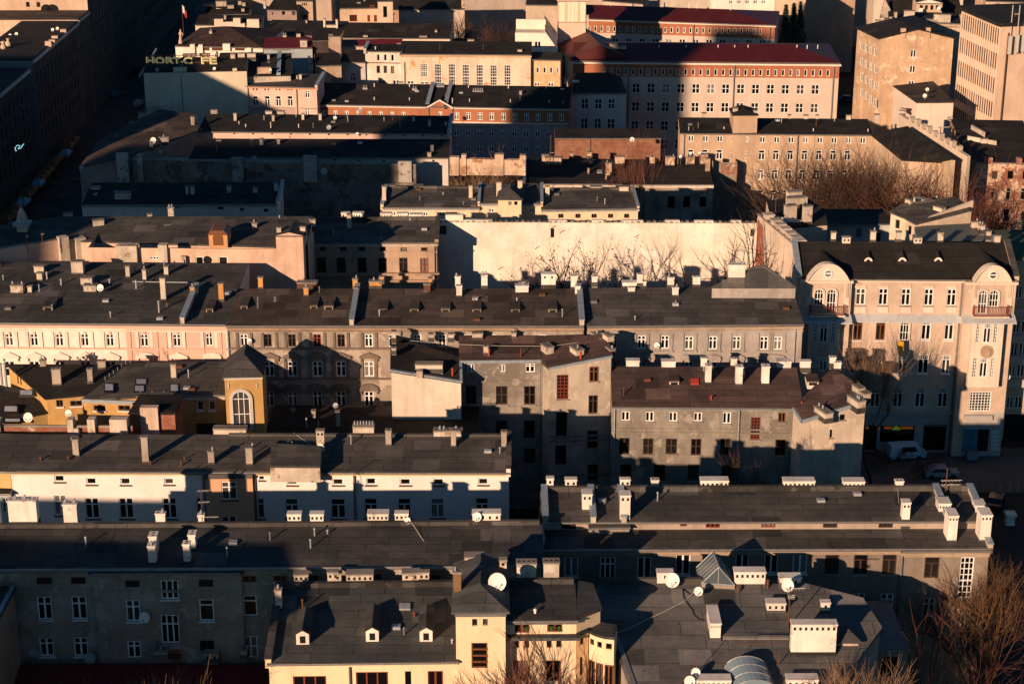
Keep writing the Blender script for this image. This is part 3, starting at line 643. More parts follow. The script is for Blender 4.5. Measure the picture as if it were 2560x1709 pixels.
# barrel rooflight
A=onh(9,372,1650); B=onh(9,662,1650); w_=(B-A); rad=w_.length/2; ax=V((-.4,2.3,.46)); c0=(A+B)/2+V((0,0,.2)); m=M(); fr=M()
PC,t,bb=newmat('polycarbonate',.25,.5); bb.inputs['Base Color'].default_value=(.16,.22,.26,1)
N=12
P0=[c0+V((-rad*math.cos(math.pi*i/N),0,rad*.7*math.sin(math.pi*i/N))) for i in range(N+1)]
for i in range(N): m.poly([P0[i],P0[i+1],P0[i+1]+ax,P0[i]+ax])
m.poly(P0); m.poly([p+ax for p in P0]); h.add('barrel_rooflight',m,[PC],r.obj)
for f in (0,.33,.66,1): fr.tube([p+ax*f+(p-c0)*.02 for p in P0],.035,5)
h.add('rooflight_ribs',fr,[metal((.30,.32,.33),.5)],r.obj)
m=M(); q0=r.base(372,1440); q1=r.base(672,1440); m.tube([q0,q0+V((0,0,1.6)),q1+V((0,0,1.6)),q1],.04,5); h.add('pipe_frame',m,[RUST],r.obj)
po=h.fac((1340,1325),(1560,1325),9.0,4.5,plaster((.3,.26,.22),.8)); po.roof(.3,None,None,metal((.12,.14,.16)),W=4.4,ov=.3,hr=.6); po.win(1370,1385,1480,1540,'d','d')
RH=r; RHR=rr; h.done()
dish('big white dish in front of the chimney left of the glass skylight',8,2268,862,50,r,2268,915); dish('small white dish on the grey felt in front of the glass skylight',9,125,938,31,r,125,985); dish('white dish on a chimney just behind the tall aerial mast',9,735,898,42,r,735,960)
dish('small white dish above another at the bottom edge beside a thin mast',9,107,1492,32,r,107,1540); dish('white dish at the very bottom edge, below its smaller neighbour',9,66,1552,38,r,66,1600)
antenna('tall aerial mast with short arms beside the widest white chimney',9,738,915,1180,r,((.02,1.4),(.2,.5),(.25,.5)),.04); antenna('bare rusty rod aerial near the bottom edge on the grey felt roof',9,112,1345,1500,r,(),.03)
cable('pale wire lying across the seamed grey roof to the eaves corner',[onh(8,1872,1255)+V((0,0,.3)),onh(8,2080,1160)+V((0,0,.3)),onh(8,2349,1030)+V((0,0,.3)),onh(9,100,975)+V((0,0,.5))],.022,.06)
cable('black cable snaking down the grey roof from the small dish',[onh(9,x_,y_)+V((0,0,.24)) for x_,y_ in ((120,985),(60,975),(15,940),(25,1000),(55,1050),(85,1085),(95,1120),(130,1150),(165,1153))],.025,.0,DARK)
# long grey building with clerestory
h=House(9,'long_building','long two-tier grey building with white slab chimneys and a clerestory strip of red windows')
G2=plaster((.26,.21,.17),.7); 
b=h.fac((-947,648),(2112,640),14,8.6,G2); b.cornice(plaster((.4,.3,.22),.7),h=.5,pr=.35)
r=b.roof(.12,None,None,FELT2,W=2.35,D=2.36,ov=.35,os=.15); r.zr=b.ze+.12*2.35
b.P[2]=b.P[1]+b.n*8.6; b.P[3]=b.P[0]+b.n*8.6
b.wins([(-790,705,-694,838,'d'),(-292,703,-197,855,'d'),(-32,680,70,825,'d'),(190,680,275,820,'d'),(378,680,470,800,'d'),(575,680,668,815,'d'),(770,680,868,815,'d')],sill='w'); b.win(-547,703,-442,890,'D',name='balcony_door'); b.wins([(990,680,1085,820),(1186,680,1282,820),(1382,680,1478,820)],'T','d',sill='p')
b.wins([(1175,950,1260,1070),(1368,953,1455,1085)],sill='w'); b.row(-740,950,960,950,8,90,120)
c=h.blk([b.pt(.15,b.ze+1.05,2.36),b.pt(b.L-.1,b.ze+1.05,2.36),b.pt(b.L-.1,b.ze+1.05,7.4),b.pt(.15,b.ze+1.05,7.4)],plaster((.40,.32,.26),.6),zb=b.ze)
rc=c.roof(.1,(0,258),(1500,252),FELT2,ov=.2,os=.1); rc.curb(.4)
c.wins([(-810,477,-710,515,'g','d'),(0,462,42,490,'t','r'),(175,462,268,500,'t','r'),(553,460,648,498,'t','r'),(976,460,1070,500,'g','d'),(1355,460,1450,500,'g','d')])
g=h.fac((-622,505),(-345,500),b.ze+.85,3.6,plaster((.42,.34,.28),1.0)); g.roof(.12,None,None,FELT2,W=3.5,ov=.2); 
for x in (-925,-605,-400,1775,2010): rc.para(x,330,h=.4,wd=.38,mat=CC)
r.para(0,0,side='L',h=.45,wd=.38,mat=CC); r.para(0,0,side='R',h=.3,wd=.38,mat=CC)
rc.chims([(-910,160,-864,235,'h1'),(-784,168,-707,255,'h2'),(-409,168,-342,240,'h2'),(-197,172,-147,240),(142,172,328,258,'h6'),(707,175,917,258,'h7'),(1116,178,1257,258,'h5'),(1470,180,1522,258),(-668,262,-602,400,'h2',{'dep':.9}),(-410,270,-342,470,'h2',{'dep':.9}),(1765,292,1845,412,'h4',{'dep':1.2}),(2015,305,2085,410,'h3',{'dep':1.2})],CW)
r.chims([(1510,322,1562,515,'h2',{'dep':.7}),(1822,370,1886,610,'h3',{'dep':1.3}),(2042,365,2116,608,'h3',{'dep':1.3})],CW); rc.vent(1850,205,250,CC,.1)
f=h.fac((1512,660),(2112,658),13.85,.8,G2); f.cornice(plaster((.42,.32,.23),.7),h=.5,pr=.3); f.wins([(1670,702,1770,845,'T','d')]); f.wins([(1905,705,2000,985)],'G'); f.wins([(1660,985,1740,1112),],'x'); f.win(1885,1085,1970,1310,'G'); f.win(1390,660,1395,661) if 0 else None
f.pipe(1520,660,1200)
m=M(); m.box(f.pt(-.1,f.ze,-.4),f.u*(f.L+.2),f.n*1.3,V((0,0,.2))); h.add('bay_roof',m,[FELT2])
rc.clutter(6,13); RL=r; RLC=rc; h.done()
antenna('rust brown antenna with two short arms at the right end of the long roof',9,1810,95,290,rc,((.45,1.6),(.6,1.5)),.04)
cable('thin wire hanging from a ridge chimney down the long roof',[rc.base(1485,262)+V((0,0,.4)),rc.base(1500,400)+V((0,0,.1)),r.base(1520,470)+V((0,0,.6)),r.base(1280,500)+V((0,0,.2))],.018,.08)
# ================================================================ row 2
h=House(7,'white_house','long white rendered house with a salmon bay and a black felt roof'); h.sill='d'
W2=plaster((.78,.71,.67),.25); SAL=plaster((.66,.36,.22),.2); YEL=plaster((.62,.42,.18),.3)
b=h.fac((72,116),(3472,124),13.3,6,W2); r=b.roof(.14,(300,-118),(3300,-125),FELT2,ov=.3,os=.1); b.bandz(b.ze-.26,b.ze-.02,.2,YEL,'cornice')
r.curb(.15,u0=b.L*.42); r.para(0,0,side='R',h=.3,wd=.35,cop=FELT2)
V1=[(590,163,658,208),(823,163,890,210),(1122,165,1187,208),(1770,150,1805,178),(1960,170,2030,212),(2272,168,2345,212),(2500,165,2567,210),(2730,165,2805,212),(2957,165,3030,212),(3264,163,3334,210),(372,143,440,190)]
b.wins(V1,'s','w')
b.wins([(372,280,456,418),(583,300,678,440),(815,300,912,440),(1112,300,1206,440),(1345,300,1385,440,'h','w')],'x'); b.wins([(1762,305,1805,440,'h','w')]); b.wins([(1948,305,2038,440),(2260,305,2360,440),(2487,302,2577,435),(2717,302,2807,435),(2942,302,3034,435),(3247,300,3335,435)],'T')
b.row(620,560,1160,560,3,95,120); b.row(1990,560,3290,560,6,92,120)
sb=h.fac((1400,146),(1722,142),13.2,.8,SAL); sb.wins([(1513,190,1617,312),(1517,425,1617,560)]); sb.bandz(sb.ze-.3,sb.ze+.12,.12,FELT2,'cornice')
b.pipe(1388,140,460,GUT,.09); b.pipe(1738,140,460,GUT,.09); b.pipe(2417,130,460,GUT,.09)
x=h.fac((-420,104),(68,117),13.25,5,YEL); x.roof(.14,None,None,FELT2,W=5.6,ov=.3)
r.chims([(168,1005,182,1050),(327,1000,342,1065),(478,1033,492,1067),(565,1025,580,1070),(885,985,898,1025),(1035,985,1046,1028),(1150,988,1162,1030)],CD,k=0); r.chim(727,985,745,1040,'h2',CC,k=0)
r.chims([(490,980,565,1000,'p'),(810,975,858,1000,'v'),(995,985,1060,1005,'p')],CC,k=0)
r.vents([(280,20,55),(470,15,50),(1030,50,85),(1240,52,92),(1885,10,40)],mat=RUST,r=.08)
hb=h.pblk([(1845,95,14.15),(2185,98,14.15),(2195,-40,14.55),(1850,-60,14.55)],CC,zb=12.9,top=FELT2)
r.clutter(9,12); R2A=r; F2A=b; h.done()
dish('bright white dish in front of a stained chimney on the roof above the white house',4,2185,1530,29,r,2185,1590,); 
cable('thin pale cable draped over the felt roof towards the white dish',[r.base(2005,1432,4)+V((0,0,.3)),r.base(2100,1500,4)+V((0,0,.15)),r.base(2180,1560,4)+V((0,0,.3))],.018,.02)
h=House(7,'corner_annex','small turquoise-lit annex with a black roof at the left edge below the white house')
b=h.fac((-160,262),(72,266),11.5,6,plaster((.45,.5,.5),.4)); b.roof(.12,(0,130),(60,128),FELTK,ov=.3); b.win(20,300,60,400,'x'); h.done()
# ---------------------------------------------------------------- brick firewall and block behind the white house
h=House(4,'firewall','long low red brick firewall with pale plastered chimney piers behind the white house')
BRW=brickm((.34,.085,.04),(.5,.42,.33),.35); 
b=h.pblk([(-80,1385,14.1),(905,1392,14.1),(905,1386,14.1),(-80,1379,14.1)],BRW,zb=10,top=CAPM); r=b.toproof(); b.D=.5
for x0,y0,x1 in ((468,1325,508),(605,1325,655),(757,1325,875),(-30,1330,10)): b.box(x0,y0,x1,1465,.35,CC,'pier',back=.5)
b.box(515,1385,545,1470,.4,CC,'pier')
FWL=b; h.done()
dish('round white dish at the left edge above the brick firewall',4,190,1320,33,aty(4,190,1400,0.0001).y if 0 else 147.6); dish('smaller white dish on a brick firewall pier behind the white house',4,465,1290,23,147.4)
h=House(4,'brick_outhouse','red brick outhouse with a broad plastered chimney and black roof beside the yellow house')
b=h.pblk([(885,1300,14.6),(1193,1300,14.6),(1250,1178,14.9),(960,1178,15.2)],brickm((.34,.085,.04),(.4,.3,.22),.2),zb=8,top=FELTK,ov=.1); b.box(965,1245,1086,1440,.3,plaster((.6,.46,.36),.6),'chimney_pier',back=.4)
h.done()
# ---------------------------------------------------------------- yellow courtyard house
h=House(4,'yellow_house','yellow courtyard house with an arched stair tower and roof windows'); h.sill='w'
YE=plaster((.52,.32,.12),.6); 
b=h.fac((940,1172),(1532,1163),14,6.2,YE); r=b.roof(.1,(950,955),(1500,950),FELT2,ov=.3,os=.1); b.bandz(b.ze-.4,b.ze-.05,.25,plaster((.5,.45,.38),.5),'cornice')
b.wins([(1345,1207,1390,1270),(1425,1207,1472,1270)],'s'); b.win(1340,1360,1478,1438,'o'); b.band(1278,1288,.06,YE)
l=h.pblk([(570,1205,13.4),(950,1185,13.9),(1010,960,14.6),(850,975,14.5)],YE,top=FELT2,ov=.2); l.box(566,1195,950,1218,.3,BLUEM,'gutter_board'); l.wins([(640,1237,720,1272),(808,1237,890,1272)],'d','d')
l2=h.pblk([(320,1195,13.4),(575,1170,13.6),(860,975,14.5),(60,970,14.5)],YE,top=FELTK,ov=.2); l2.wins([(385,1200,430,1245),(480,1205,560,1240)],'d','d')
l3=h.pblk([(-60,1372,11.6),(330,1290,12.0),(330,1180,13),(-60,1100,13)],plaster((.4,.27,.1),.6),top=FELTK,ov=.15); r3=l3.toproof()
for q in ((130,1150,230,1188),(22,1258,128,1302),(25,1345,150,1370)): r3.hatch(*q,ZINC,name='rooflight',frame=GLASS)
rl=l.toproof()
for q in ((712,1105,780,1160),): rl.hatch(*q,ZINC,name='roof_window',frame=GLASS)
for q in ((925,1068,1005,1108),(915,1112,990,1158),(1160,1105,1222,1158)): r.hatch(*q,ZINC,name='roof_window',frame=GLASS,h=.06)
r.chims([(1170,950,1205,1065)],CC); rl2=l2.toproof(); rl2.chims([(600,985,635,1090),(670,930,722,995),(275,925,317,990),(360,985,420,1110,'p')],CD); rl2.vents([(15,950,1090),(45,950,1100)],r=.12,mat=ZINC)
for i in range(9): rl.vent(720+i*28,1040-i*22,1075-i*22,ZINC,.025,cap=False)
for i in range(7): r.vent(960+i*80,1140,1160,ZINC,.025,cap=False)
t=h.fac((1532,1048),(1790,1042),16.2,4.6,YE); rt=t.roofn(1.35,FELT,hip=2.0,ov=.15,wm=YE); STN=plaster((.56,.52,.45),.5)
m=M(); a=t.pt(t.L/2,t.ze+1.4,2.0); t.bandz(t.ze-.2,t.ze+.1,.14,STN,'cornice')
t.archwin(1600,1140,1715,1400,'w',STN,.28,bars=3); t.box(1555,1085,1565,1120,.08,STN); t.box(1748,1085,1758,1120,.08,STN)
r.clutter(5,25); YHR=r; YT=t; h.done()
# ---------------------------------------------------------------- dark low house in the courtyard
h=House(4,'low_house','low black-roofed courtyard house in deep shade below the ornate grey front')
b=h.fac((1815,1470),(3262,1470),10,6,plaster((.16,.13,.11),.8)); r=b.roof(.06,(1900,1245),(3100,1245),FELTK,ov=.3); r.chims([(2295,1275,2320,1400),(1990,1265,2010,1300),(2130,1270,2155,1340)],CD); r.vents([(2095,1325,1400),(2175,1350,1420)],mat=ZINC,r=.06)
DHR=r; h.done()
dish('small bluish dish in the shade of the dark courtyard below the grey front',4,2290,1237,18,r,2290,1270,mat=DISHG)
# ---------------------------------------------------------------- grey house with the blank cream end wall
h=House(5,'courtyard_house','grey courtyard house with a blank cream end wall and a tilted dark roof'); h.sill='p'
CRW=plaster((.66,.58,.48),.5); GR=plaster((.28,.252,.215),1.0,(.305,.275,.235),.3)
a0=at(5,350,1010,15.); a1=at(5,826,1088,13.9); b0=at(5,822,925,15.0); b1=at(5,352,772,16.0)
b=h.blk([a0,a1,b0,b1],CRW,top=FELTK,ov=.1); rw=b.toproof()
m=M(); m.prism([a0+V((-.1,-.12,.1)),a1+V((.1,-.12,.1)),a1+V((.1,.25,.1)),a0+V((-.1,.25,.1))],(0,0,.16)); h.add('coping',m,[BLUEM]); m=M(); m.prism([a1+V((-.1,-.1,.1)),a1+V((.15,-.1,.1)),b0+V((.15,0,.1)),b0+V((-.1,0,.1))],(0,0,.16)); h.add('coping',m,[BLUEM])
rw.chim(515,948,700,1000,'q',CRW); b.box(523,998,565,1045,.3,CC,'chimney_pier',back=.4)
for y0 in (728,840): rw.chim(352,y0,382,y0+(65 if y0<800 else 30),'p',CC)
rw.vent(768,985,1028,RPIPE,.09)
g=h.pblk([(822,938,15),(1382,932,15),(1400,777,16),(822,775,16)],GR,top=FELTB,ov=.12); rg=g.toproof(); g.box(822,926,1382,945,.18,BLUEM,'fascia')
g.wins([(875,955,918,1010),(1087,957,1128,1010)],'d'); g.win(1265,952,1330,1012,'x'); g.wins([(860,1103,932,1228),(1065,1105,1143,1230),(1257,1105,1333,1230)],'X','d'); g.wins([(858,1340,935,1430),(1065,1340,1140,1430),(1255,1340,1330,1460)],'X','d')
for y in (1068,1240,1300): g.band(y,y+12,.09,GR)
g.row(895,1530,1295,1530,3,75,100,'X','d')
GRL=plaster((.44,.38,.31),.8,(.47,.41,.34),.3); q0=at(5,1384,955,15); q1=at(5,1432,990,15); q2=aty(5,1852,908,q1.y+.4)
y=h.blk([q0,q1,q2,at(5,1815,770,16.6),at(5,1395,777,16)],GRL,top=FELTB,ov=.12); ry=y.toproof(); y.setedge(1)
y.win(1480,1028,1560,1195,'G','r'); y.win(1702,972,1762,1072,'x','b'); y.win(1697,1168,1760,1292,'x','d'); y.win(1475,1285,1550,1455,'G','d'); y.win(1687,1408,1760,1530,'x','d'); y.win(1470,1510,1545,1640,'G','d'); y.win(1690,1640,1760,1750,'x','d')
m=M(); m.prism([q1+V((-.05,-.2,0)),q2+V((.1,-.2,0)),q2+V((.1,.1,0)),q1+V((-.05,.1,0))],(0,0,.2)); h.add('fascia',m,[BLUEM])
for z in (7.8,8.25,4.3): y.bandz(z,z+.16,.09,GR)
y.setedge(0); y.pipe(1378,960,1600) if y.L>.5 else None
rg.chims([(980,828,1012,895),(605,745,640,785),(740,745,778,785),(903,738,975,785),(1172,735,1203,775)],CC); ry.chims([(1412,755,1450,785),(1372,812,1410,893),(1570,830,1612,898),(1713,755,1780,780),(1792,740,1828,808),(1815,840,1845,865)],CC)
ry.hatch(1523,795,1567,828,RPIPE); rg.vent(1018,855,898,RPIPE,.09); ry.vent(1643,875,922,RPIPE,.09); rg.vent(1235,850,905,RUST,.07)
CY=rg; h.done()
cable('pale wire strung low across the brown roof of the courtyard house',[onpl(5,480,795,V((0,162,0)),V((0,1,0))),onpl(5,900,825,V((0,161.5,0)),V((0,1,0))),onpl(5,1450,832,V((0,161.5,0)),V((0,1,0))),onpl(5,1810,775,V((0,163,0)),V((0,1,0)))],.02,.05)
# ---------------------------------------------------------------- brown roofed house
h=House(6,'brown_roofed_house','house with a reddish-brown felt roof, many pale chimneys and a sunlit angled end'); h.sill='p'
b=h.fac((-462,1240),(838,1250),13,6,GR); r=b.roof(.3,(-200,985),(1020,985),FELTB,ov=.3,os=.05); b.bandz(b.ze-.22,b.ze-.02,.3,BLUEM,'fascia')
b.wins([(92,1285,150,1345),(290,1285,347,1362),(-402,1278,-344,1342),(-237,1280,-179,1347),(-77,1283,-20,1347)],'d'); b.win(672,1288,720,1350,'d','b'); b.win(482,1318,548,1470,'G','r'); b.wins([(75,1465,145,1575),(275,1463,345,1575),(650,1470,720,1580),(-417,1458,-344,1570),(-252,1463,-182,1570),(-97,1463,-20,1568)],'X','d'); b.row(-370,1640,320,1640,4,75,110,'X','d')
for yy in (1395,1420): b.band(yy,yy+10,.07,GR)
b.pipe(405,1270,1700,ZINC); b.pipe(-445,1250,1700,ZINC)
SUNP=plaster((.60,.50,.40),.9,(.42,.36,.3),.35)
e0=at(6,775,1265,13.0); e1=at(6,833,1352,12.4); e2=aty(6,1266,1217,e1.y+.5); e3=at(6,1175,1085,14.3); e4=at(6,1040,990,14.6)
w_=h.blk([e0,e1,e2,e3,e4],SUNP,top=FELTB,ov=.1,thick=.14); rw=w_.toproof(); w_.setedge(1); w_.wins([(1090,1298,1123,1335),(1022,1402,1040,1458)],'o'); 
for A,B in ((e0,e1),(e1,e2)):
    d=(B-A).normalized(); n=V((d.y,-d.x,0)); m=M(); m.box(A+n*.14+V((0,0,-.08)),B-A,n*-.2,V((0,0,.3))); h.add('fascia',m,[BLUEM])
w_.setedge(0)
r.chims([(142,912,183,990),(347,915,387,980),(662,930,757,995,'q'),(820,932,890,995,'q'),(1022,905,1062,965),(1050,940,1098,1000),(172,960,212,1097,'p',{'dep':.75}),(378,968,425,1108,'p',{'dep':.75}),(557,965,607,1105,'p',{'dep':.75}),(-367,925,-279,985,'q'),(-125,930,-32,990,'q')],CW)
rw.chims([(1172,1090,1215,1160),(1205,1125,1252,1190),(1140,1168,1210,1250),(915,1247,988,1315)],CC)
r.dormer(-72,1062,-8,1105,'box',CW,FELTB); r.dormer(870,1065,945,1105,'box',CW,FELTB); r.dormer(840,1225,905,1257,'box',CW,ZINC); r.hatch(72,1072,127,1107,RPIPE); r.vents([(212,1172,1207),(830,1215,1268)],mat=RPIPE,r=.08)
r.clutter(5,24); BRR=r; h.done()
# ================================================================ row 3: ornate street fronts
h=House(4,'pink_house','pink and white ornate tenement with pediments over the windows and a wide dark roof'); 
PK=plaster((.78,.68,.60),.3); PK2=plaster((.66,.42,.34),.25); MOULD=plaster((.74,.66,.57),.4)
b=h.fac((-520,665),(1548,682),17,14,PK); b.zone(864,690,1548,980,PK2); 
r=b.roof(.12,None,None,FELT,W=13.4,ov=.45,os=.05); b.cornice(PK2,h=.5,pr=.5)
W_=[(37,748,90,832),(207,748,260,833),(380,748,433,834),(553,748,606,834),(725,749,777,835),(960,750,1012,836),(1183,750,1233,836),(1405,748,1452,830)]
b.wins(W_,'x','w')
for q in W_:
    x=(q[0]+q[2])/2
    for sg in (-1,1): b.box(x+sg*48-11,735,x+sg*48+11,842,.1,MOULD,'pilaster')
    b.box(x-8,735,x+8,750,.1,PK2,'keystone')
b.band(722,730,.08,MOULD); b.band(842,853,.14,PK2); b.band(686,691,.12,MOULD)
for i in range(15): x=40+i*105; b.box(x-30,698,x+30,715,.05,MOULD,'panel')
for x in (870,1048,1108,1362,1482): b.box(x,735,x+36,980,.07,PK2,'quoin') if x!=870 else b.box(868,735,900,980,.07,PK2,'quoin')
for i,x in enumerate((67,237,412,586,757)): b.pedi(x,870,904,112,'t',MOULD); b.win(x-36,935,x+36,1040,'X')
for x,kd in ((993,'s'),(1218,'t'),(1447,'s')): b.pedi(x,872,904,118,kd,MOULD); b.win(x-34,936,x+34,1040,'X')
b.pipe(1552,690,980,ZINC)
r.para(1305,545,h=.55,wd=.4,mat=CC,d1=7.5,k=4)
r.chims([(75,412,160,485),(190,420,218,478),(235,282,300,345),(253,330,290,395),(490,250,570,350),(553,362,630,430),(573,412,658,475),(860,282,888,375),(975,308,1000,395),(1122,285,1150,360),(1100,365,1135,530)],CC)
r.chim(1300,425,1330,500,'p',CO); r.vents([(1088,525,612),(420,375,425),(750,375,418),(932,385,450),(323,328,385)],mat=ZINC,r=.09); r.dormer(297,553,360,595,'box',CC)
m=M(); m.tube([r.base(905,420)+V((0,0,.4)),r.base(1290,425)+V((0,0,.4))],.06,5); h.add('roof_pipe',m,[ZINC],r.obj)
r.clutter(16,21); PKR=r; h.done()
dish('white dish against a low chimney on the broad roof of the pink house',4,683,435,24,r,683,480)
h=House(5,'grey_ornate_house','sooty grey ornate tenement with window pediments between the pink house and the plainer grey front')
GO=plaster((.34,.285,.24),.9,(.40,.34,.285),.45); GOM=plaster((.20,.16,.13),.9)
b=h.fac((-770,690),(1662,690),17,7,GO); r=b.roof(.14,(-500,452),(1500,448),FELTP,ov=.45,os=0); b.cornice(plaster((.36,.25,.18),.8),h=.5,pr=.5)
X0=2321.8
R1=[(1640,752,1692,835),(1805,752,1855,835),(1968,752,2020,836),(2140,752,2192,838),(2305,752,2355,838),(2490,752,2545,838)]
for i,q in enumerate(R1): b.win(q[0]-X0,q[1],q[2]-X0,q[3],'x','w' if i in (0,5) else ('r' if i==3 else 'd'))
b.wins([(330,755,385,838),(500,755,555,838),(670,755,725,838),(840,755,895,838),(1010,755,1065,838),(1180,755,1235,838),(1350,755,1405,838),(1520,755,1575,838)],'x','w')
xs2=[1840,1998,2169,2330,2520]
for x in [1668]+xs2: 
    x-=X0; b.pedi(x,872,905,125,'t',GOM); b.win(x-33,938,x+33,1040,'x'); b.pedi(x,1088,1128,125,'s',GOM); b.win(x-33,1140,x+33,1245,'x')
    for sg in (-1,1): b.box(x+sg*48-9,915,x+sg*48+9,1045,.1,GOM,'pilaster'); b.box(x+sg*48-9,740,x+sg*48+9,842,.1,GOM,'pilaster')
b.band(688,694,.15,GOM); b.band(724,732,.1,GOM); b.band(842,855,.16,GOM); b.band(1048,1060,.14,GOM)
for i in range(22): x=-720+i*106; b.box(x-30,700,x+30,716,.06,GOM,'panel')
b.pipe(1662,700,850); b.pipe(-768,690,1000,ZINC); b.pipe(415,690,760)
r.para(105,545,h=.5,wd=.4,mat=CC); r.para(1640,545,h=.5,wd=.45,mat=CC)
r.chims([(1495-X0,400,1530-X0,530),(1765-X0,360,1797-X0,447),(2075-X0,430,2107-X0,500),(88,370,122,450),(95,430,122,487),(200,385,283,432),(268,355,300,385),(605,365,630,440)],CO); r.chims([(2030-X0,393,2165-X0,445,'q'),(572,405,617,472,'q')],RUST)
r.chims([(787,355,823,440),(795,418,833,505),(965,345,1007,437),(1198,415,1287,480),(1375,335,1472,432,'h2'),(1577,350,1617,445),(1605,420,1640,492)],CW); r.chim(1222,390,1287,418,'q',RUST)
for x0,y0,x1,y1 in ((265,570,322,606),(480,571,536,606),(693,571,749,606),(905,573,962,608),(1170,573,1226,608),(1424,573,1480,610),(1408-X0,570,1455-X0,606),(1645-X0,548,1690-X0,588),(2120-X0,548,2166-X0,586),(2215-X0,550,2275-X0,592)): r.dormer(x0,y0,x1,y1,'box',CD,FELTP)
r.hatch(1755-X0,505,1765-X0,585,ZINC,h=.01); r.hatch(1870-X0,503,1885-X0,540,ZINC,h=.01)
r.clutter(8,22); GOR=r; GOB=b; h.done()
dish('bluish dish on the sooty ornate wall right beside its first top-floor window',4,1702,797,17,b)
h=House(5,'grey_town_house','grey stone town house with paired pilasters under a smooth dark roof beside the mansion')
GT=plaster((.40,.36,.33),.8)
b=h.fac((1690,692),(3160,680),17,7,GT); r=b.roof(.16,(1800,438),(3000,442),FELT2,ov=.45,os=.05); b.cornice(plaster((.4,.3,.22),.8),h=.5,pr=.5)
RW=[(1832,762,1892,850),(2030,762,2087,850),(2190,762,2247,850),(2352,765,2412,855),(2517,765,2574,855),(2680,765,2735,855),(2867,768,2922,857),(2960,768,3017,857)]
b.wins(RW,'x','w')
for q in RW:
    x=(q[0]+q[2])/2
    for sg in (-1,1): b.box(x+sg*44-9,745,x+sg*44+9,862,.1,GT,'pilaster')
    b.box(x-55,862,x+55,872,.16,GT,'sill_course'); 
    if x<2800: b.pedi(x,888,914,110,'s',GT); b.win(x-30,940,x+30,1040,'x')
b.pedi(2940,885,912,200,'s',GT); b.win(2880,940,2930,1040); b.win(2960,940,3010,1040)
b.wins([(2030,698,2090,720),(2195,698,2250,720),(2362,700,2417,720),(2525,700,2580,720),(2687,700,2742,720),(2877,702,2930,722),(2970,702,3020,722)],'o'); b.band(726,734,.12,GT); b.band(740,746,.06,GT)
b.pipe(3110,690,1100,ZINC)
r.chims([(1720,353,1757,410),(1930,393,2025,430,'q'),(1968,430,2013,470),(2028,340,2065,420),(2060,388,2090,430),(2237,362,2280,432),(2270,430,2310,500),(2622,393,2712,437,'q'),(2664,420,2747,472),(2410,358,2459,430)],CW)
bw=h.pblk([(2540,440,18.9),(3110,440,18.9),(2895,292,21),(2830,300,20.8)],GT,zb=12,top=FELT,ov=.05); rb=bw.toproof(); rb.chim(2652,273,2765,382,'p',CW,k=5)
r.clutter(6,23); h.done()
dish('small bluish dish on the grey town house wall between its second and third top windows',5,2163,828,20,b)
# ---------------------------------------------------------------- mansion
h=House(6,'mansion','large art nouveau mansion with two arched gables, red balconies and a black roof'); h.sill=None
MA=plaster((.56,.43,.34),.5); ML=plaster((.66,.56,.46),.4); MB=plaster((.47,.49,.5),.5)
b=h.fac((812,362),(2292,372),18.7,10,MA); r=b.roof(.45,(850,130),(2050,132),FELTK,ov=.35,os=.05)
b.bandz(b.ze-.3,b.ze-.02,.35,ML,'cornice'); b.bandz(b.ze-.42,b.ze-.32,.2,ML,'dentils')
TOP=[(1200,440,1265,552),(1355,440,1418,553),(1510,440,1573,555),(1667,442,1729,556),(1823,443,1884,557)]; b.wins(TOP,'x','w',sill='p')
for q in TOP: b.box(q[0]-6,q[1]-22,q[2]+6,q[1]-6,.12,ML,'window_head'); b.box(q[0]-4,566,q[2]+4,604,.08,ML,'apron')
# metal covered ledge
u0,z1=b.uz(1160,612); _,z0=b.uz(1160,648); u1,_=b.uz(1935,612)
m=M(); m.prism([b.pt(0,z1,-.02),b.pt(0,z0,-.75),b.pt(0,z0-.12,-.75),b.pt(0,z0-.12,-.003)],b.u*b.L); h.add('ledge_roof',m,[MB])
b.wins([(1183,658,1245,790),(1338,656,1400,790)],'p','b',sill='w'); b.wins([(1648,656,1712,790),(1805,656,1868,790)],'p','w',sill='w'); b.archwin(1497,660,1556,790,'w',ML,.16)
b.wins([(1165,895,1225,1020),(1325,897,1382,1020),(1485,895,1550,1030),(1625,892,1697,1020),(1785,892,1846,1020)],'p','w',sill='w')
b.wins([(1300,1125,1365,1250),(1455,1125,1520,1250),(1605,1122,1672,1250),(1760,1122,1827,1250),(1150,1125,1215,1250)],'p','w')
for q in ((1605,1100),(1760,1100),(1455,1102),(1300,1102)): b.box(q[0]-8,q[1],q[0]+76,q[1]+10,.22,MA,'window_head')
BLK=plaster((.40,.38,.36),.5)
b.band(1270,1290,.22,BLK,'string_course'); b.zone(800,1290,2300,1600,BLK)
b.win(1255,1375,1345,1545,'o'); b.win(1365,1375,1600,1490,'o'); b.win(1660,1367,1815,1545,'o',name='gateway'); b.pipe(1168,375,1300,ZINC,.09); b.pipe(1930,380,1560,GUT,.09)
b.row(1860,1310,1930,1310,2,4,8) if 0 else None
for yy in (1320,1345,1370): b.band(yy,yy+4,.05,BLK)
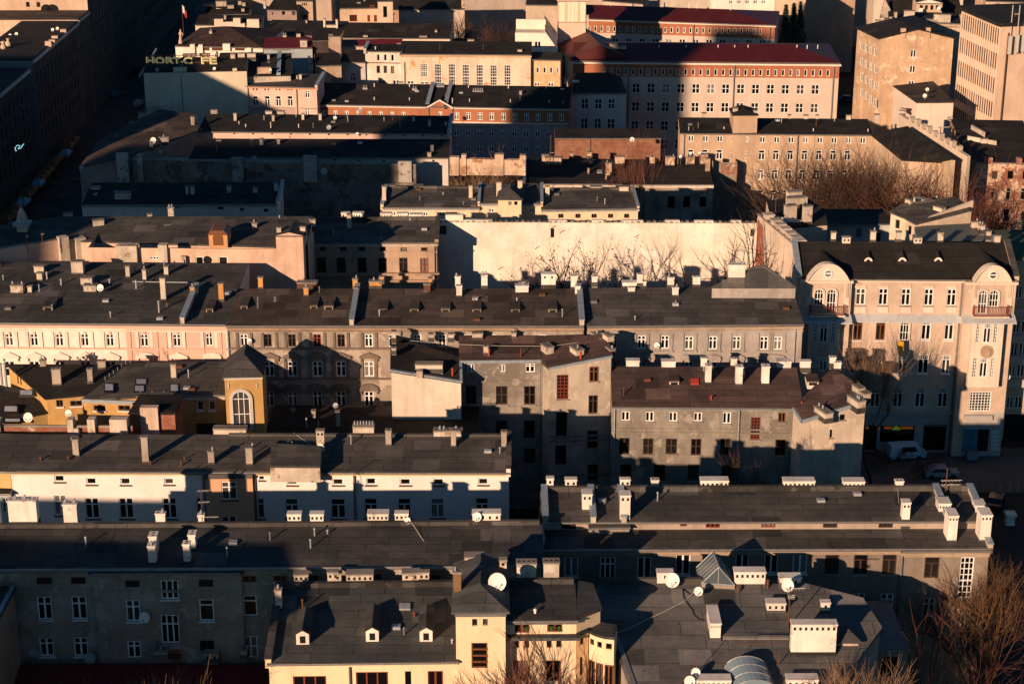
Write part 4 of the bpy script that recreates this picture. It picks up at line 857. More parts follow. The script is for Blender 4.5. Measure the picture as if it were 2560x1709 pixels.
# corner bays with arched gables
def bay(x0,x1,yt,mirror):
    f=h.fac((x0,yt),(x1,yt),18.7,1.0,MA); f.P[0]+=V((0,-.7,0)); f.P[1]+=V((0,-.7,0)); f.P=[f.P[0],f.P[1],f.P[1]+f.n*1.2,f.P[0]+f.n*1.2]; f.D=1.2; f.setedge(0); return f
lf=bay(818,1168,366,0); rt_=bay(1942,2288,376,1)
for f,x0,x1,yt,aw,bal in ((lf,868,1150,258,((914,443,974,552),(997,443,1057,604)),(888,545,1112,605)),(rt_,2008,2262,268,((2028,450,2086,610),(2107,450,2167,562)),(2003,550,2228,612))):
    xc=(x0+x1)/2; ua,_=f.uz(x0,356); ub,_=f.uz(x1,356); _,zt=f.uz(xc,yt+14); z0=f.ze-.05; u=(ua+ub)/2; hw=(ub-ua)/2; hh=zt-z0; N=14
    ar=[f.pt(u+hw*(1-2*i/N),z0+hh*(1-abs(1-2*i/N)**2.3),-.15) for i in range(N+1)]; m=M(); m.prism(ar,f.n*1.0); m2=M()
    for i in range(N):
        a,c=ar[i],ar[i+1]; cc=f.pt(u,z0,-.15); e=(a-cc)*1.07+cc; g=(c-cc)*1.07+cc; m2.prism([a,e,g,c],f.n*-.22)
    gb=h.add('arched_gable',m,[ML]); h.add('arch_moulding',m2,[ML],gb)
    o=M(); cz=z0+hh*.45; rr_=.33; o.poly([f.pt(u+rr_*math.cos(t*math.pi/8),cz+rr_*math.sin(t*math.pi/8),-.17) for t in range(16)]); h.add('oculus',o,[GLASS],gb)
    o=M()
    for t in range(16):
        A=[(rr_*q*math.cos(w2*math.pi/8),rr_*q*math.sin(w2*math.pi/8)) for q,w2 in ((1,t),(1.3,t),(1.3,t+1),(1,t+1))]; o.prism([f.pt(u+a,cz+c,-.155) for a,c in A],f.n*-.12)
    o.box(f.pt(u-rr_,cz-.06,-.19),f.u*rr_*2,f.n*.02,V((0,0,.12))); h.add('oculus_ring',o,[FRW],gb)
    # barrel roof behind the gable
    m=M(); bk=[p+f.n*1.0 for p in ar]; pk=f.pt(u,r.zr-.3,5.2)
    for i in range(N): m.poly([bk[i],bk[i+1],pk])
    h.add('gable_roof',m,[FELTK],gb)
    f.bandz(f.ze-.28,f.ze-.02,.3,ML,'cornice')
    for q in aw: f.archwin(*q,'w',ML,.16,bars=3)
    for xx in (x0-10,x1-30):
        f.box(xx,388,xx+38,560,.09,ML,'ornament_panel'); f.box(xx+10,395,xx+28,500,.18,MA,'ornament')
    bx0,by0,bx1,by1=bal; ua,zt2=f.uz(bx0,by0); ub,zb2=f.uz(bx1,by1); m=M(); dp=.85
    for i in range(23): uu=ua+(ub-ua)*i/22; m.tube([f.pt(uu,zb2,-dp),f.pt(uu,zt2,-dp)],.022,4)
    for i in range(5):
        for uu in (ua,ub): m.tube([f.pt(uu,zb2,-dp*i/5),f.pt(uu,zt2,-dp*i/5)],.022,4)
    for z in (zb2+.05,zt2): m.tube([f.pt(ua,z,0),f.pt(ua,z,-dp),f.pt(ub,z,-dp),f.pt(ub,z,0)],.035,5)
    bo=h.add('balcony_railing',m,[flat('red_railing',(.22,.05,.04),.5)]); m=M(); m.box(f.pt(ua-.1,zb2-.16,-dp-.08),f.u*(ub-ua+.2),f.n*(dp+.07),V((0,0,.16))); h.add('balcony_slab',m,[ML])
    m=M(); zz=f.uz(xc,618)[1]; z4=f.uz(xc,652)[1]; m.prism([f.pt(-.1,zz,-.02),f.pt(-.1,z4,-1.05),f.pt(-.1,z4-.12,-1.05),f.pt(-.1,z4-.12,-.003)],f.u*(f.L+.2)); h.add('ledge_roof',m,[MB])
# oriels
def oriel(x0,x1,y0,y1,f):
    ua,zt=f.uz(x0,y0); ub,_=f.uz(x1,y0); _,zb=f.uz((x0+x1)/2,y1); a=f.pt(ua,zt,-.9); c=f.pt(ub,zt,-.9); return h.blk([a,c,c+f.n*.9,a+f.n*.9],ML,zb=zb,name='oriel')
o=oriel(872,1082,655,960,lf); o.win(955,670,1006,805,'p'); o.wins([(912,672,933,806),(1033,672,1056,806)],'g'); o.win(950,910,1003,1000,'p'); o.wins([(905,905,925,1000),(1035,905,1055,1000)],'g'); o.box(945,830,1010,895,.12,MA,'ornament')
o=oriel(1985,2200,655,1092,rt_); o.win(2069,676,2121,808,'p'); o.wins([(2024,678,2044,810),(2144,678,2166,810)],'g'); o.win(2045,915,2098,1045,'p'); o.wins([(1998,915,2024,1045),(2122,915,2144,1045)],'g')
m=M(); uu,zz=o.uz(2092,870); ps=[o.pt(uu+.62*math.cos(t*math.pi/9),zz+.68*math.sin(t*math.pi/9),-.003) for t in range(18)]; m.prism(ps,o.n*-.14); ps=[o.pt(uu+.36*math.cos(t*math.pi/9),zz+.46*math.sin(t*math.pi/9),-.14) for t in range(18)]; m.prism(ps,o.n*-.16); h.add('medallion',m,[plaster((.4,.28,.2),.8)])
rt_.win(1975,1145,2122,1277,'g'); rt_.zone(1935,1290,2300,1600,BLK); rt_.box(1935,1300,2130,1330,.3,BLK,'door_hood')
BD=flat('blue_door_paint',(.05,.16,.25),.5)
d=rt_.box(1928,1400,2030,1548,.06,BD,'door'); rt_.box(1980,1400,1983,1548,.075,DARK,'door_gap',parent=d); rt_.box(1928,1378,2105,1398,.1,BLUEM,'door_lintel'); rt_.box(2032,1400,2105,1548,.03,DARK,'doorway')
for x0,x1 in ((1855,1915),(2122,2178)):
    f=rt_ if x0>1900 else b
    for i in range(5): f.box(x0,1405+i*28,x1,1430+i*28,.12,plaster((.6,.6,.58),.4),'rusticated_block')
b.box(1868,1380,1886,1398,.08,flat('number_plate',(.25,.03,.02),.5),'number_plate')
SGN=flat('shop_sign_orange',(.5,.16,.02),.5,emit=.12); 
for x0,x1 in ((1258,1290),(1345,1362),(1395,1448),(1505,1592)):
    n_=max(2,int((x1-x0)/9))
    m=M(); 
    for i in range(n_):
        ua,zt=b.uz(x0+(x1-x0)*i/n_,1380); ub,zb=b.uz(x0+(x1-x0)*(i+.7)/n_,1396)
        for g_ in ((0,0,.3,1),(0,0,1,.22),(0,.78,1,1),(.7,0,1,1 if i%2 else .6)): m.box(b.pt(ua+(ub-ua)*g_[0],zb+(zt-zb)*g_[1],-.1),b.u*(ub-ua)*(g_[2]-g_[0]),b.n*.06,V((0,0,(zt-zb)*(g_[3]-g_[1]))))
    h.add('shop_lettering',m,[SGN])
m=M(); uu,zz=b.uz(1475,1395); m.prism([b.pt(uu+.4*math.cos(t*math.pi/10),zz+.42*math.sin(t*math.pi/10)-.1,-.1) for t in range(11)],b.n*-.05); h.add('shop_emblem',m,[flat('emblem_green',(.3,.42,.04),.5,emit=.1)])
r.para(0,0,side='L',h=.2,wd=.45,cop=BLUEM); r.para(0,0,side='R',h=.3,wd=.5,cop=FELT2)
for x in (1255,1487,1732): r.dormer(x,195,x+60,263,'eye',CW,FELTK)
r.chims([(1108,85,1162,145,'h2'),(1597,88,1650,145,'h2')],ML); r.chims([(1300,45,1335,125),(1475,50,1510,122),(1032,52,1063,120),(1760,55,1795,130),(2050,5,2080,50),(2090,45,2123,90),(2145,75,2185,140)],CC)
MR=r; MB_=b; h.done()
tag(h.root,None,None)
fl=M(); p0=onpl(6,1480,800,MB_.O-MB_.n*.5,MB_.n); fl.tube([p0,p0+V((.7,-.9,.35))],.03,5); fo=link('flag',None,None,p0); tag(fo,'yellow flag on a short pole above the pale middle balcony of the mansion','flag'); link('pole',fl.mesh('pole',[RUST],p0),fo)
m=M(); c=p0+V((.1,-.2,.1)); m.poly([c,c+V((.45,-.5,.1)),c+V((.55,-.5,-1.2)),c+V((.05,-.15,-.9))]); m.poly([c+V((0,.03,0)),c+V((.05,-.12,-.9)),c+V((.55,-.47,-1.2)),c+V((.45,-.47,.1))]); link('cloth',m.mesh('cloth',[flat('flag_yellow',(.7,.38,.02),.8)],p0),fo)
dish('white dish with a dark printed label on the pipe between mansion and balcony block',6,2233,1042,22,MB_)
# long firewall running back from the mansion
h=House(6,'firewall','tall pale firewall running back from the mansion, patched with bare red brick')
FW=plaster((.66,.54,.43),.6)
a=at(6,800,165,19.3); c=at(6,530,-60,19.3); P=[a,a+V((1.2,0,0)),c+V((1.2,0,0)),c]; b=h.blk(P,FW,top=CAPM,ov=.06); b.setedge(3)
m=M(); L=b.L; 
def fpt(u,z,d=-.02): return b.pt(u,z,d)
m.poly([fpt(0.02,8),fpt(L*.24,8),fpt(L*.27,13),fpt(L*.20,16),fpt(L*.16,18.4),fpt(L*.03,19.0),fpt(.02,18.6)]); h.add('brick_patch',m,[brickm((.4,.085,.035))])
zt=19.3
for f in (.12,.3,.42,.55,.68,.8,.9):
    m=M(); m.box(b.pt(L*f,zt+.1,.1),b.u*1.0,b.n*.9,V((0,0,.5))); m.box(b.pt(L*f-.08,zt+.6,.02),b.u*1.16,b.n*1.06,V((0,0,.12))); h.add('chimney',m,[CC])
b.setedge(0); h.done()
# balcony block at the right edge
h=House(6,'balcony_block','plain beige flats with stacked balconies cut by the right picture edge')
b=h.fac((2225,245),(2620,250),19.4,10,plaster((.50,.38,.28),.5)); b.zone(2200,1300,2700,1700,flat('dark_shopfront',(.01,.01,.01),.3)); b.P[2]=b.P[1]+b.n*10; rr=b.mktop() if 0 else None
m=M(); m.prism([b.pt(-.2,b.ze,-.2),b.pt(b.L,b.ze,-.2),b.pt(b.L,b.ze,10),b.pt(-.2,b.ze,10)],(0,0,.2)); h.add('roof',m,[plaster((.09,.12,.07),.8)]); m=M(); m.box(b.pt(-.3,b.ze,-.3),b.n*10,b.u*.35,V((0,0,.5))); h.add('coping',m,[BLUEM])
for i,yy in enumerate((425,660,810,960,1175)): b.wins([(2290-i*15,yy,2335-i*15,yy+85),(2345-i*15,yy,2395-i*15,yy+85),(2410-i*15,yy,2460-i*15,yy+85)],'d','w')
for yy in (565,750,890,1050): 
    q=b.box(2275-(yy-565)*.1,yy,2600,yy+50,.7,plaster((.5,.44,.38),.4),'balcony_panel')
h.done()
# ================================================================ row 4
h=House(4,'pink_gabled_house','house with a pale pink rear firewall, tall pier chimneys and a raised gable end'); 
PKW=plaster((.66,.46,.35),.6,(.55,.30,.2),.12)
d_=V((0,.6,0))
a=at(4,-30,176,19.6); c=at(4,402,108,19.6); b=h.blk([a,c,c+d_,a+d_],PKW,top=CAPM,ov=.05,thick=.08)
b.box(400,82,465,265,.5,CC,'chimney_pier',back=.4); b.box(466,100,514,255,.1,CD,'chimney_pier'); b.box(512,88,582,268,.5,CC,'chimney_pier',back=.4)
a=at(4,600,160,19.6); c=at(4,1890,172,19.6); b2=h.blk([a,c,c+V((0,9.5,0)),a+V((0,9.5,0))],PKW); 
b2.box(803,140,943,272,.55,CC,'chimney_pier',back=.5); b2.box(1087,137,1147,276,.4,CC,'chimney_pier',back=.5); b2.box(1240,212,1275,278,.5,CC,'chimney_pier')
b2.wins([(1335,222,1390,278),(1493,222,1555,282)],'s'); b2.win(1025,220,1085,245,'t'); m=M(); uu,zz=b2.uz(1415,243); m.prism([b2.pt(uu+.4*math.cos(t*math.pi/8),zz+.4*math.sin(t*math.pi/8),-.15) for t in range(16)],b2.n*.14); h.add('wall_fan',m,[DARK])
e0=at(4,1888,172,19.6); e1=at(4,2072,172,19.6); zt=aty(4,1980,85,e0.y).z; g=h.blk([V((e0.x,e0.y-.1,zt)),V((e1.x,e1.y-.1,zt)),V((e1.x,e1.y+4,zt)),V((e0.x,e0.y+4,zt))],PKW); rg=g.roofn(.35,FELT,ov=.06)
g.zone(1,1,2,2,PKW); rg.chims([(1890,20,1920,70),(2050,15,2085,60)],CC)
# main roof behind the firewall
m0=at(4,-60,170,19.0); w1a=at(4,-30,176,19.6); w1c=at(4,402,108,19.6); w1d=at(4,590,108,19.6); rb=h.blk([V((w1a.x-6,w1a.y+.7,19.1)),V((w1c.x,w1c.y+.7,19.1)),V((w1d.x,w1c.y+.7,19.1)),V((e0.x,182.6,19.1)),V((e1.x,182.6,19.1)),V((e1.x,190.8,20.0)),V((-48,190.8,20.0)),V((w1a.x-6,186.5,19.5))],PKW,zb=8,top=FELT2); rr=rb.toproof()
rr.chims([(148,488,168,513),(215,503,240,530),(388,475,400,512),(378,515,392,530,'h2'),(580,510,590,535),(712,502,724,525),(340,490,350,515),(640,500,652,518)],CC,k=0)
dm=rr.dormer(478,520,525,562,'gable',plaster((.6,.3,.13),.4),FELTK,k=0,dep=3) if 0 else None
q0=rr.base(480,566,0); m=M(); pts_=[(-.95,0),(.95,0),(.95,1.3),(.55,1.75),(-.55,1.75),(-.95,1.3)]; m.prism([q0+V((.95+x,0,z-.1)) for x,z in pts_],(0,2.6,0)); dd=h.add('dormer',m,[plaster((.6,.32,.15),.4)],rr.obj)
m=M(); m.prism([q0+V((.95+x*.55,-.02,.15+z*.72)) for x,z in pts_],(0,.01,0)); m.prism([q0+V((.95+x*1.12,-.15,1.28+(z-1.3)*1.1)) for x,z in pts_[2:]]+[q0+V((-.1,-.15,1.55)),q0+V((2,-.15,1.55))][:0],(0,2.8,.0)) ; h.add('dormer_window',m,[FRB],rr.obj)
PGR=rr; h.done()
dish('round dark-rimmed dish at the very left on the pink firewall roof',4,30,120,20,181.)if 0 else None
for x0,y0,lab in ((190,72,'thin rusty aerial at the left on the pink firewall beside another'),(297,55,'tall rusty aerial on the pink firewall left of the twin piers')): antenna(lab,4,x0,y0,195,181.6,((.1,.3),),.03)
h=House(5,'beige_rear_house','beige house with tall dark rear windows in shade under a flat black roof'); h.sill='p'
BG=plaster((.46,.33,.24),.7)
b=h.fac((-440,128),(660,124),17,6,BG); r=b.roof(.14,(-200,-22),(600,-25),FELT2,ov=.35,os=.1); b.bandz(b.ze-.35,b.ze-.02,.35,plaster((.5,.42,.34),.6),'cornice'); r.curb(.3); r.para(0,0,side='R',h=.3,wd=.4,cop=FELT2)
b.wins([(-280,157,-235,183),(-140,157,-95,183),(0,157,45,183),(125,157,172,183),(270,157,313,183),(413,160,457,183),(553,160,597,183)],'s','d'); b.wins([(-155,228,-95,330),(-22,230,38,330),(120,230,180,330),(262,230,320,330),(405,230,462,330)],'x','d'); b.win(548,232,603,328,'X','r'); b.pipe(645,130,420); b.band(186,194,.12,BG)
b.band(330,345,.5,BG,'ledge'); b.band(380,395,.3,BG,'ledge')
r.chims([(10,1450,65,1492,'h2'),(88,1450,160,1492,'h4'),(277,1453,352,1492,'h4'),(390,1453,462,1492,'h4'),(480,1463,560,1482)],CW,k=2); r.chims([(50,-70,78,45),(-430,1500+60-1568+8,-400,45)],CC)
r.vents([(480,-40,-15),(150,-60,-25)],mat=PIPE)
r.clutter(5,31); BRH=r; h.done()
h=House(5,'white_firewall_house','long house showing a huge blank cream-white firewall stepped along its top'); 
WW=plaster((.80,.72,.62),.6,(.68,.56,.44),.15)
b=h.fac((600,-14),(2850,-6),17.6,.7,WW); b.win(663,12,727,72,'o'); b.win(1438,30,1463,92,'o'); b.win(2802,35,2827,85,'o')
m=M(); m.prism([b.pt(0,15.3,.5),b.pt(b.L,15.3,.5),b.pt(b.L,14.9,7),b.pt(0,14.9,7)],(0,0,.2)); h.add('roof',m,[FELT])
m=M(); 
for x0,x1,y0,y1 in ((400,520,-60,-14),(330,720,-22,-13),(1105,1230,-20,-13),(1400,1480,-24,-12),(1600,1750,-18,-12),(1900,2000,-22,-10),(2100,2230,-20,-8),(2350,2420,-20,-6),(2560,2700,-24,-4)):
    ua,_=b.uz(x0+320,y0); ub,_=b.uz(x1+320,y0); _,z1=b.uz(x0+320,y0); m.box(b.pt(max(0,ua),17.62,0),b.u*(min(ub,b.L)-max(0,ua)),b.n*.5,V((0,0,max(.2,z1-17.6))))
h.add('parapet',m,[WW])
m=M()
for i in range(60): a0=b.L*i/60; m.box(b.pt(a0,17.58,-.07),b.u*(b.L/60-.25),b.n*.6,V((0,0,.09+.05*(i%3))))
h.add('coping',m,[CAPM])
m=M(); 
for x,y in ((1440,30),(1330,170),(1080,310),(1500,60),(2010,90)): u_,z_=b.uz(x,y); m.tube([b.pt(u_,z_,-.08),b.pt(u_+.5,z_+.35,-.08)],.03,4)
h.add('wall_anchor',m,[RUST])
h.done()
# roofs behind the mansion
h=House(3,'rear_wing','rear wing with broad pale chimney slabs and a black roof behind the mansion firewall')
b=h.pblk([(640,1570,18.4),(1005,1540,18.4),(990,1440,18.9),(880,1370,19.2),(590,1375,19.4)],plaster((.6,.46,.36),.6),zb=6,top=FELTK); r=b.toproof()
m=M(); a=at(3,640,1478,19.4); c=at(3,1000,1535,18.4); m.prism([a,c,V((c.x,c.y,15)),V((a.x,a.y,15))],(0,.4,0)); h.add('gable_wall',m,[CW])
r.chims([(742,1303,832,1360,'q'),(740,1342,868,1415,'q'),(724,1398,795,1510),(845,1403,900,1530)],CC); r.vent(650,1335,1470,RUST,.04); h.done()
h=House(3,'bay_house','cream house with a curved bay, dark roof and wide chimney slab behind the mansion')
CB=plaster((.68,.55,.42),.6)
b=h.pblk([(1440,1455,18.5),(1540,1495,18.3),(1610,1535,18.2),(1990,1440,19.0),(1875,1355,19.4),(1530,1400,19.2)],CB,zb=5,top=FELT2,ov=.15); r=b.toproof()
p=at(3,1600,1540,18.0); q=at(3,2000,1425,19.0); m=M(); m.prism([p,q,q+V((0,0,.9)),p+V((0,0,.3))],(0,.4,0)); h.add('gable_wall',m,[CB]); 
r.chims([(1532,1355,1565,1450),(1590,1352,1705,1442,'q'),(1718,1350,1760,1420),(1722,1405,1780,1512),(1828,1405,1862,1482),(1870,1408,1892,1447)],CB)
g=h.pblk([(1620,1660,17.4),(2150,1650,17.4),(2010,1535,17.8),(1600,1555,17.8)],plaster((.4,.4,.38),.6),zb=4,top=metal((.13,.15,.13),.6)); rg=g.toproof(); rg.chims([(1992,1510,2040,1570),(2040,1530,2080,1590),(2110,1590,2150,1640)],CB); b.setedge(0); b.win(1470,1500,1500,1560,'o'); b.setedge(1); b.win(1555,1540,1580,1600,'o'); b.setedge(0); h.done()
dish('brown-tinted dish between chimney slabs on the house behind the mansion',3,1748,1357,12,r,1748,1395)
h=House(3,'white_yard_wall','pale shaded yard building with one dark window between the two rear houses')
b=h.fac((1000,1530),(1440,1530),15,6,plaster((.5,.5,.48),.9)); b.roof(.05,None,None,FELTK,W=5); b.win(1200,1560,1240,1620,'o'); b.win(1330,1590,1370,1650,'o'); h.done()
# ================================================================ row 5
h=House(2,'cream_strip_house','long low cream house with a hip-roofed centre dormer behind the white firewall'); h.small=True
CS=plaster((.72,.58,.40),.4)
b=h.fac((288,1415),(952,1418),15,6,CS); r=b.roof(.12,(350,1288),(900,1290),FELT2,ov=.3); b.bandz(14.7,15,.2,ZINC,'cornice'); r.curb(.25)
b.wins([(345,1443,380,1475),(458,1445,493,1477),(567,1447,602,1478),(675,1445,713,1480),(800,1455,830,1480)],'d','w'); r.para(0,0,side='L',h=.3)
b2=h.fac((948,1388),(1378,1390),15.5,6,CS); r2=b2.roof(.14,(1000,1262),(1330,1265),FELT2,ov=.25); b2.bandz(15.2,15.5,.2,ZINC,'cornice'); b2.win(1015,1422,1052,1452,'d'); b2.win(1290,1422,1325,1452,'d'); r2.para(0,0,side='L',h=.15,wd=.25); r2.para(0,0,side='R',h=.15,wd=.25)
dmr=h.fac((1085,1340),(1242,1342),16.6,3.2,CS); dmr.P=[p-dmr.n*1.6 for p in dmr.P]; dmr.setedge(0); dmr.roofn(.95,FELT,hip=1.4,ov=.2); dmr.wins([(1150,1375,1172,1400),(1190,1375,1212,1400)],'o')
b3=h.fac((1376,1430),(2035,1422),15,6,CS); r3=b3.roof(.12,(1450,1302),(1980,1300),FELT2,ov=.3); b3.bandz(14.7,15,.2,ZINC,'cornice'); r3.curb(.25); b3.wins([(1490,1460,1527,1488),(1607,1460,1643,1488),(1717,1460,1753,1488),(1830,1460,1866,1488),(1940,1460,1975,1488)],'d','d'); r3.para(0,0,side='R',h=.2,wd=.25)
r.chims([(290,1268,315,1395),(880,1262,905,1360),(897,1415,925,1420),(322,1263,380,1292),(500,1263,567,1287)],CB); r2.chims([(1068,1240,1102,1350),(1213,1230,1245,1300),(1100,1382,1132,1400)],CB); r3.chims([(1402,1270,1430,1352),(1712,1270,1787,1307),(1908,1270,1970,1312)],CB); r.vent(705,1315,1338); r.hatch(350,1295,430,1335,FELT) if 0 else None
for x0,x1,y0,y1 in ((897,925,1415,1500),(1437,1467,1395,1500)):
    p=at(2,(x0+x1)/2,y1,13.0); z=aty(2,x0,y0,p.y).z; m=M(); m.box(p+V((-.6,0,-6)),(1.2,0,0),(0,.6,0),(0,0,z-p.z+6)); h.add('chimney_stack',m,[CB])
r.clutter(4,36); r3.clutter(4,37); CSR=r; h.done()
h=House(1,'dark_roofed_house','low house with a shaded black roof and a pale curved eaves wall at the left'); h.small=True
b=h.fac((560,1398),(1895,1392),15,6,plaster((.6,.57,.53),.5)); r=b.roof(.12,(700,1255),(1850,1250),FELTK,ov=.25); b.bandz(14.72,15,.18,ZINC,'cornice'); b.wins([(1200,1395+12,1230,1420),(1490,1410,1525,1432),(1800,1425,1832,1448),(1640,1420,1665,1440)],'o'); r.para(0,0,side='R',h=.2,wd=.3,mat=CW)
r.chims([(1270,1270,1288,1335),(1303,1270,1328,1335),(1550,1270,1577,1325),(1730,1278,1757,1325),(1873,1250,1898,1312),(620,1272,682,1302,'q'),(640,1318,662,1342),(785,1310,890,1370,'q')],CC); 
fr=h.pblk([(560,1420,14),(740,1440,14),(750,1385,14.4),(560,1380,14.4)],plaster((.5,.52,.52),.5),zb=10,top=ZINC); h.done()
dish('small dish with a pale rim above the ribbed box on the shaded black roof',1,790,1308,10,r,790,1345,mat=DISHG)
h=House(1,'stained_firewall','long soot-stained firewall in the shade, only its right end ruinous and sunlit')
SW=plaster((.22,.185,.16),1.0,(.10,.075,.06),.5)
b=h.fac((905,1092),(2840,1130),15.1,1.2,SW); Yw=b.O.y
m=M(); m.box(b.pt(0,15.1,-.05),b.u*b.L,b.n*1.3,V((0,0,.12))); h.add('coping',m,[CAPM])
RW_=plaster((.62,.46,.34),1.0,(.3,.16,.09),.45)
for x0,x1,y0 in ((3072,3135,1070),(3152,3185,1055),(3135,3440,1085),(3380,3440,1052),(3440,3590,1090),(3550,3590,1058)): b.box(x0,y0,x1,1195,.35 if x1-x0<80 else .2,RW_,'ruined_wall',back=.6)
for x0,x1,y0 in ((2075,2165,1062),(800,880,1045),(945,978,1050),(2720,2812,1100),(1590,1665,1075)): b.box(x0,y0,x1,1240,.3,plaster((.42,.38,.34),1.0,(.12,.1,.09),.4),'pier',back=.3)
h.done()
dish('big pale dish hung on the long soot-stained firewall',1,2213,1170,23,b,mat=DISHG)
h=House(1,'corner_house','corner house with a lit brown roof sloping down to the dark street')
a=at(1,545,1150,14.2); c=at(1,905,1062,15.2); d0=at(1,1345,900,16.0); e=at(1,1340,790,16.6); f_=at(1,1080,757,16.9); g=at(1,690,958,14.8)
b=h.blk([a,c,d0,e,f_,g],plaster((.40,.31,.25),.9),top=FELTP,ov=.12); r=b.toproof()
r.chims([(953,768,998,828),(965,802,985,842),(893,833,942,880,'h3'),(1120,770,1176,812),(1100,800,1117,830),(1092,833,1118,880,'h1'),(1210,812,1232,872),(1312,795,1330,878),(1010,872,1057,912),(1097,935,1153,980),(870,925,930,950),(1030,970,1046,1015)],CC)
m=M(); p=r.base(1085,758); m.box(p+V((-2,-.2,-.2)),(4.2,0,0),(0,.5,0),(0,0,.9)); h.add('parapet',m,[CC],r.obj); r.vents([(1103,708,740),(1113,708,740)],mat=CW,r=.1); r.vents([(803,925,995)],mat=ZINC,r=.1)
for q in ((750,955,800,975),(810,968,870,1000),(635,1055,690,1075)): 
    p0,p1=r.plane(q[0],q[3])[1],r.plane(q[2],q[1])[1]; m=M(); m.tube([p0+V((0,0,.3)),p1+V((0,0,.3))],.09,5); h.add('snow_guard',m,[ZINC],r.obj)
b.box(540,1135,570,1160,.3,CC,'eaves_end'); CHR=r; h.done()
dish('white dish high on the lit corner house roof near the street',1,1068,848,17,r,1068,880); dish('larger white dish on the brown corner roof, above a stained chimney stub',1,1045,960,21,r,1045,1000); dish('small grey dish in the shade below the two corner roof dishes',1,1097,1037,12,236.,mat=DISHG)
h=House(1,'black_roof_house','black-roofed house with a thin white eaves strip behind the long stained firewall'); h.small=True
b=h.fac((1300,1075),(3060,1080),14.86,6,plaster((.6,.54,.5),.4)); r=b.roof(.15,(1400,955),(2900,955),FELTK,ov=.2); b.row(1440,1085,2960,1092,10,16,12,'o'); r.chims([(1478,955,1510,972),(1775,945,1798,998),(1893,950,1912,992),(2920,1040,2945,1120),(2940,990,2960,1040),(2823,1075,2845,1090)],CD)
gw=h.pblk([(1285,1100,15),(1570,1100,15),(1545,1050,15.6),(1320,1030,15.6)],plaster((.55,.5,.46),.5),zb=11,top=FELTK); gw.win(1422,1045,1447,1070,'o') if 0 else None
h.done(); r.clutter(7,35); BRr=r
dish('grey dish in front of the white eaves strip of the black-roofed house',1,1738,1080,17,b,mat=DISHG)
antenna('thin chain-like mast on the shaded black roof',1,1720,950,1065,b.O.y+2,((.02,.4),),.04)
h=House(1,'pink_strip_house','black-roofed house with a pinkish eaves strip in front of the orange range'); h.small=True
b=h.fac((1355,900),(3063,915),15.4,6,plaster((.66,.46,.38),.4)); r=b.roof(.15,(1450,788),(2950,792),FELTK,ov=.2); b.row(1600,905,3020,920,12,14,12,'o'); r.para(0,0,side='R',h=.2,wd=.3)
r.chims([(1440,750,1484,780,'h3'),(1597,772,1616,832),(1858,785,1875,835),(2060,775,2077,825),(2177,775,2196,828),(1813,757,1857,785,'q'),(1893,757,1940,787,'q'),(1355,880,1378,920),(1464,900,1533,942,'q'),(2815,790,2832,835),(2924,818,2940,870),(3038,833,3052,865)],CC); r.vents([(1633,830,855),(1679,850,875),(1850,835,880),(2040,850,878)],mat=CW,r=.06); h.done(); r.clutter(9,34); PSR=r
dish('white dish on a ridge chimney of the pink strip house, just below the orange wall',1,2287,805,12,r,2287,830); dish('bluish dish on the shaded roof slope of the pink strip house',1,2245,870,16,r,2245,895,mat=DISHG); dish('white dish on the pale eaves strip right under the orange front',2,117,916,11,b); dish('bluish dish at the end wall beside the drainpipe of the pink strip house',2,755,916,9,b,mat=DISHG); dish('dark bluish dish against the orange front above the black ridge',2,135,748,15,r,135,790,mat=DISHG)
h=House(2,'ruined_outhouse','low black-roofed outhouse with crumbling pale chimneys beside the tall poplar'); 
PT=plaster((.62,.46,.34),1.0,(.3,.17,.1),.5)
b=h.fac((1258,1255),(2120,1260),11,9,plaster((.42,.35,.29),1.0)); r=b.roof(.1,(1300,1095),(2000,1090),FELTK,ov=.2,W=None); r.para(0,0,side='L',h=.2,wd=.3,mat=PT); b.bandz(10.6,10.95,.2,CC,'cornice')
r.chims([(1378,1055,1425,1118),(1402,1072,1517,1135,'q'),(1688,1037,1716,1075),(1703,1083,1726,1130),(1878,1067,1944,1130,'q'),(1813,1110,1853,1208),(1690,1148,1702,1195),(1565,1040,1592,1075),(2113,1067,2148,1128),(2222,1068,2285,1140),(1812,1180,1822,1235)],PT); r.hatch(1755,1172,1790,1190,ZINC); ROUT=r; h.done()
dish('white dish near the poplar, in front of the small brick wall',2,1994,953,16,247.); antenna('tall thin pole on a crumbling chimney of the black outhouse',2,1438,920,1145,r,((.55,.5),),.05)
h=House(2,'derelict_house','derelict grey house with boarded windows and a patch of bare brick at its side'); 
b=h.fac((2085,1262),(2548,1262),11.3,8,plaster((.38,.32,.26),1.0,(.22,.16,.12),.5)); r=b.roof(.1,(2150,1130),(2500,1130),FELTK,ov=.15); b.bandz(10.9,11.25,.2,plaster((.6,.52,.45),.6),'cornice'); b.wins([(2135,1340,2175,1420),(2238,1340,2285,1420),(2345,1340,2390,1415),(2455,1345,2500,1415)],'o'); r.chims([(2222,1068,2285,1140),(2375,1070,2420,1130),(2462,1050,2510,1130),(2495,1080,2525,1180)],PT)
b2=h.fac((2550,1110),(2712,1110),12.6,8,plaster((.34,.27,.21),1.0)); b2.box(2600,1118,2712,1190,.06,brickm((.3,.1,.06),(.5,.42,.33),.4),'brick_patch'); h.done()
for i,(x,y,rr_) in enumerate(((2325,1070,11),(2393,1050,10),(2455,1048,10))): dish(['leftmost dish of three beside the derelict house chimneys','middle dish of three on the derelict house chimneys','rightmost dish of three, at the broad stack of the derelict house'][i],2,x,y,rr_,r,x,y+30)
h=House(2,'brick_gable','small red brick wall end catching the sun beside the poplar')
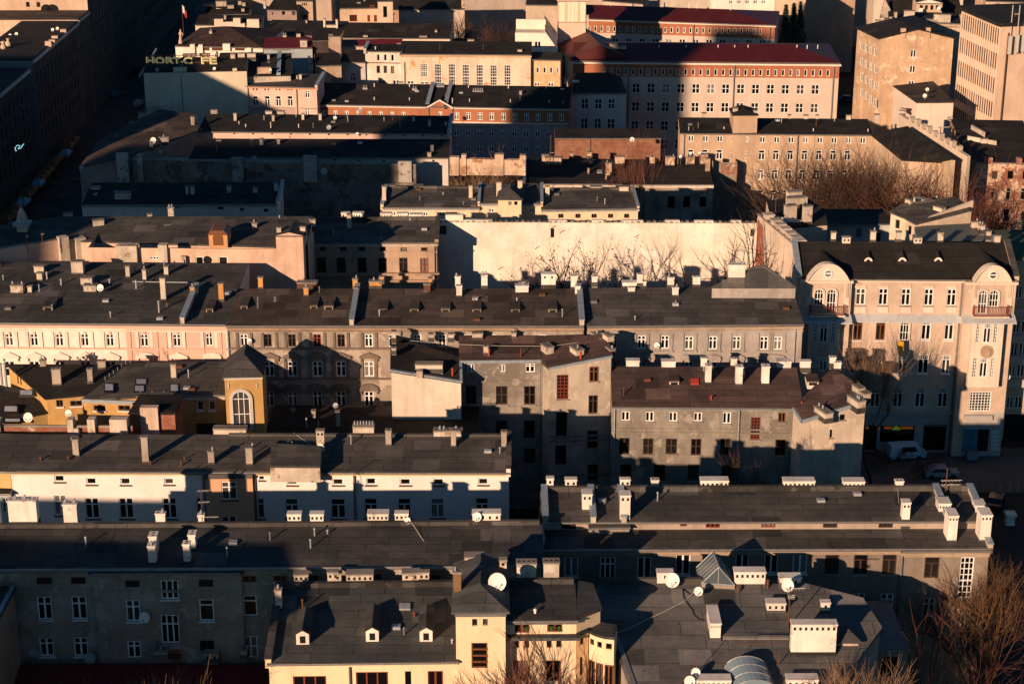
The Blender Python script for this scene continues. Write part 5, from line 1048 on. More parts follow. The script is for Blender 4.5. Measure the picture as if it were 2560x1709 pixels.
b=h.fac((1470,945),(2190,945),13.6,4,brickm((.3,.09,.04),(.2,.12,.08),.3)); b.roof(.08,None,None,FELTK,W=4); b.chims=None; h.done()
# ================================================================ row 6
h=House(2,'orange_range','long orange range with arched-head windows, a small pediment and a black roof'); h.small=True
OR=plaster((.40,.16,.085),.5); PG=plaster((.40,.32,.30),.4); WT=plaster((.78,.66,.56),.3)
b=h.fac((-182,712),(1565,742),13,10,OR); b.zone(-200,832,1600,1100,PG); r=b.roof(.22,(0,578),(1500,592),FELTK,ov=.3,os=.05); b.bandz(12.7,12.98,.25,WT,'cornice'); b.band(828,835,.12,WT); r.para(618,650,h=.3,wd=.5,mat=FELTK); r.para(742,650,h=.3,wd=.5,mat=FELTK)
for i in range(8): x=-110+i*77.5; b.win(x-13,754+i*1.3,x+13,792+i,'x','w')
b.win(672,762,698,800,'x'); b.row(797,767,1512,777,10,32,52,'x','w',sill='w'); b.row(795,880,1508,890,10,34,50,'x','w'); b.row(795,985,1508,995,10,34,50,'x','w'); b.pipe(605,720,1000); b.pipe(768,730,1000); b.pipe(1562,745,1000)
m=M(); ua,z0=b.uz(603,738); ub,_=b.uz(765,738); _,z1=b.uz(684,688); m.prism([b.pt(ua,z0,-.25),b.pt(ub,z0,-.25),b.pt((ua+ub)/2,z1,-.25)],b.n*1.2); pd=h.add('pediment',m,[OR]); m=M(); c0=b.pt((ua+ub)/2,z1,-.25)
for e in (b.pt(ua-.2,z0,-.25),b.pt(ub+.2,z0,-.25)): m.prism([e,c0,c0+V((0,0,.25)),e+V((0,0,.25))],b.n*-.2)
h.add('pediment_moulding',m,[WT],pd)
m=M(); uu,zz=b.uz(684,718); m.prism([b.pt(ua,z0+.02,.9),b.pt(ub,z0+.02,.9),b.pt((ua+ub)/2,z1+.05,.9)],b.n*3.2); h.add('pediment_roof',m,[FELTK],pd)
r.chims([(155,598,187,618,'v'),(493,603,526,625,'v'),(905,618,978,635,'v'),(1225,620,1242,655,'p'),(30,557,57,572),(393,560,430,578),(580,567,600,580),(1050+480,540,1545,560)],ZINC); r.vents([(235,572,598),(475,575,600),(235,665,690),(475,668,692),(885,675,702),(1164,680,705),(1428,684,708),(878,585,605),(1150,590,610),(1408,595,612),(768,672,712)],mat=CW,r=.07); r.hatch(650,580,712,602,ZINC)
r.clutter(10,33); ORR=r; h.done()
h=House(2,'grey_cube_house','plain pale grey three-storey block with cross windows in shade beside the orange range'); h.small=True
b=h.fac((1572,636),(1955,634),aty(2,1700,635,283).z,9,plaster((.60,.56,.52),.35)); r=b.roof(.2,(1600,505),(1890,500),FELTK,ov=.35,hl=1.4,hr=2.2,D=11); b.wins([(1647,675,1697,745),(1740,675,1788,746),(1830,676,1878,746),(1643,808,1692,880),(1735,808,1784,880),(1826,810,1875,880)],'X','w'); b.row(1665,945,1850,947,3,48,70,'X'); r.hatch(1585,560,1632,572,ZINC); b.setedge(3); h.done()
dish('dark small dish on the left eaves corner of the pale grey block',2,1535,538,7,272.5,mat=DISHG)
RM=seamroof((.085,.010,.010))
def redwing(name,lab,A,B,ze,D,t,rl,rr,orange_y,hl,hr,k,rows):
    h=House(k,name,lab); h.small=True
    b=h.fac(A,B,ze,D,plaster((.56,.46,.39),.3)); b.zone(A[0]-200,A[1]-5,B[0]+200,orange_y,plaster((.37,.145,.08),.4)); r=b.roof(t,rl,rr,RM,ov=.5,hl=hl,hr=hr,D=D); return h,b,r
h,b,r=redwing('red_roofed_block','largest block under a dark red hipped roof, with an orange band of small windows',(1590,408),(3412,426),aty(2,1590,408,297).z,15,.32,(2400,303),(3000,308),522,0,7.0,2,None)
b.band(430,441,.45,WT); b.band(519,526,.12,OR)
HX=2321.8
b.row(1900,468,3332,478,29,22,45,'s','w'); b.row(2022,570,3245,580,13,52,66,'X','w',sill='w'); b.row(2018,697,3238,706,13,52,66,'X','w'); b.row(2012,826,3230,832,13,52,66,'X','w'); b.row(2010,952,3220,958,13,52,66,'X','w'); b.wins([(1795,465,1813,495),(1843,465,1862,495)],'s')
b.pipe(1975,415,1000,GUT,.12); b.pipe(2695,420,1000,GUT,.12); b.pipe(3375,430,1000,GUT,.12)
r.chims([(1757,293,1782,312),(1765,303,1785,330),(1773,337,1792,362)],CW); r.chims([(1840,297,1895,342,'q'),(1895,313,1953,342,'q')],CC); r.vents([(x,310,330) for x in (2178,2363,2582,2695,2787,3120,3190,3262)],mat=CW,r=.08)
# left wing running back, seen as a lit side wall
zr_=b.ze; a=at(2,1490,290,zr_)
c=V((b.P[0].x-.03,b.P[0].y,zr_)); lw=h.blk([c,c+V((9,0.1,0)),a+V((9,1,0)),a],plaster((.74,.6,.45),.3)); lw.setedge(3); lw.bandz(zr_-.4,zr_-.02,.4,plaster((.62,.42,.16),.3),'cornice'); lw.setedge(0)
m=M(); d=(a-c); e=c+V((4.5,0,2.2)); m.prism([c+V((-.5,-.2,.1)),e,e+d,a+V((-.5,0,.1))],(0,0,.15)); m.prism([e,c+V((9.3,0,.1)),a+V((9.3,0,.1)),e+d],(0,0,.15)); m.poly([c+V((-.5,-.2,.1)),c+V((9.3,0,.1)),e]); h.add('roof',m,[RM])
RBR=r; h.done()
h=House(2,'stair_tower','square pale pink tower with cream stripes rising behind the dark red roof')
TZ=aty(2,1492,4,309).z; tb=h.fac((1492,4),(1680,4),TZ,6.4,plaster((.72,.48,.38),.25)); tb.box(1498,14,1676,152,.06,plaster((.78,.66,.5),.2),'cladding'); 
for x0,x1 in ((1535,1552),(1622,1638),(1575,1577),(1600,1602)): tb.box(x0,18,x1,152,.1,plaster((.72,.44,.33),.25),'stripe')
tb.band(150,155,.14,CAPM); tb.band(6,12,.2,CAPM)
m=M(); m.box(tb.pt(-.3,TZ,-.3),tb.u*(tb.L+.6),tb.n*7,V((0,0,2.2))); h.add('roof',m,[plaster((.74,.52,.42),.3)]); tb.box(1682,105,1698,195,.0,CC,'flue',back=.8); h.done()
h,b,r=redwing('red_roofed_wing','rear wing under a dark red roof, its orange band half lit behind the largest block',(1340,112),(2971,168),aty(2,2000,140,330).z,13,.34,(1700,52),(2700,58),238,0,9,2,None)
b.band(148,156,.4,WT); b.row(1700,178,2870,198,28,18,38,'s','w'); b.row(1880,262,2885,275,12,42,50,'X','w'); b.row(1880,340,2885,350,12,42,50,'X'); r.vents([(x,22,45) for x in (1850,2000,2215,2385,2440,2530,2668)],mat=CW,r=.1); b.pipe(2415,160,330,GUT,.12); b.pipe(2937,172,330,GUT,.12)
h.done()
h=House(2,'white_annex','white windowed annex with a flat parapet left of the striped tower'); h.small=True
b=h.fac((1196,222),(1400,224),AZ:=aty(2,1196,222,303).z,7,plaster((.78,.72,.62),.3)); b.win(1328,283,1372,327,'d','w',sill='w')
m=M(); m.box(b.pt(0,AZ,3),b.u*b.L,b.n*.3,V((0,0,1.6))); m.box(b.pt(0,AZ-.1,0),b.u*b.L,b.n*7,V((0,0,.12))); h.add('roof',m,[plaster((.74,.66,.55),.3)])
a=b.P[1]; c2=aty(2,1485,345,a.y); rr_=h.blk([a+V((0,0,0)),c2,c2+V((0,7,1.5)),a+V((0,7,1.5))],plaster((.78,.72,.62),.3),top=CW); b.setedge(0); h.done()
antenna('short vent mast on the roof of the white annex',2,1222,140,185,b.O.y+3.2,(),.1,CW)
h=House(2,'tall_window_hall','cream hall with seven tall many-paned windows and a black roof'); h.small=True; h.sill=None
CH=plaster((.72,.58,.45),.6,(.5,.28,.12),.15)
b=h.fac((412,366),(1303,372),18,11,CH); r=b.roof(.18,(500,286),(1200,290),FELTK,ov=.5); b.bandz(17.6,17.98,.45,plaster((.6,.42,.25),.6),'cornice')
for i in range(7): x=575+i*95; b.win(x-23,436+i*2,x+23,(528 if i==0 else 585),'G','w')
b.win(552,555,598,578,'x'); b.win(460,553,505,576,'d'); m=M(); 
for q in ((400,370,413,410),(413,410,436,430)): pass
b.pipe(440,425,590); r.chims([(872,270,915,284,'h4'),(1213,338,1242,360)],CC); r.vents([(683,305,350),(978,305,350)],mat=RUST,r=.05)
l=h.fac((172,352),(425,356),18.2,9,plaster((.72,.64,.55),.6)); rl=l.roof(.15,(200,308),(400,308),FELTK,ov=.2); rl.para(0,0,side='L',h=.35,wd=.4,mat=CC); rl.vent(243,320,345,CW,.08)
l.wins([(250,370,273,418),(298,370,321,418),(347,372,370,420)],'s','w',sill='w'); l.wins([(250,450,273,500),(298,450,321,500),(347,452,370,502)],'s','d'); l.wins([(265,545,312,590),(360,547,405,590)],'d','w'); l.band(428,433,.12,RUST)
k_=h.fac((1292,408),(1505,412),17,9,plaster((.72,.48,.28),.5,(.55,.3,.14),.3)); k_.roof(.12,(1330,362),(1480,362),FELTK,ov=.3); k_.wins([(1292+8,458,1313,500),(1340,458,1360,502),(1386,458,1407,502),(1432,458,1452,502),(1478,460,1496,504)],'s','w'); k_.wins([(1328,560,1362,590),(1422,560,1458,592)],'x')
g_=h.fac((0,425),(172,428),16.5,8,plaster((.55,.5,.45),.7)); g_.roof(.2,(20,345),(150,345),FELTK,ov=.2); g_.win(70,500,108,560,'T','w'); g_.box(68,432,130,450,.1,RUST,'stain_panel') if 0 else None
h.done()
h=House(3,'tan_block','long tan block with a projecting stair bay and two rows of white windows'); h.small=True; h.sill=None
TA=plaster((.50,.36,.25),.5)
b=h.fac((0,910),(1312,922),16,8,TA); r=b.roof(.2,(100,808),(1400,822),FELTK,ov=.25,os=.05); b.row(75,926,370,930,4,38,42,'d','w',sill='p'); b.row(563,934,1248,940,8,38,42,'d','w',sill='p'); b.row(72,1020,366,1022,4,42,68,'T','w'); b.row(557,1025,1142,1028,7,44,68,'T','w'); b.row(550,1157,1120,1160,7,44,70,'T','w'); b.row(543,1295,1100,1298,7,44,70,'T','w'); b.row(72,1155,366,1157,4,42,70,'T','w'); b.pipe(30,920,1500); b.pipe(805,922,1500,GUT,.1); b.row(540,1430,1080,1433,7,44,70,'T','w')
s_=h.fac((378,790),(545,792),19,3.8,TA); s_.P=[p-s_.n*.0 for p in s_.P]; s_.P[0].y=b.O.y-.45; s_.P[1].y=b.O.y-.4; z=aty(3,460,790,b.O.y-.4).z
for p in s_.P: p.z=z
s_.P[2]=s_.P[1]+V((0,4.2,0)); s_.P[3]=s_.P[0]+V((0,4.2,0)); s_.ze=z; s_.setedge(0); rs=s_.roofn(.5,FELTK,hip=1.5,ov=.15); rs.chims([(362,735,395,775),(502,752,528,782)],CC); s_.win(447,932,487,974,'d','w')
for i in range(8): y=1030+i*45; s_.win(440-i*1.2,y,480-i*1.2,y+26,'s','w')
r.chims([(150,770,178,808),(738,783,757,818),(845,785,875,820),(928,785,946,820),(1135,785,1167,825),(1328,780,1360,822)],CC); r.vents([(300,868,888),(910,880,903),(1283,883,905)],mat=CW)
# right wing with mono roof
a=at(3,1305,925,16.); c=at(3,1520,1098,15.2); e=at(3,1850,1118,15.2); f_=at(3,1880,1095,16.6); g=at(3,1555,872,17.2)
wg=h.blk([c,e,f_,g,a],plaster((.56,.42,.30),.6),top=FELTK,ov=.15); m=M(); p=at(3,1490,792,17.4); q=at(3,1960,1085,16.6)
L=(q-p); m.box(p+V((0,0,-14)),L,V((.5,.3,0)),V((0,0,14.3))); 
for i in range(9): m.box(p+L*(.17+i*.085)+V((-.1,0,.3)),L*.03,V((.75,.4,0)),V((0,0,.55+.15*(i%2))))
h.add('firewall',m,[plaster((.66,.54,.42),.5)]); h.done(); r.clutter(8,32); TBR=r
h=House(3,'slab_tower_block','tall beige office slab with a ribbed window front at the right edge'); h.small=True
OT=plaster((.62,.46,.35),.4); RIB=plaster((.70,.54,.42),.3)
p=at(3,1925,62,26.8); q=at(3,2200,178,26.8); d=(q-p); u_=d.normalized(); s2=V((9.5,.6,0)); s2=V((-u_.y,u_.x,0))*11
b=h.blk([q,q+s2,p+s2,p],OT); b.setedge(3)
NB=17; flo=7; fh=(26.8-1)/7.2
for f in range(7):
    z1=26.2-f*fh; z0=z1-fh*.64
    for i in range(NB):
        uu=.35+(b.L-.9)*(i+.5)/NB; b._win(uu,z0,z1,(b.L-.9)/NB*.74,'n','g',None,True)
m=M()
for i in range(NB+1): uu=.35+(b.L-.9)*i/NB; m.box(b.pt(uu-.05,0,-.14),b.u*.1,b.n*.137,V((0,0,26.4)))
h.add('facade_ribs',m,[RIB]); m=M()
for f in range(8): m.box(b.pt(.2,26.2-f*fh-fh*.98,-.09),b.u*(b.L-.5),b.n*.086,V((0,0,fh*.3)))
h.add('spandrels',m,[RIB])
m=M(); m.box(b.pt(-.4,26.8,-.8),b.u*(b.L+.9),b.n*12.6,V((0,0,.5))); h.add('roof',m,[FELTK]); b.setedge(0); b.pipe(2178,300,860,RUST,.1) if 0 else None
m=M(); m.tube([q+V((1.0,-.08,-1)),q+V((1.0,-.08,-30))],.12,5); h.add('downpipe',m,[RUST])
m=M(); 
for x in (1.0,2.0,2.9): m.box(q+V((x,-.55,-4.2+x*.2)),(.5,0,0),(0,.3,0),(0,0,2.6)); m.tube([q+V((x+.25,-.2,-4)),q+V((x+.25,-.2,3))],.07,5)
h.add('phone_mast_panels',m,[flat('panel_grey',(.45,.43,.4),.5)])
for x,y in ((2,6),(4,7),(6,9),(8,4)): pass
b.setedge(0); h.done()
antenna('slim aerial with panels on the flat roof of the ribbed slab',3,2290,85,130,q.y+5,((.3,.8),),.08); 
h=House(3,'beige_gable_block','beige rendered block with a blank gable, half in shadow, beside the ribbed slab'); h.small=True
BGB=plaster((.56,.39,.26),.7,(.68,.52,.38),.2)
a=at(3,1368,268,21.6); c=at(3,1862,262,21.6); e=at(3,1212,195,21.6)
c=V((c.x,a.y,21.6)); b=h.blk([a,c,c+V((-2,20,0)),e],BGB); m=M(); zt=aty(3,1620,205,a.y).z; pk=V(((a.x+c.x)/2,a.y,zt)); m.poly([a+V((0,-.01,0)),c+V((0,-.01,0)),pk+V((0,-.01,0))],1)
bk=c+V((-2,20,0)); m.prism([a+V((-.4,-.3,.0)),pk+V((0,-.3,.05)),pk+(e-a)+V((0,0,.05)),e+V((-.4,0,0))],(0,0,.2)); m.prism([pk+V((0,-.3,.05)),c+V((.4,-.3,0)),bk,pk+(e-a)],(0,0,.2)); h.add('roof',m,[FELTK,BGB])
b.wins([(1574,340,1612,394),(1568,448,1607,498),(1560,552,1597,590)],'d','w'); b.setedge(3)
for f in range(4): b.row(1240+0*f,290+f*105,1335,330+f*115,4,20,56,'d','w' if f else 'w')
for x0,x1,y0 in ((1508,1540,195),(1680,1708,190)): b.setedge(0); b.box(x0,y0,x1,260,.25,BGB,'chimney_pier',back=.4)
b.setedge(0); h.done()
h=House(3,'white_mural_house','small white house with a dark winged mural at the foot of the ribbed slab'); h.small=True
WMH=plaster((.72,.60,.50),.3)
a=at(3,1618,705,16.); c=at(3,1868,702,16.); e=at(3,1462,595,16.); b=h.blk([a,c,c+V((0,14,0)),e],WMH,top=FELTP,ov=.15); rw=b.toproof()
b.setedge(3); m=M()
def mp(x,y): uu,zz=b.uz(x,y); return b.pt(uu,zz,-.03)
for P in (((1510,735),(1560,742),(1558,748),(1508,742)),((1495,750),(1560,752),(1560,760),(1497,756)),((1530,760),(1585,770),(1580,790),(1555,775)),((1545,738),(1588,742),(1575,770),(1550,765)),((1500,778),(1540,776),(1540,790),(1505,788))): m.poly([mp(*q) for q in P])
h.add('mural',m,[flat('mural_black',(.05,.03,.025),.8)]); b.setedge(0)
sg=M(); u0,z1=b.uz(1822,778); u1,z0=b.uz(1862,838); sg.prism([b.pt(u0,z0,-.2),b.pt(u1,z0-.6,-.2),b.pt(u1,z1-.6,-.2),b.pt(u0,z1,-.2)],b.n*.08); h.add('sign_board',sg,[CW])
def text(name,s,size,org,u,n,mat,parent,ext=.02,sx=1.0,horg=None,spacing=1.0,bold=.0):
    cu=bpy.data.curves.new(name,'FONT'); cu.body=s; cu.size=size*K; cu.extrude=ext*K; cu.offset=bold*K; cu.space_character=spacing; cu.materials.append(mat); o=bpy.data.objects.new(name,cu); C.objects.link(o)
    up=V((0,0,1)); mt=Matrix((u*sx,up,-n)).transposed().to_4x4(); mt.translation=(org-(horg or V((0,0,0))))*K; o.matrix_world=mt
    bpy.context.view_layer.update(); me=bpy.data.meshes.new_from_object(o.evaluated_get(bpy.context.evaluated_depsgraph_get())); me.name=name; xs=[v.co.x for v in me.vertices]
    bpy.data.objects.remove(o); o=link(name,me); o.matrix_basis=mt
    if parent: o.parent=parent; o.matrix_basis=mt
    o['w']=(max(xs)-min(xs))/K; o['x0']=min(xs)
    return o
text('sign_lettering','DENTS',.62,b.pt(u0+.35,z0+.45,-.24),b.u,b.n,DARK,h.root,.01,horg=h.org); text('sign_symbol','o',.9,b.pt(u0+.02,z0+.55,-.24),b.u,b.n,DARK,h.root,.01,horg=h.org)
h.done()
for i,(x,y,rr_,l) in enumerate(((1688,612,12,'upper white dish of a pair on the small dark roof under the ribbed slab'),(1672,655,14,'lower white dish of a pair on the small dark roof under the ribbed slab'))): dish(l,3,x,y,rr_,rw,x,y+30)
h=House(3,'brick_ruin','crumbling red brick house with patchy plaster and dark empty windows at the right'); 
b=h.fac((1962,1110),(2480,1120),14.5,10,brickm((.34,.10,.05),(.56,.40,.29),.62)); r=b.roof(.12,(2000,860),(2300,1000),FELTK,W=16,ov=.05); b.wins([(2132,1168,2168,1222),(2237,1168,2275,1222),(2340,1168,2380,1222)],'o'); b.wins([(2012,1285,2045,1350),(2120,1285,2150,1360),(2225,1285,2258,1365),(2325,1285,2360,1365)],'h','g'); b.wins([(2000,1430,2035,1510),(2108,1430,2142,1510),(2210,1430,2245,1510)],'o'); b.box(2078,1078,2132,1125,.2,BRW,'parapet_block',back=.6); b.box(2298,1080,2335,1125,.2,BRW,'parapet_block',back=.6); b.box(1962,1090,2000,1120,.15,BRW,'parapet_block',back=.6)
r.chims([(2052,945,2100,990)],CC); m=M(); p=r.base(1965,965); q=r.base(2160,1000); m.box(p,q-p,V((0,.5,0)),V((0,0,.7))); h.add('parapet',m,[CC],r.obj); p=r.base(1985,890); q=r.base(2080,945); m=M(); m.box(p,q-p,V((0.3,.5,0)),V((0,0,.7))); h.add('parapet',m,[CC],r.obj)
antenna('goalpost-shaped pole on the black roof beside the stepped firewall',3,1775,868,960,r,((.02,1.6),),.06) ; h.done()
# left: cream firewall with the rooftop lettering, pink house
h=House(1,'cream_cafe_house','house with a broad blank cream firewall and a black roof carrying big letters')
CFW=plaster((.66,.58,.44),.4)
b=h.fac((980,500),(1684,488),18.3,9,CFW); b.box(1183,464,1275,500,0.0,CFW,'parapet_step',back=.6); b.box(1588,470,1618,492,0.0,CFW,'parapet_step',back=.6)
r=b.roof(.22,(1100,395),(1900,395),FELTK,W=None,ov=0,os=.0,gut=False); m=M(); e=b.P[0]; m.tube([b.pt(1242*0+5.5,17.8,-.04),b.pt(5.6,4,-.04)],.06,4); h.add('downpipe',m,[GUT])
ex=h.blk([b.pt(b.L,17.2,1.2),b.pt(b.L+6.5,17.2,1.2),b.pt(b.L+6.5,19,9),b.pt(b.L,19,9)],CC,top=FELTK); m=M(); q0=b.pt(b.L+4.4,17.4,1.1); q1=b.pt(b.L+4.4,19.2,8.9); m.box(q0,V((.6,0,0)),q1-q0,V((0,0,.4))); h.add('coping',m,[BLUEM])
ex.box(1757,460,1852,502,.3,PT,'chimney_pier',back=.4)
m=M(); q0=b.pt(-.6,17.9,-.3); q1=b.pt(1.2,20.2,8.8); m.tube([q0,q1],.16,6); h.add('eaves_gutter',m,[ZINC]); r.chims([(1575,368,1607,410),(1625,362,1672,402),(1688,362,1746,402),(1826,372,1842,415),(1250,370,1330,395,'q'),(1230,445,1248,460)],CC); CCR=r; HC=h; h.done()
dish('bluish dish at the left end of the cream firewall below the rooftop letters',1,1073,477,13,r,1073,495,mat=DISHG); dish('small white dish peeping over the cream firewall below the last rooftop letter',1,1463,470,11,r,1463,485); dish('small white dish on the stained stack between cream wall and pink house',1,1845,480,10,r,1845,500)
OL=flat('letter_face_olive',(.30,.30,.15),.5,emit=.1); YL=flat('letter_rim_yellow',(.85,.68,.32),.5,emit=.25)
sy=CCR.plane(1240,441)[1].y; p=aty(1,996,437,sy); pe=aty(1,1480,437,sy); wtot=(pe-p).length; hh=aty(1,996,390,sy).z-p.z
sgn=link('rooftop_sign',None,None,V((p.x,p.y,p.z-1))); tag(sgn,'big yellow-edged rooftop letters HORT-C FE above the cream firewall','sign')
so_=V((p.x,p.y,p.z-1)); cap=.73; sz=hh/cap
xs_=[996,1062,1130,1185,1236,1253,1370,1428]
for ch,x in zip('HORT-CFE',xs_):
    o0=aty(1,x,437,p.y); 
    wd={'H':56,'O':62,'R':58,'T':52,'-':14,'C':60,'F':52,'E':50}[ch]*S3*wtot/(484*S3)
    o=text('letter_rim',ch,sz,o0,V((1,0,0)),V((0,1,0)),YL,sgn,.06,1.0,so_,1,.055*sz/2); sx=wd/o['w']
    o.matrix_basis=o.matrix_basis@Matrix.Diagonal((sx,1,1,1)); f=text('letter_face',ch,sz,o0+V((.03*sz,-.08,.02*sz)),V((1,0,0)),V((0,1,0)),OL,sgn,.03,1.0,so_,1,.0); f.matrix_basis=f.matrix_basis@Matrix.Diagonal((sx,1,1,1))
m=M()
for x in (1000,1100,1200,1310,1420,1475): q=aty(1,x,440,p.y+.3); m.tube([q+V((0,0,-1.2)),q+V((0,0,1.6))],.07,4)
m.tube([p+V((0,.3,.1)),pe+V((0,.3,.1))],.06,4); m.tube([p+V((0,.3,1.2)),pe+V((0,.3,1.2))],.05,4); link('sign_frame',m.mesh('sign_frame',[RUST],so_),sgn)
h=House(1,'pale_pink_house','pale pink rendered house with four tall windows half in a slanting shadow'); h.small=True
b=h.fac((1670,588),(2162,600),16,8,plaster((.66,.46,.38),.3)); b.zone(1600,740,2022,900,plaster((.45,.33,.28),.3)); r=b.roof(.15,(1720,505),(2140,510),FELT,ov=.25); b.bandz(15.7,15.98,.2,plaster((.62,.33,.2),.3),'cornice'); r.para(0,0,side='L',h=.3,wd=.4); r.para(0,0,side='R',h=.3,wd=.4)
for x in (1730,1810,1886,1966):
    b.win(x-5,605,x+6,617,'o'); b.win(x+18,606,x+29,618,'o'); b.win(x-3,655,x+34,728,'T','w')
b.win(2082,618,2116,670,'x','w'); b.win(2083,740,2116,795,'x','w'); b.pipe(2025,600,800); b.band(733,740,.12,CD); r.chims([(2042,508,2060,550),(2025,515,2032,548)],CC); h.done()
# ================================================================ far left street and the roofs beyond
SHADEF=plaster((.075,.072,.07),.7); LW=plaster((.60,.44,.33),.5); BLW=plaster((.2,.21,.22),.5)  # the darkest plaster carries the street's shade in its colour
s0=at('a',432,822,18); s1=at('a',900,430,18); sd=(s1-s0).normalized(); sn=V((-sd.y,sd.x,0))       # street line, leftwards normal
def streetblk(k,name,lab,t0,t1,z,wid,mat,fr=4,floors=4,win=True,top=FELTK,zf=None):
    h=House(k,name,lab,group='town houses along the dark street'); h.small=True
    a=s0+sd*t0; c=s0+sd*t1; a=V((a.x,a.y,z)); c=V((c.x,c.y,z)); b=h.blk([a+sn*wid,a,c,c+sn*wid],mat,top=top,ov=.15); b.setedge(1); b.zones.append((1,-1,999,-1,999,SHADEF)); DK2=SHADEF  # street side painted dark in place of shade
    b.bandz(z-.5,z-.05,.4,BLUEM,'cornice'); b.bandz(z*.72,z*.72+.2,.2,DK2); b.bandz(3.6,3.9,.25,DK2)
    if win:
        n=max(3,int((t1-t0)/2.6))
        for f in range(floors):
            for i in range(n): zz=4.4+f*(z-6)/floors; b._win(1.2+(b.L-2.4)*(i+.5)/n,zz,zz+2.0,1.0,'x','d',None,True)
    b.setedge(0); return h,b
h,b=streetblk('a','street_house','nearest dark street house, at the left picture edge with two pale urns on its eaves',-72,-3,17.2,13,SHADEF); 
for x,y in ((55,735),(122,695)):
    p=at('a',x,y,17.4); m=M(); m.tube([(0,0,0),(0,0,.5),(0,0,.9),(0,0,1.3),(0,0,1.6),(0,0,2.0)],[.35,.2,.5,.45,.2,.3],8); link('roof_urn',m.mesh('roof_urn',[LW]),h.root,p-h.org)
for x0,y0,x1,y1 in ((35,580,70,640),(80,500,115,545),(155,500,230,540),(155,545,185,590),(85,625,118,680)):
    p=at('a',(x0+x1)/2,y1,17.6); m=M(); z=aty('a',x0,y0,p.y).z; m.box((-.6,0,-.2),(1.2,0,0),(0,.7,0),(0,0,z-p.z+.2)); link('chimney',m.mesh('chimney',[CC]),h.root,p-h.org)
h.done()
h,b=streetblk('a','street_house','dark street house showing a bluish blank side wall and a black roof',0,33,18,9.5,BLW); 
for x0,y0,x1,y1 in ((635,570,680,625),(725,495,765,525),(690,548,725,570),(835,405,888,440)):
    p=at('a',(x0+x1)/2,y1,18.2); m=M(); z=aty('a',x0,y0,p.y).z; m.box((-.5,0,-.2),(1.0,0,0),(0,.6,0),(0,0,z-p.z+.2)); link('chimney',m.mesh('chimney',[LW]),h.root,p-h.org)
h.done()
for i,(x,y) in enumerate(((135,488),(222,468))): dish(['left dish of a pair above the street roofs at the top left','right dish of a pair above the street roofs at the top left'][i],'a',x,y,24,s0.y+20)
for i,(x,y) in enumerate(((717,408),(782,392))): dish(['left small dish in front of the low lit eaves wall at the top left','right small dish in front of the low lit eaves wall at the top left'][i],'a',x,y,22,s1.y-1.2)
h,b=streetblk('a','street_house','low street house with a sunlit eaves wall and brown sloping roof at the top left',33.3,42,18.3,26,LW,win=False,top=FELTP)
for x0,x1 in ((415,455),(485,525)): b.box(x0,408,x1,450,.08,flat('red_shutter',(.3,.02,.02),.6),'shutter')
h.done()
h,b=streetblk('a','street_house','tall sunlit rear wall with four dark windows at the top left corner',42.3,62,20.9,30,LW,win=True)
b.wins([(355,30,405,97),(500,32,550,100),(370,222,420,290),(515,222,565,292)],'s','d'); m=M(); m.box(b.pt(0,20.9,-.02),b.u*22,b.n*14,V((0,0,4))); h.add('upper_storey',m,[LW]); m=M()
for dx in (-.55,.55): u_,z_=b.uz(675,130); m.prism([b.pt(u_+dx+.9*math.cos(t*math.pi/8),z_+.9*math.sin(t*math.pi/8),-.25) for t in range(16)],b.n*.24)
h.add('wall_fans',m,[DARK]); b.pipe(455,160,290,DARK,.25); b.box(310,200,330,320,.2,DARK,'duct'); h.done()
streetblk('a','street_house','bluish street house with bay columns far down the dark street',62.5,92,22,14,BLW)[0].done()
streetblk('a','street_house','most distant house front on the left of the dark street',92.5,150,21,14,SHADEF,floors=4)[0].done()
# right hand far field
def simple(k,name,lab,A,B,Y,D,mat,t=.12,rl=None,W=4,top=FELTK,wins=(),chims=(),small=True,hl=0,hr=0,ov=.2,cm=None,D2=None,wst=('s','d')):
    h=House(k,name,lab); h.small=small; b=h.facy(A,B,Y,D,mat); r=b.roof(t,rl,None,top,W=None if rl else W,ov=ov,hl=hl,hr=hr,D=D2)
    b.wins(wins,*wst); r.chims(list(chims),cm or CC); h.done(); return h,b,r
h,b,r=simple('b','balustrade_house','white-walled house with a balustrade under a low dark pyramid roof',(45,636),(1237,658),300,8,plaster((.76,.68,.58),.3),rl=(720,372),hl=6.6,hr=7.2,t=.3,D2=16,ov=.1,top=felt((.035,.022,.018)),chims=[(510,420,548,475)],small=False)
m=M()
for x0,x1 in ((430,510),(545,700),(860,990)):
    n=int((x1-x0)/13)
    for i in range(n): ua,z1=b.uz(x0+(x1-x0)*i/n,648); _,z0=b.uz(x0,690); m.box(b.pt(ua,z0,-.1),b.u*.12,b.n*.09,V((0,0,z1-z0)))
h.add('balusters',m,[RUST])
for x0,y0,x1,y1 in ((255,605,318,725),(370,610,428,725),(700,597,800,690),(520,697,612,800),(1032,650,1088,705)): h_=b.box(x0,y0,x1,y1,.4,plaster((.76,.68,.58),.3),'chimney',back=.4)
p=at('b',118,580,aty('b',118,580,300).z); st=link('roof_statue',None,None,p); st.scale=(.62,.62,.62); tag(st,'pale standing stone figure on the corner of the balustrade roof','statue')
m=M(); m.tube([(0,0,-.3),(0,0,.4)],.55,8); m.tube([(0,0,.4),(.05,0,1.2),(.1,-.05,2.0),(.15,0,2.7),(.15,0,2.95)],[.42,.34,.3,.36,.14],8); m.tube([(.15,0,2.95),(.16,-.03,3.15),(.15,0,3.45)],[.12,.2,.1],8); m.tube([(.4,0,2.65),(.75,-.2,2.1),(.55,-.4,1.6)],[.13,.11,.08],6); m.tube([(-.1,0,2.65),(-.3,-.1,2.1),(-.1,-.4,1.9)],[.13,.11,.08],6); link('figure',m.mesh('figure',[LW]),st)
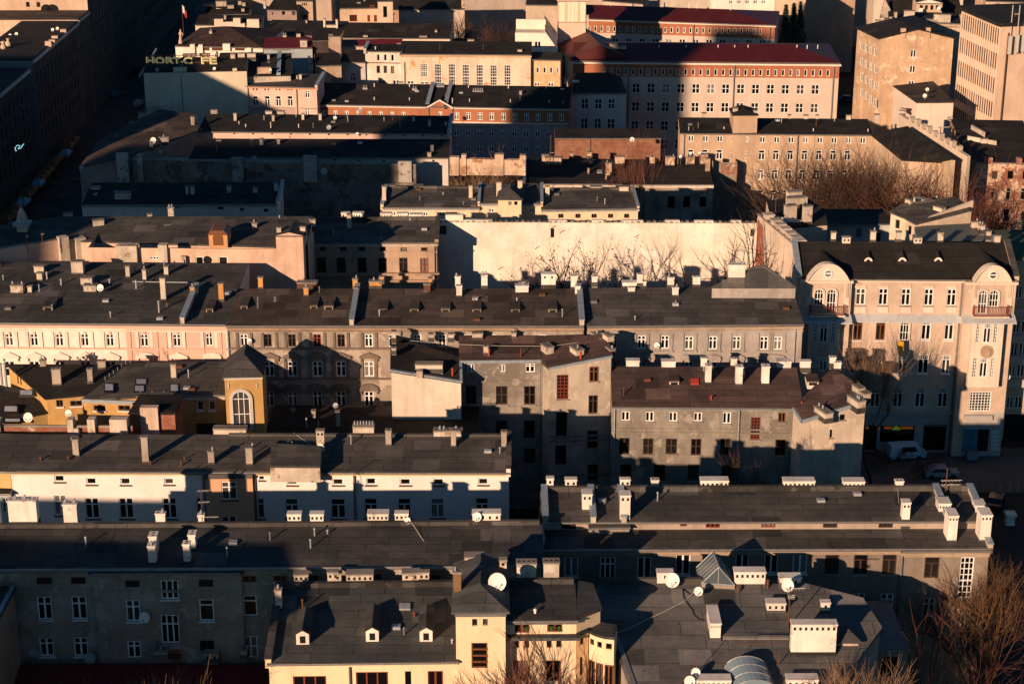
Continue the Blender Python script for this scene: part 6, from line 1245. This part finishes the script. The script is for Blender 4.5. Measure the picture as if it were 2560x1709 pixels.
p=aty('b',150,330,305.); fo=link('flag',None,None,p); fo.scale=(.6,.6,.6); tag(fo,'small white over red flag hanging above the dark street at the top left','flag'); m=M(); m.tube([(0,0,-3),(0,0,5.3)],.07,5); link('pole',m.mesh('pole',[RUST]),fo); m=M(); m.box((.1,0,3.2),(.5,.1,-.6),(0,.03,0),(0,0,2),0); link('cloth',m.mesh('cloth',[flat('flag_white',(.7,.66,.62),.8)]),fo); m=M(); m.box((.6,.1,2.0),(.5,.1,-.6),(0,.03,0),(0,0,2),0); link('cloth_red',m.mesh('cloth_red',[flat('flag_red',(.45,.03,.03),.8)]),fo)
WSM=plaster((.70,.55,.44),.4)
h,b,r=simple('b','stepped_white_house','pale stepped rear walls with a dark roof above the pyramid roof',(318,345),(1200,352),330,6,WSM,rl=(700,215),t=.25,chims=[(712,205,740,280)])
for x0,y0,x1 in ((585,262,705),(845,250,940),(1030,265,1195),(705,300,850),(940,322,1000)): b.box(x0,y0,x1,470,.35,WSM,'stepped_wall',back=.5)
b.wins([(728,335,755,375),(798,335,822,380),(1105,280,1168,318)],'o'); 
simple('b','white_gable_house','house with a low white gable and a boxy lit stack at the top edge',(452,205),(1042,195),352,8,plaster((.66,.62,.58),.4),rl=(750,75),t=.35,hl=9,hr=9,D2=16,chims=[(602,15,745,100),(760,70,845,130),(950,118,990,170),(905,15,950,80),(962,35,1003,98)])
simple('b','tan_tower_house','small tan tower with three slit windows and a low wing',(1700,18),(1920,18),345,7,plaster((.52,.38,.28),.5),W=6,wins=[(1775,40,1792,82),(1800,40,1817,82),(1825,40,1842,82),(1783,205,1838,255)])
simple('b','red_eaved_house','dark-roofed house with a thin red eaves line beside the tan tower',(1300,140),(1700,150),343,6,plaster((.34,.25,.22),.6),rl=(1500,0),t=.2,wins=[(1500,155,1545,205),(1640,155,1685,210),(1365,170,1390,205)],chims=[(1250,0,1280,95),(1385,180,1410,215)])
simple('b','red_roof_house','long low dark red roof with a bluish eaves wall and one broad chimney',(1250,665),(1915,660),292,6,plaster((.35,.4,.42),.5),rl=(1600,520),t=.2,top=REDD,chims=[(1755,550,1848,720,'q'),(1515,480,1565,520,'v'),(1700,460,1755,515,'q'),(1885,500,1920,525),(1370,675,1615,710,'q')])
simple('b','black_rear_roof','black roof with small lit chimneys between the tan tower and the dark red roof',(1240,480),(2300,500),318,5,plaster((.4,.3,.25),.8),rl=(1800,290),t=.15,chims=[(1265,420,1293,488),(1475,445,1503,488),(1825,278,1848,330),(2068,260,2095,385),(2238,265,2265,400),(2110,340,2240,390,'q'),(1925,470,1955,520),(2140,470,2195,505,'q')])
simple('b','black_shed','black boarded block with a thin lit corner beside the dark red roof',(1922,565),(2135,560),293,7,plaster((.07,.05,.045),.6),W=5)
simple('b','stained_chimney_house','low roofs with stained pale chimney blocks behind the cafe letters',(640,800),(1500,792),291,5,plaster((.4,.33,.28),.8),rl=(1000,730),t=.1,chims=[(800,735,868,825,'v'),(900,730,995,795,'q'),(1030,725,1143,800,'q'),(1420,720,1670,775,'q'),(1300,752,1338,830),(160,745,340,790,'q'),(375,735,515,790,'q')],cm=PT)
simple('b','tan_block_wall','blotchy tan wall block above the pink house and the orange range',(1975,905),(2312,895),287,7,PT,W=6,chims=[(2245,880,2312,1000,'q'),(1865,770,1900,865),(1870,870,1935,945,'q')],cm=PT)
simple('f','slit_tower','pale tower with one tall dark slit at the top edge',(515,22),(720,20),330,6,plaster((.62,.50,.38),.4),W=5,wins=[(590,90,642,238)],wst=('o','d'))
simple('f','red_window_house','low tan house with dark red windows and a brown eaves band beside the slit tower',(5,118),(518,112),334,6,plaster((.58,.42,.3),.4),rl=(300,20),t=.25,wins=[(130,205,232,295),(375,208,412,300),(465,208,505,300),(410,70,472,115)],chims=[(235,32,278,60),(322,0,345,28)],wst=('t','r'))
simple('f','blank_wall_house','pale blank-walled house behind a bare tree at the top',(800,135),(1700,128),345,8,plaster((.58,.48,.38),.6),rl=(1100,0),t=.3,chims=[(1660,0,1700,130,'q')],cm=PT)
simple('f','long_black_roof_house','long black roof with a cream eaves strip and a white vented chimney',(40,520),(1500,530),313,6,plaster((.72,.62,.48),.3),rl=(900,325),t=.2,chims=[(318,482,378,535,'q'),(1085,490,1188,545,'h3'),(1298,410,1326,455,'p')])
simple('f','red_strip_house','dark red sheet roof over a pale wall left of the tall window hall',(20,632),(845,628),299,6,plaster((.62,.46,.36),.4),rl=(400,548),t=.2,top=RED,chims=[(780,590,832,630,'q')],cm=RUST)
simple('g','rust_pipe_house','tan wall with a rusty ladder strip between white annex and striped tower',(190,70),(645,75),325,8,plaster((.52,.42,.32),.5),rl=(400,-40),t=.2)
simple('g','far_terrace','pale far terrace cut by the top picture edge right of the striped tower',(1240,15),(1790,60),345,8,plaster((.55,.45,.36),.6),rl=(1500,-40),t=.2)
simple('h','far_white_house','far white house front with cross windows above the dark red roof',(420,-60),(1310,-60),348,8,plaster((.76,.72,.64),.3),W=6,wins=[(x,-5,x+55,55) for x in (780,890,1000,1115)]+[(670,-5,720,55)],wst=('x','w'))
simple('h','far_tan_house','far tan wall with a dark red corner strip at the top edge',(1312,-30),(1720,-30),346,8,plaster((.6,.45,.33),.4),W=6)
simple('i','arched_pavilion','small pavilion with four arched openings under a white pediment',(885,50),(1235,52),322,6,plaster((.58,.42,.30),.4),W=4,t=.1,wins=[(925,75,968,130),(998,75,1035,135),(1072,75,1110,138),(1145,75,1180,130)],wst=('o','d'))
h,b,r=simple('i','steep_dark_roof_house','house with a huge steep black roof and a pale scrawled gable at the top right',(500,190),(1500,185),326,10,plaster((.4,.32,.26),.7),rl=(1000,-60),t=.7)
m=M(); p,q,w2=aty('i',380,250,325.5),aty('i',525,240,325.5),aty('i',450,-10,325.5); m.prism([p,q,V((q.x,q.y,w2.z-2)),w2],(0,.5,0)); h.add('gable_wall',m,[plaster((.55,.46,.38),.9,(.1,.08,.07),.4)])
m=M(); p,q,w2=aty('i',880,45,321.5),aty('i',1243,48,321.5),aty('i',1062,0,321.5); m.prism([p,q,w2],(0,.6,0)); h.add('pediment',m,[plaster((.76,.66,.54),.3)])
h,b,r=simple('i','cluttered_roof_house','low roofs cluttered with pale chimney slabs behind the beige gable block',(500,300),(1480,330),306,8,plaster((.56,.44,.34),.6),rl=(1000,180),t=.1,chims=[(505,230,545,335),(568,165,610,280),(605,285,640,375),(650,290,695,395),(700,145,845,340,'q'),(845,255,885,375),(965,265,1150,420,'q'),(1265,360,1460,460,'q'),(1110,195,1340,340,'q'),(312,275,395,360,'q')])
dish('left dish among the cluttered chimneys above the beige gable','i',563,282,27,304.5); dish('right dish among the cluttered chimneys above the beige gable','i',712,292,25,304.2); dish('left dish on the arched pavilion','i',940,142,29,320.5); dish('right dish on the arched pavilion','i',1183,122,26,320.5)
simple('i','top_right_house','pale house with one chimney cut by the top right corner',(1830,20),(2500,40),330,8,plaster((.6,.46,.35),.4),W=8,chims=[(1955,45,2005,115)])
# filler roofs up to the far edge
rf=random.Random(3)
k_=0
for Y in (365,392):
    x=-72
    while x<150:
        wd=rf.uniform(12,24); z=rf.uniform(11,17); h=House(0,'distant_house',None); h.small=True; c_=rf.choice(((.5,.4,.32),(.4,.33,.28),(.58,.5,.42),(.45,.3,.22)))
        if not(-73<x+wd*.5<-52): 
            a=V((x,Y+rf.uniform(-4,4),z)); h.mkroot(a); h.root['label']='distant roof in the far town beyond the upper picture edge'; h.root['category']='building'; h.root['group']='distant roofs beyond the upper edge'
            b=h.blk([a,a+V((wd,0,0)),a+V((wd,9,0)),a+V((0,9,0))],plaster(c_,.5)); r=b.roof(.25,None,None,FELTK,W=4.5,D=9,ov=.2,gut=False); h.done()
        x+=wd+rf.uniform(.0,4)
# ================================================================ unseen blocks added outside the frame to throw the long shadows
def caster(name,lab,x0,x1,y0,y1,zl,zr):
    h=House(0,name,lab); h.mkroot(V((x0,y0,0))); b=h.blk([V((x0,y0,zl)),V((x1,y0,zr)),V((x1,y1,zr)),V((x0,y1,zl))],plaster((.4,.36,.32),.5),top=FELT); h.small=True
    for i in range(int((x1-x0)/4)):
        for f in range(int(min(zl,zr)/4)): b._win(2+i*4,1+f*4,3.2+f*4,1.6,'x','w',None,True) if i*f<40 else None
    h.done()
caster('shadow_block','unseen tall block added far off to the left to cast shadow',-121.5,-113.5,86,96,83,83)
caster('shadow_block','unseen lower block added beside the tall one to cast shadow',-150,-121.8,86,96,58,58)
caster('shadow_block','unseen long block added left of the street to cast shadow',-138,-98,200,210,41,40.5)
caster('shadow_block','unseen slope-topped block added beside the long one to cast shadow',-97.9,-82,200,210,40.5,32)
caster('shadow_block_near','unseen near block added below the left of the frame to cast shadow',-85,-47,66,76,29.2,28.6)
# ================================================================ bare trees
BARK=flat('bark_dark',(.04,.027,.02),.9); TW=flat('twig_brown',(.055,.03,.02),.85); TWR=flat('twig_red',(.12,.045,.03),.85); TWO=flat('twig_ochre',(.10,.05,.022),.85); TWP=flat('twig_pale',(.2,.12,.07),.85); LEAF=flat('dry_leaf',(.10,.035,.02),.8); EVG=flat('evergreen',(.02,.035,.02),.8)
def tree(lab,base,Ht,spread,seed,twig=TW,style='round',name='bare_tree',group='bare winter trees',leaf=0,th=1.0,dens=1.0,cat='tree'):
    rg=random.Random(seed); root=link(name,None,None,base); tag(root,lab,cat,group); T=M(); Cn=M(); lv=M()
    def br(m,p,d,L,r,n,sides):
        ps=[p]; rs=[r]; q=p.copy(); dd=d.copy()
        for i in range(n):
            dd=(dd+V((rg.gauss(0,.11),rg.gauss(0,.11),rg.gauss(.03,.07)))).normalized(); q=q+dd*L/n; ps.append(q.copy()); rs.append(r*(1-.55*(i+1)/n))
        m.tube(ps,rs,sides,cap=False); return ps,dd
    def grow(p,d,L,r,lev,mx):
        ps,dd=br(T if lev==0 else Cn,p,d,L,r,3 if lev<3 else 2,6 if lev==0 else (4 if lev<2 else 3))
        if lev>=mx:
            if leaf and rg.random()<leaf:
                for _ in range(3): c=ps[-1]+V((rg.gauss(0,.15),rg.gauss(0,.15),rg.gauss(0,.15))); a=V((rg.gauss(0,.12),rg.gauss(0,.12),.02)); b_=V((rg.gauss(0,.12),.05,rg.gauss(0,.12))); lv.poly([c,c+a,c+a+b_,c+b_])
            return
        n=max(2,round((rg.choice((4,5,5,6)) if lev<2 else rg.choice((3,4,4,5)))*dens))
        for i in range(n):
            t=.35+.65*(i+1)/n if lev else .55+.45*(i+1)/n; k=min(len(ps)-2,int(t*(len(ps)-1))); f=t*(len(ps)-1)-k; st=ps[k].lerp(ps[k+1],min(1,f))
            ax=V((rg.gauss(0,1),rg.gauss(0,1),rg.gauss(0,.4))); ax=(ax-dd*ax.dot(dd)).normalized(); an=rg.uniform(.35,.95)*spread*(1 if i<n-1 else .3)
            nd=(dd*math.cos(an)+ax*math.sin(an)+V((0,0,.12))).normalized(); grow(st,nd,L*rg.uniform(.58,.8),max(r*.56,.012),lev+1,mx)
    z=V((0,0,1))
    if style=='round': grow(V((0,0,0)),z,Ht*.36,.017*Ht*th,0,5)
    elif style=='shrub':
        for i in range(int(11*dens)+3): a=rg.uniform(0,6.28); an=abs(rg.gauss(0,.28))*spread; grow(V((rg.gauss(0,.5),rg.gauss(0,.5),0)),V((math.sin(an)*math.cos(a),math.sin(an)*math.sin(a),math.cos(an))).normalized(),Ht*rg.uniform(.34,.44),.0065*Ht*th,1 if i>2 else 0,4)
    elif style=='poplar':
        for i in range(13):
            a=rg.uniform(0,6.28); rr=rg.uniform(0,.9); p=V((rr*math.cos(a),rr*math.sin(a),0)); grow(p,V((math.cos(a)*.05,math.sin(a)*.05,1)).normalized(),Ht*rg.uniform(.5,.62),.0045*Ht*th,1 if i else 0,3)
    elif style=='pollard':
        ps,dd=br(T,V((0,0,0)),V((.02,0,1)),Ht*.28,.2*th,3,7); heads=[]
        for dx,hh in ((-.9,.34),(.75,.32),(.15,.38),(1.7,.26),(-1.5,.28)):
            q,_=br(T,ps[-1],V((dx*.3,rg.gauss(0,.15),1)).normalized(),Ht*hh,.13*th,4,6); heads.append(q[-1])
        for hd in heads:
            for i in range(34): a=rg.uniform(0,6.28); an=abs(rg.gauss(0,.38)); grow(hd,V((math.sin(an)*math.cos(a),math.sin(an)*math.sin(a),math.cos(an))),Ht*rg.uniform(.12,.24),.022,3,4)
    zm=max([v.z for v in T.v+Cn.v]+[.1]); kz=Ht/zm
    for mm in (T,Cn,lv):
        for v in mm.v: v*=kz
    if T.f: link('trunk',T.mesh('trunk',[BARK]),root)
    if Cn.f: link('crown',Cn.mesh('crown',[twig]),root)
    if lv.f: link('leaves',lv.mesh('leaves',[LEAF]),root)
    return root
def gy(k,x,Y): p=aty(k,x,700,Y); return V((p.x,Y,0))
def top(k,x,y,Y): return aty(k,x,y,Y).z
def plant(lab,k,x,ytop,Y,spread,seed,**kw):
    z=top(k,x,ytop,Y); g=V((aty(k,x,ytop,Y).x,Y,0)); return tree(lab,g,z*kw.pop('hs',1.0),spread,seed,**kw)
plant('bare tree in front of the white firewall, centre of three crowns there',5,1660,165,186,1.05,1,twig=TW,th=1.5,hs=1.1,dens=.72)
plant('tree with rusty leaves before the white firewall, leftmost there',5,1400,215,185,.9,2,twig=TW,leaf=.6,th=1.4,hs=1.08,dens=.75)
plant('widest bare tree against the right end of the white firewall',6,195,45,187,1.25,3,twig=TW,th=1.5,hs=1.1,dens=.72)
plant('small dark bare tree low against the white firewall beside the leafy one',5,1830,300,186.5,.8,4,th=1.2,dens=.7)
plant('pollarded street tree with red-brown shoots before the mansion',6,1385,665,164.5,.5,5,twig=TWP,style='pollard')
plant('tall narrow poplar with upright twigs beside the brick wall end',2,2015,850,239,.35,6,twig=TWR,style='poplar',name='poplar',th=1.0)
for i,(x,y,lab) in enumerate(((850,1000,'leftmost bushy bare tree in the yard of the tan block'),(1060,985,'second bushy bare tree in the yard of the tan block'),(1270,975,'tallest bushy bare tree before the corner of the tan block'),(1470,1080,'bushy bare tree before the dark mono roof wing'),(1680,1150,'low spreading bare tree before the tan block wing wall'),(1830,1200,'smallest bare tree at the end of the tan wing wall'),(1990,1080,'reddish creeper-like bare tree on the brick ruin corner'),(950,1120,'dark low bare tree in front of the second bushy one'),(1370,1010,'dark bare tree just right of the tallest bushy one'),(1150,1080,'dark bare tree between the second and the tallest bushy ones'))):
    plant(lab,3,x,y,(236,239,237,234,231,229,227,233,236,235)[i],1.35,20+i,twig=(TW,TW,TW,TWR,TW,TWR,TWR,TW,TW,TW)[i],style='shrub',dens=.85,th=1.25,hs=1.17)
plant('bare tree with reddish twigs leaning over the pale ruined wall',2,1035,1075,229,1.1,40,twig=TWP)
plant('bare tree before the pale blank wall at the top','f',1540,125,331,.9,41,twig=TW)
plant('dark bare tree in the shade beside the white annex','f',2120,100,318,.9,42)
plant('large ochre-twigged tree at the bottom right corner',9,2265,620,121.5,.95,50,twig=TWO,dens=.85)
plant('red-twigged bare shrub beside the stair window of the long building',9,1790,850,119,1.0,51,twig=TWR,style='shrub',dens=.6)
plant('dense twiggy tree cut by the bottom right corner',9,2130,1330,112,1.1,52,twig=TWR,style='shrub',dens=.7)
plant('bare tree between the porch roof and the right stair window',9,1990,780,120.5,1.0,55,twig=TW)
plant('small bare tree in front of the porch at the bottom edge',9,1320,1400,104.5,.9,53,twig=TWP)
plant('dry twiggy tree at the bottom edge below the porch',9,1130,1420,104,.9,57,twig=TWP)
plant('rusty-twigged tree top at the bottom edge over the red roof',7,800,1375,103,.6,60,twig=TWP)
plant('lower bare tree top at the bottom edge left of its taller neighbour',7,590,1470,103,.7,61,twig=TWP)
plant('bare tree top at the bottom edge right of its taller neighbour',7,1075,1475,103.5,.7,62,twig=TWP)
plant('reddish bare tree top before the cream villa windows',8,1310,1400,103,.6,63,twig=TWR)
plant('leafless street tree in the shade behind the brown-roofed house',6,560,1520,140,.8,64,twig=TW)
for i,(x,y) in enumerate(((1450,60),(1560,40),(1650,20))): 
    root=link('conifer',None,None,V((aty('h',x,y,338+i*3).x,338+i*3,0))); tag(root,['dark conifer at the top right, leftmost of three','dark conifer at the top right, middle of three','dark conifer at the top right, rightmost of three'][i],'tree','dark conifers at the top'); z=top('h',x,y,338+i*3); rg=random.Random(90+i); m=M()
    m.tube([(0,0,0),(0,0,z)],[.3,.03],6); link('trunk',m.mesh('trunk',[BARK]),root); m=M()
    for q in range(2600): t=rg.random()**.7; a=rg.uniform(0,6.28); r_=(1-t)*3.4*rg.uniform(.3,1); c=V((r_*math.cos(a),r_*math.sin(a),2+t*(z-2)-r_*.35)); o=V((math.cos(a),math.sin(a),-.4))*rg.uniform(.25,.5); s_=V((-math.sin(a),math.cos(a),.1))*.12; m.poly([c-s_,c+s_,c+o+s_*.4,c+o-s_*.4])
    link('crown',m.mesh('crown',[EVG]),root)
# ================================================================ streets and what stands in them
plane_obj('road',30,134,90,152,.02,ASPH); plane_obj('street',-75,40,-57,480,.02,ASPH)
m=M(); m.box((30,164,0),(60,0,0),(0,11,0),(0,0,.12)); o=link('pavement',m.mesh('pavement',[PAVE])); o['kind']='structure'
# market canopies down the dark street
BRN=[flat('canopy_brown',(.20,.085,.03),.8),flat('canopy_blue',(.12,.30,.40),.6)]
CL=[(880,1080,330,0),(840,1015,410,0),(690,850,595,0),(630,800,650,0),(555,730,745,0),(500,682,805,0),(455,635,862,0),(320,510,1015,0),(262,452,1080,0),(100,300,1278,0),(28,232,1345,0),(-60,180,1415,0),(812,970,512,1),(432,600,925,1),(215,400,1178,1),(88,242,1512,1),(-60,78,1560,1)]
ORD=['first','second','third','fourth','fifth','sixth','seventh','eighth','ninth','tenth','eleventh','twelfth']
ib=[0,0]
for x0,x1,y,cix in CL:
    p=at('c',(x0+x1)/2,y,2.4); q=at('c',x0,y,2.4); wd=abs(p.x-q.x)*1.7; root=link('market_canopy',None,None,V((p.x,p.y,0))); ib[cix]+=1
    tag(root,f"{['brown','blue'][cix]} market canopy in the dark street, {ORD[ib[cix]-1]} {['brown','blue'][cix]} one from the far end",'canopy','market canopies along the dark street')
    m=M(); d=3.4; a=[V((-wd/2,-d/2,2.3)),V((wd/2,-d/2,2.3)),V((wd/2,d/2,2.3)),V((-wd/2,d/2,2.3))]; e,f=V((-wd*.2,0,3.0)),V((wd*.2,0,3.0))
    for P in ((a[0],a[1],f,e),(a[1],a[2],f),(a[2],a[3],e,f),(a[3],a[0],e)): m.poly(P)
    for i in range(4): m.poly([a[i],a[(i+1)%4],a[(i+1)%4]-V((0,0,.3)),a[i]-V((0,0,.3))])
    link('canopy_cloth',m.mesh('canopy_cloth',[BRN[cix]]),root)
    for c in a: m=M(); m.tube([V((c.x*.94,c.y*.94,0)),V((c.x*.94,c.y*.94,2.3))],.05,5); link('post',m.mesh('post',[RUST]),root)
p=aty('c',303,1440,187.); tr=link('roof_turret',None,None,V((p.x,p.y,p.z-1.0))); tr.scale=(.62,.62,.62); tag(tr,'small pale domed turret with a thin spike at the left above the street','turret')
m=M(); m.box((-.85,-.85,-3),(1.7,0,0),(0,1.7,0),(0,0,3.9)); link('base',m.mesh('base',[CC]),tr); m=M(); m.box((-1.3,-1.3,.9),(2.6,0,0),(0,2.6,0),(0,0,.45)); link('cornice',m.mesh('cornice',[BLUEM]),tr); m=M(); m.tube([(0,0,1.3),(0,0,2.2),(0,0,3.0),(0,0,3.6),(0,0,3.9)],[.9,.85,.6,.3,.06],8); m.tube([(0,0,3.8),(0,0,5.4)],.04,5); link('dome',m.mesh('dome',[CC]),tr)
p=aty('c',270,452,225.); ns=link('neon_sign',None,None,p); tag(ns,'small glowing pale blue neon squiggle on the dark street front','neon sign'); m=M(); m.tube([V(q)*.55 for q in ((-.9,0,-.8),(-1.1,0,-.1),(-.5,0,.6),(.1,0,.5),(-.4,0,-.3),(.2,0,-.1),(.6,0,.5),(1.0,0,.9))],.06,6); link('tube',m.mesh('tube',[flat('neon_tube',(.45,.9,.95),.4,emit=.5)]),ns)
# cars
def car(lab,p,rz,col,van=False):
    root=link('van' if van else 'parked_car',None,None,p,rz); tag(root,lab,'van' if van else 'car',None if van else 'cars standing in the streets'); S=.83
    if van: prof=[(-2.3,.35),(2.25,.35),(2.3,1.0),(1.75,1.15),(1.2,2.0),(-2.25,2.05),(-2.35,1.2)]
    else: prof=[(-2.0,.32),(1.95,.32),(2.0,.75),(1.1,.88),(.55,1.38),(-.95,1.42),(-1.6,.98),(-2.0,.9)]
    m=M(); m.prism([V((x*S,-.78*S,z*S)) for x,z in prof],V((0,1.56*S,0))); bevel(link('body',m.mesh('body',[col]),root),.08)
    m=M(); g=[(1.12,1.2),(.72,1.85),(-.9,1.85),(-.9,1.2)] if van else [(.95,.9),(.5,1.32),(-.9,1.34),(-1.4,.98)]
    for y in (-.79*S,.785*S): m.prism([V((x*S,y,z*S)) for x,z in g],V((0,.006,0)))
    a,b_=(V((1.74*S,0,1.2*S)),V((1.24*S,0,1.95*S))) if van else (V((1.1*S,0,.92*S)),V((.6*S,0,1.36*S))); w_=V((0,.66*S,0)); m.poly([a-w_+V((.02,0,.02)),a+w_+V((.02,0,.02)),b_+w_*.9+V((.02,0,.02)),b_-w_*.9+V((.02,0,.02))]); link('windows',m.mesh('windows',[GLASS]),root)
    for x in (-1.3,1.3):
        for y in (-.8,.8): m=M(); m.tube([V((x*S,(y-.1)*S,.32*S)),V((x*S,(y+.1)*S,.32*S))],.32*S,12); wh=link('wheel',m.mesh('wheel',[DARK]),root)
    for y in (-.55,.55): m=M(); m.box(((2.26 if van else 1.97)*S,y*S-.12,.68*S),(.05,0,0),(0,.24,0),(0,0,.14)); link('headlight',m.mesh('headlight',[FRW]),root)
VAN=flat('van_white',(.55,.68,.75),.4); CD1=flat('car_dark',(.02,.025,.03),.25); CB1=flat('car_blue',(.05,.16,.25),.3); CS1=flat('car_silver',(.3,.32,.34),.3)
car('white van with a roof rack parked before the mansion shops',at('e',740,250,0),.15,VAN,True)
m=M(); p=at('e',690,110,1.7); 
car('dark car parked beyond the right end of the long building',at('e',1960,900,0),1.2,CD1); car('frost-edged dark car under the street shrubs',at('e',1210,500,0),.05,CS1)
for i,(x,y,c,l) in enumerate(((1580,1330,CB1,'blue car in the dark street beside the cream firewall'),(1870,1010,CD1,'dark car in the street just left of the rooftop letters'),(1900,1450,CS1,'pale car at the foot of the cream firewall'),(1960,510,CB1,'blue car far down the dark street'),(1930,345,CS1,'small pale car furthest down the dark street'))): car(l,at('a',x,y,0),1.5,c)
car('dark car in the shade below the beige gable block',at('h',2280,1390,0),.1,CB1)
# bin, planter, railing, shrubs
p=at('e',1630,275,0); b_=link('rubbish_bin',None,None,p); tag(b_,'grey wheeled rubbish bin on the pavement before the blue door','bin'); m=M(); m.prism([(-.5,-.4,.2),(.5,-.4,.2),(.58,-.4,1.0),(-.58,-.4,1.0)],(0,.8,0)); link('body',m.mesh('body',[flat('bin_grey',(.2,.25,.27),.5)]),b_); m=M(); m.box((-.62,-.45,1.0),(1.24,0,0),(0,.9,0),(0,0,.1)); link('lid',m.mesh('lid',[flat('bin_lid',(.12,.15,.16),.5)]),b_)
for x in (-.4,.4): m=M(); m.tube([(x,-.35,.1),(x+.06,-.35,.1)],.1,8); link('wheel',m.mesh('wheel',[DARK]),b_)
p=at('e',2150,1140,0); b_=link('planter',None,None,p); tag(b_,'white concrete planter on the street at the right edge','planter'); m=M(); m.prism([(-.4,-.4,0),(.4,-.4,0),(.34,-.34,.9),(-.34,-.34,.9)],(0,.74,0)); link('body',m.mesh('body',[CW]),b_); m=M(); m.box((-.5,-.5,.9),(1,0,0),(0,1,0),(0,0,.25)); link('rim',m.mesh('rim',[CW]),b_)
p=at('e',1560,715,0); q=at('e',2500,715,0); fn=link('railing',None,None,p); tag(fn,'thin metal street railing at the right edge behind the long building','railing'); m=M()
for t in (.45,.95): m.tube([V((0,0,t)),(q-p)+V((0,0,t))],.03,4)
link('rails',m.mesh('rails',[GUT]),fn)
for i in range(9): m=M(); c=(q-p)*(i/8); m.tube([c,c+V((0,0,1.0))],.035,5); link('post',m.mesh('post',[WIRE]),fn)
for i,(x,y,yt,l) in enumerate(((250,330,150,'tallest reddish street shrub beside the sunlit angled house end'),(450,400,210,'low dry shrub second from the sunlit house end'),(720,300,190,'dry shrub in front of the white van'),(870,500,320,'red-leaved shrub at the corner of the street bed'),(1010,440,40,'red-berried thin shrub right of the white van'))):
    p=at('e',x,y,0); tree(l,p,max(1.6,aty('e',x,yt,p.y).z),1.2,70+i,twig=TWR,style='shrub',name='shrub',group='shrubs in the street bed',leaf=.3,th=1.6,dens=.5,cat='shrub')
# people at the blue door
def person(lab,p,face,top_m,leg_m,arm=None,scale=.83):
    root=link('person',None,None,p); tag(root,lab,'person','people at the blue door')
    v=[(0,0,.95),(0,0,1.18),(0,.01,1.42),(0,.0,1.52),(0,-.02,1.66),(-.19,0,1.42),(-.25,.03,1.14),(-.22,-.1,.9),(.19,0,1.42),(.26,.03,1.14),(.22,-.12,.92),(-.1,0,.9),(-.11,-.03,.5),(-.11,.03,.08),(-.12,-.12,.04),(.1,0,.9),(.12,.02,.5),(.12,.1,.08),(.13,-.06,.04)]
    r=[.15,.15,.16,.06,.11,.075,.055,.04,.075,.055,.04,.1,.075,.05,.04,.1,.075,.05,.04]
    e=[(0,1),(1,2),(2,3),(3,4),(2,5),(5,6),(6,7),(2,8),(8,9),(9,10),(0,11),(11,12),(12,13),(13,14),(0,15),(15,16),(16,17),(17,18)]
    me=bpy.data.meshes.new('body'); me.from_pydata([tuple(c*scale*K for c in q) for q in v],e,[]); o=link('body',me,root); o.rotation_euler[2]=face
    sk=o.modifiers.new('skin','SKIN')
    for i,q in enumerate(me.skin_vertices[0].data): q.radius=(r[i]*scale*K,r[i]*.8*scale*K); q.use_root=(i==0)
    o.modifiers.new('sub','SUBSURF').levels=1; me.materials.append(top_m)
    m=M(); m.tube([V(q)*scale for q in ((0,-.02,1.55),(0,-.03,1.62),(0,-.03,1.7),(0,-.02,1.78))],[.06*scale,.1*scale,.105*scale,.05*scale],8); hd=link('hair',m.mesh('hair',[DARK]),root)
    return root
JK=flat('pale_jacket',(.55,.55,.55),.8); JD=flat('dark_coat',(.03,.03,.035),.8)
P0=at('d',1745,1535,0); person('person in a pale jacket standing in the doorway beside the blue door',P0,.2,JK,JD); person('person in dark clothes right of the pale jacket at the doorway',at('d',1868,1530,0),-.3,JD,JD); person('dark figure crouching at the drainpipe left of the blue door',at('d',1385,1545,0),.8,JD,JD,scale=.6)
p=P0+V((-.75,-.2,0)); um=link('umbrella',None,None,p); tag(um,'dark red open umbrella held low beside the pale jacket','umbrella'); m=M(); c=V((0,0,.9)); 
for i in range(8): a0=i*math.pi/4; a1=a0+math.pi/4; f=lambda a,rr,z:V((rr*math.cos(a),z,rr*math.sin(a)+.55)); m.poly([f(a0,.45,0),f(a1,.45,0),V((0,-.2,.55))])
link('cover',m.mesh('cover',[flat('umbrella_red',(.3,.03,.03),.7)]),um); m=M(); m.tube([(0,-.25,.55),(0,.45,.55)],.02,5); link('stick',m.mesh('stick',[RUST]),um)
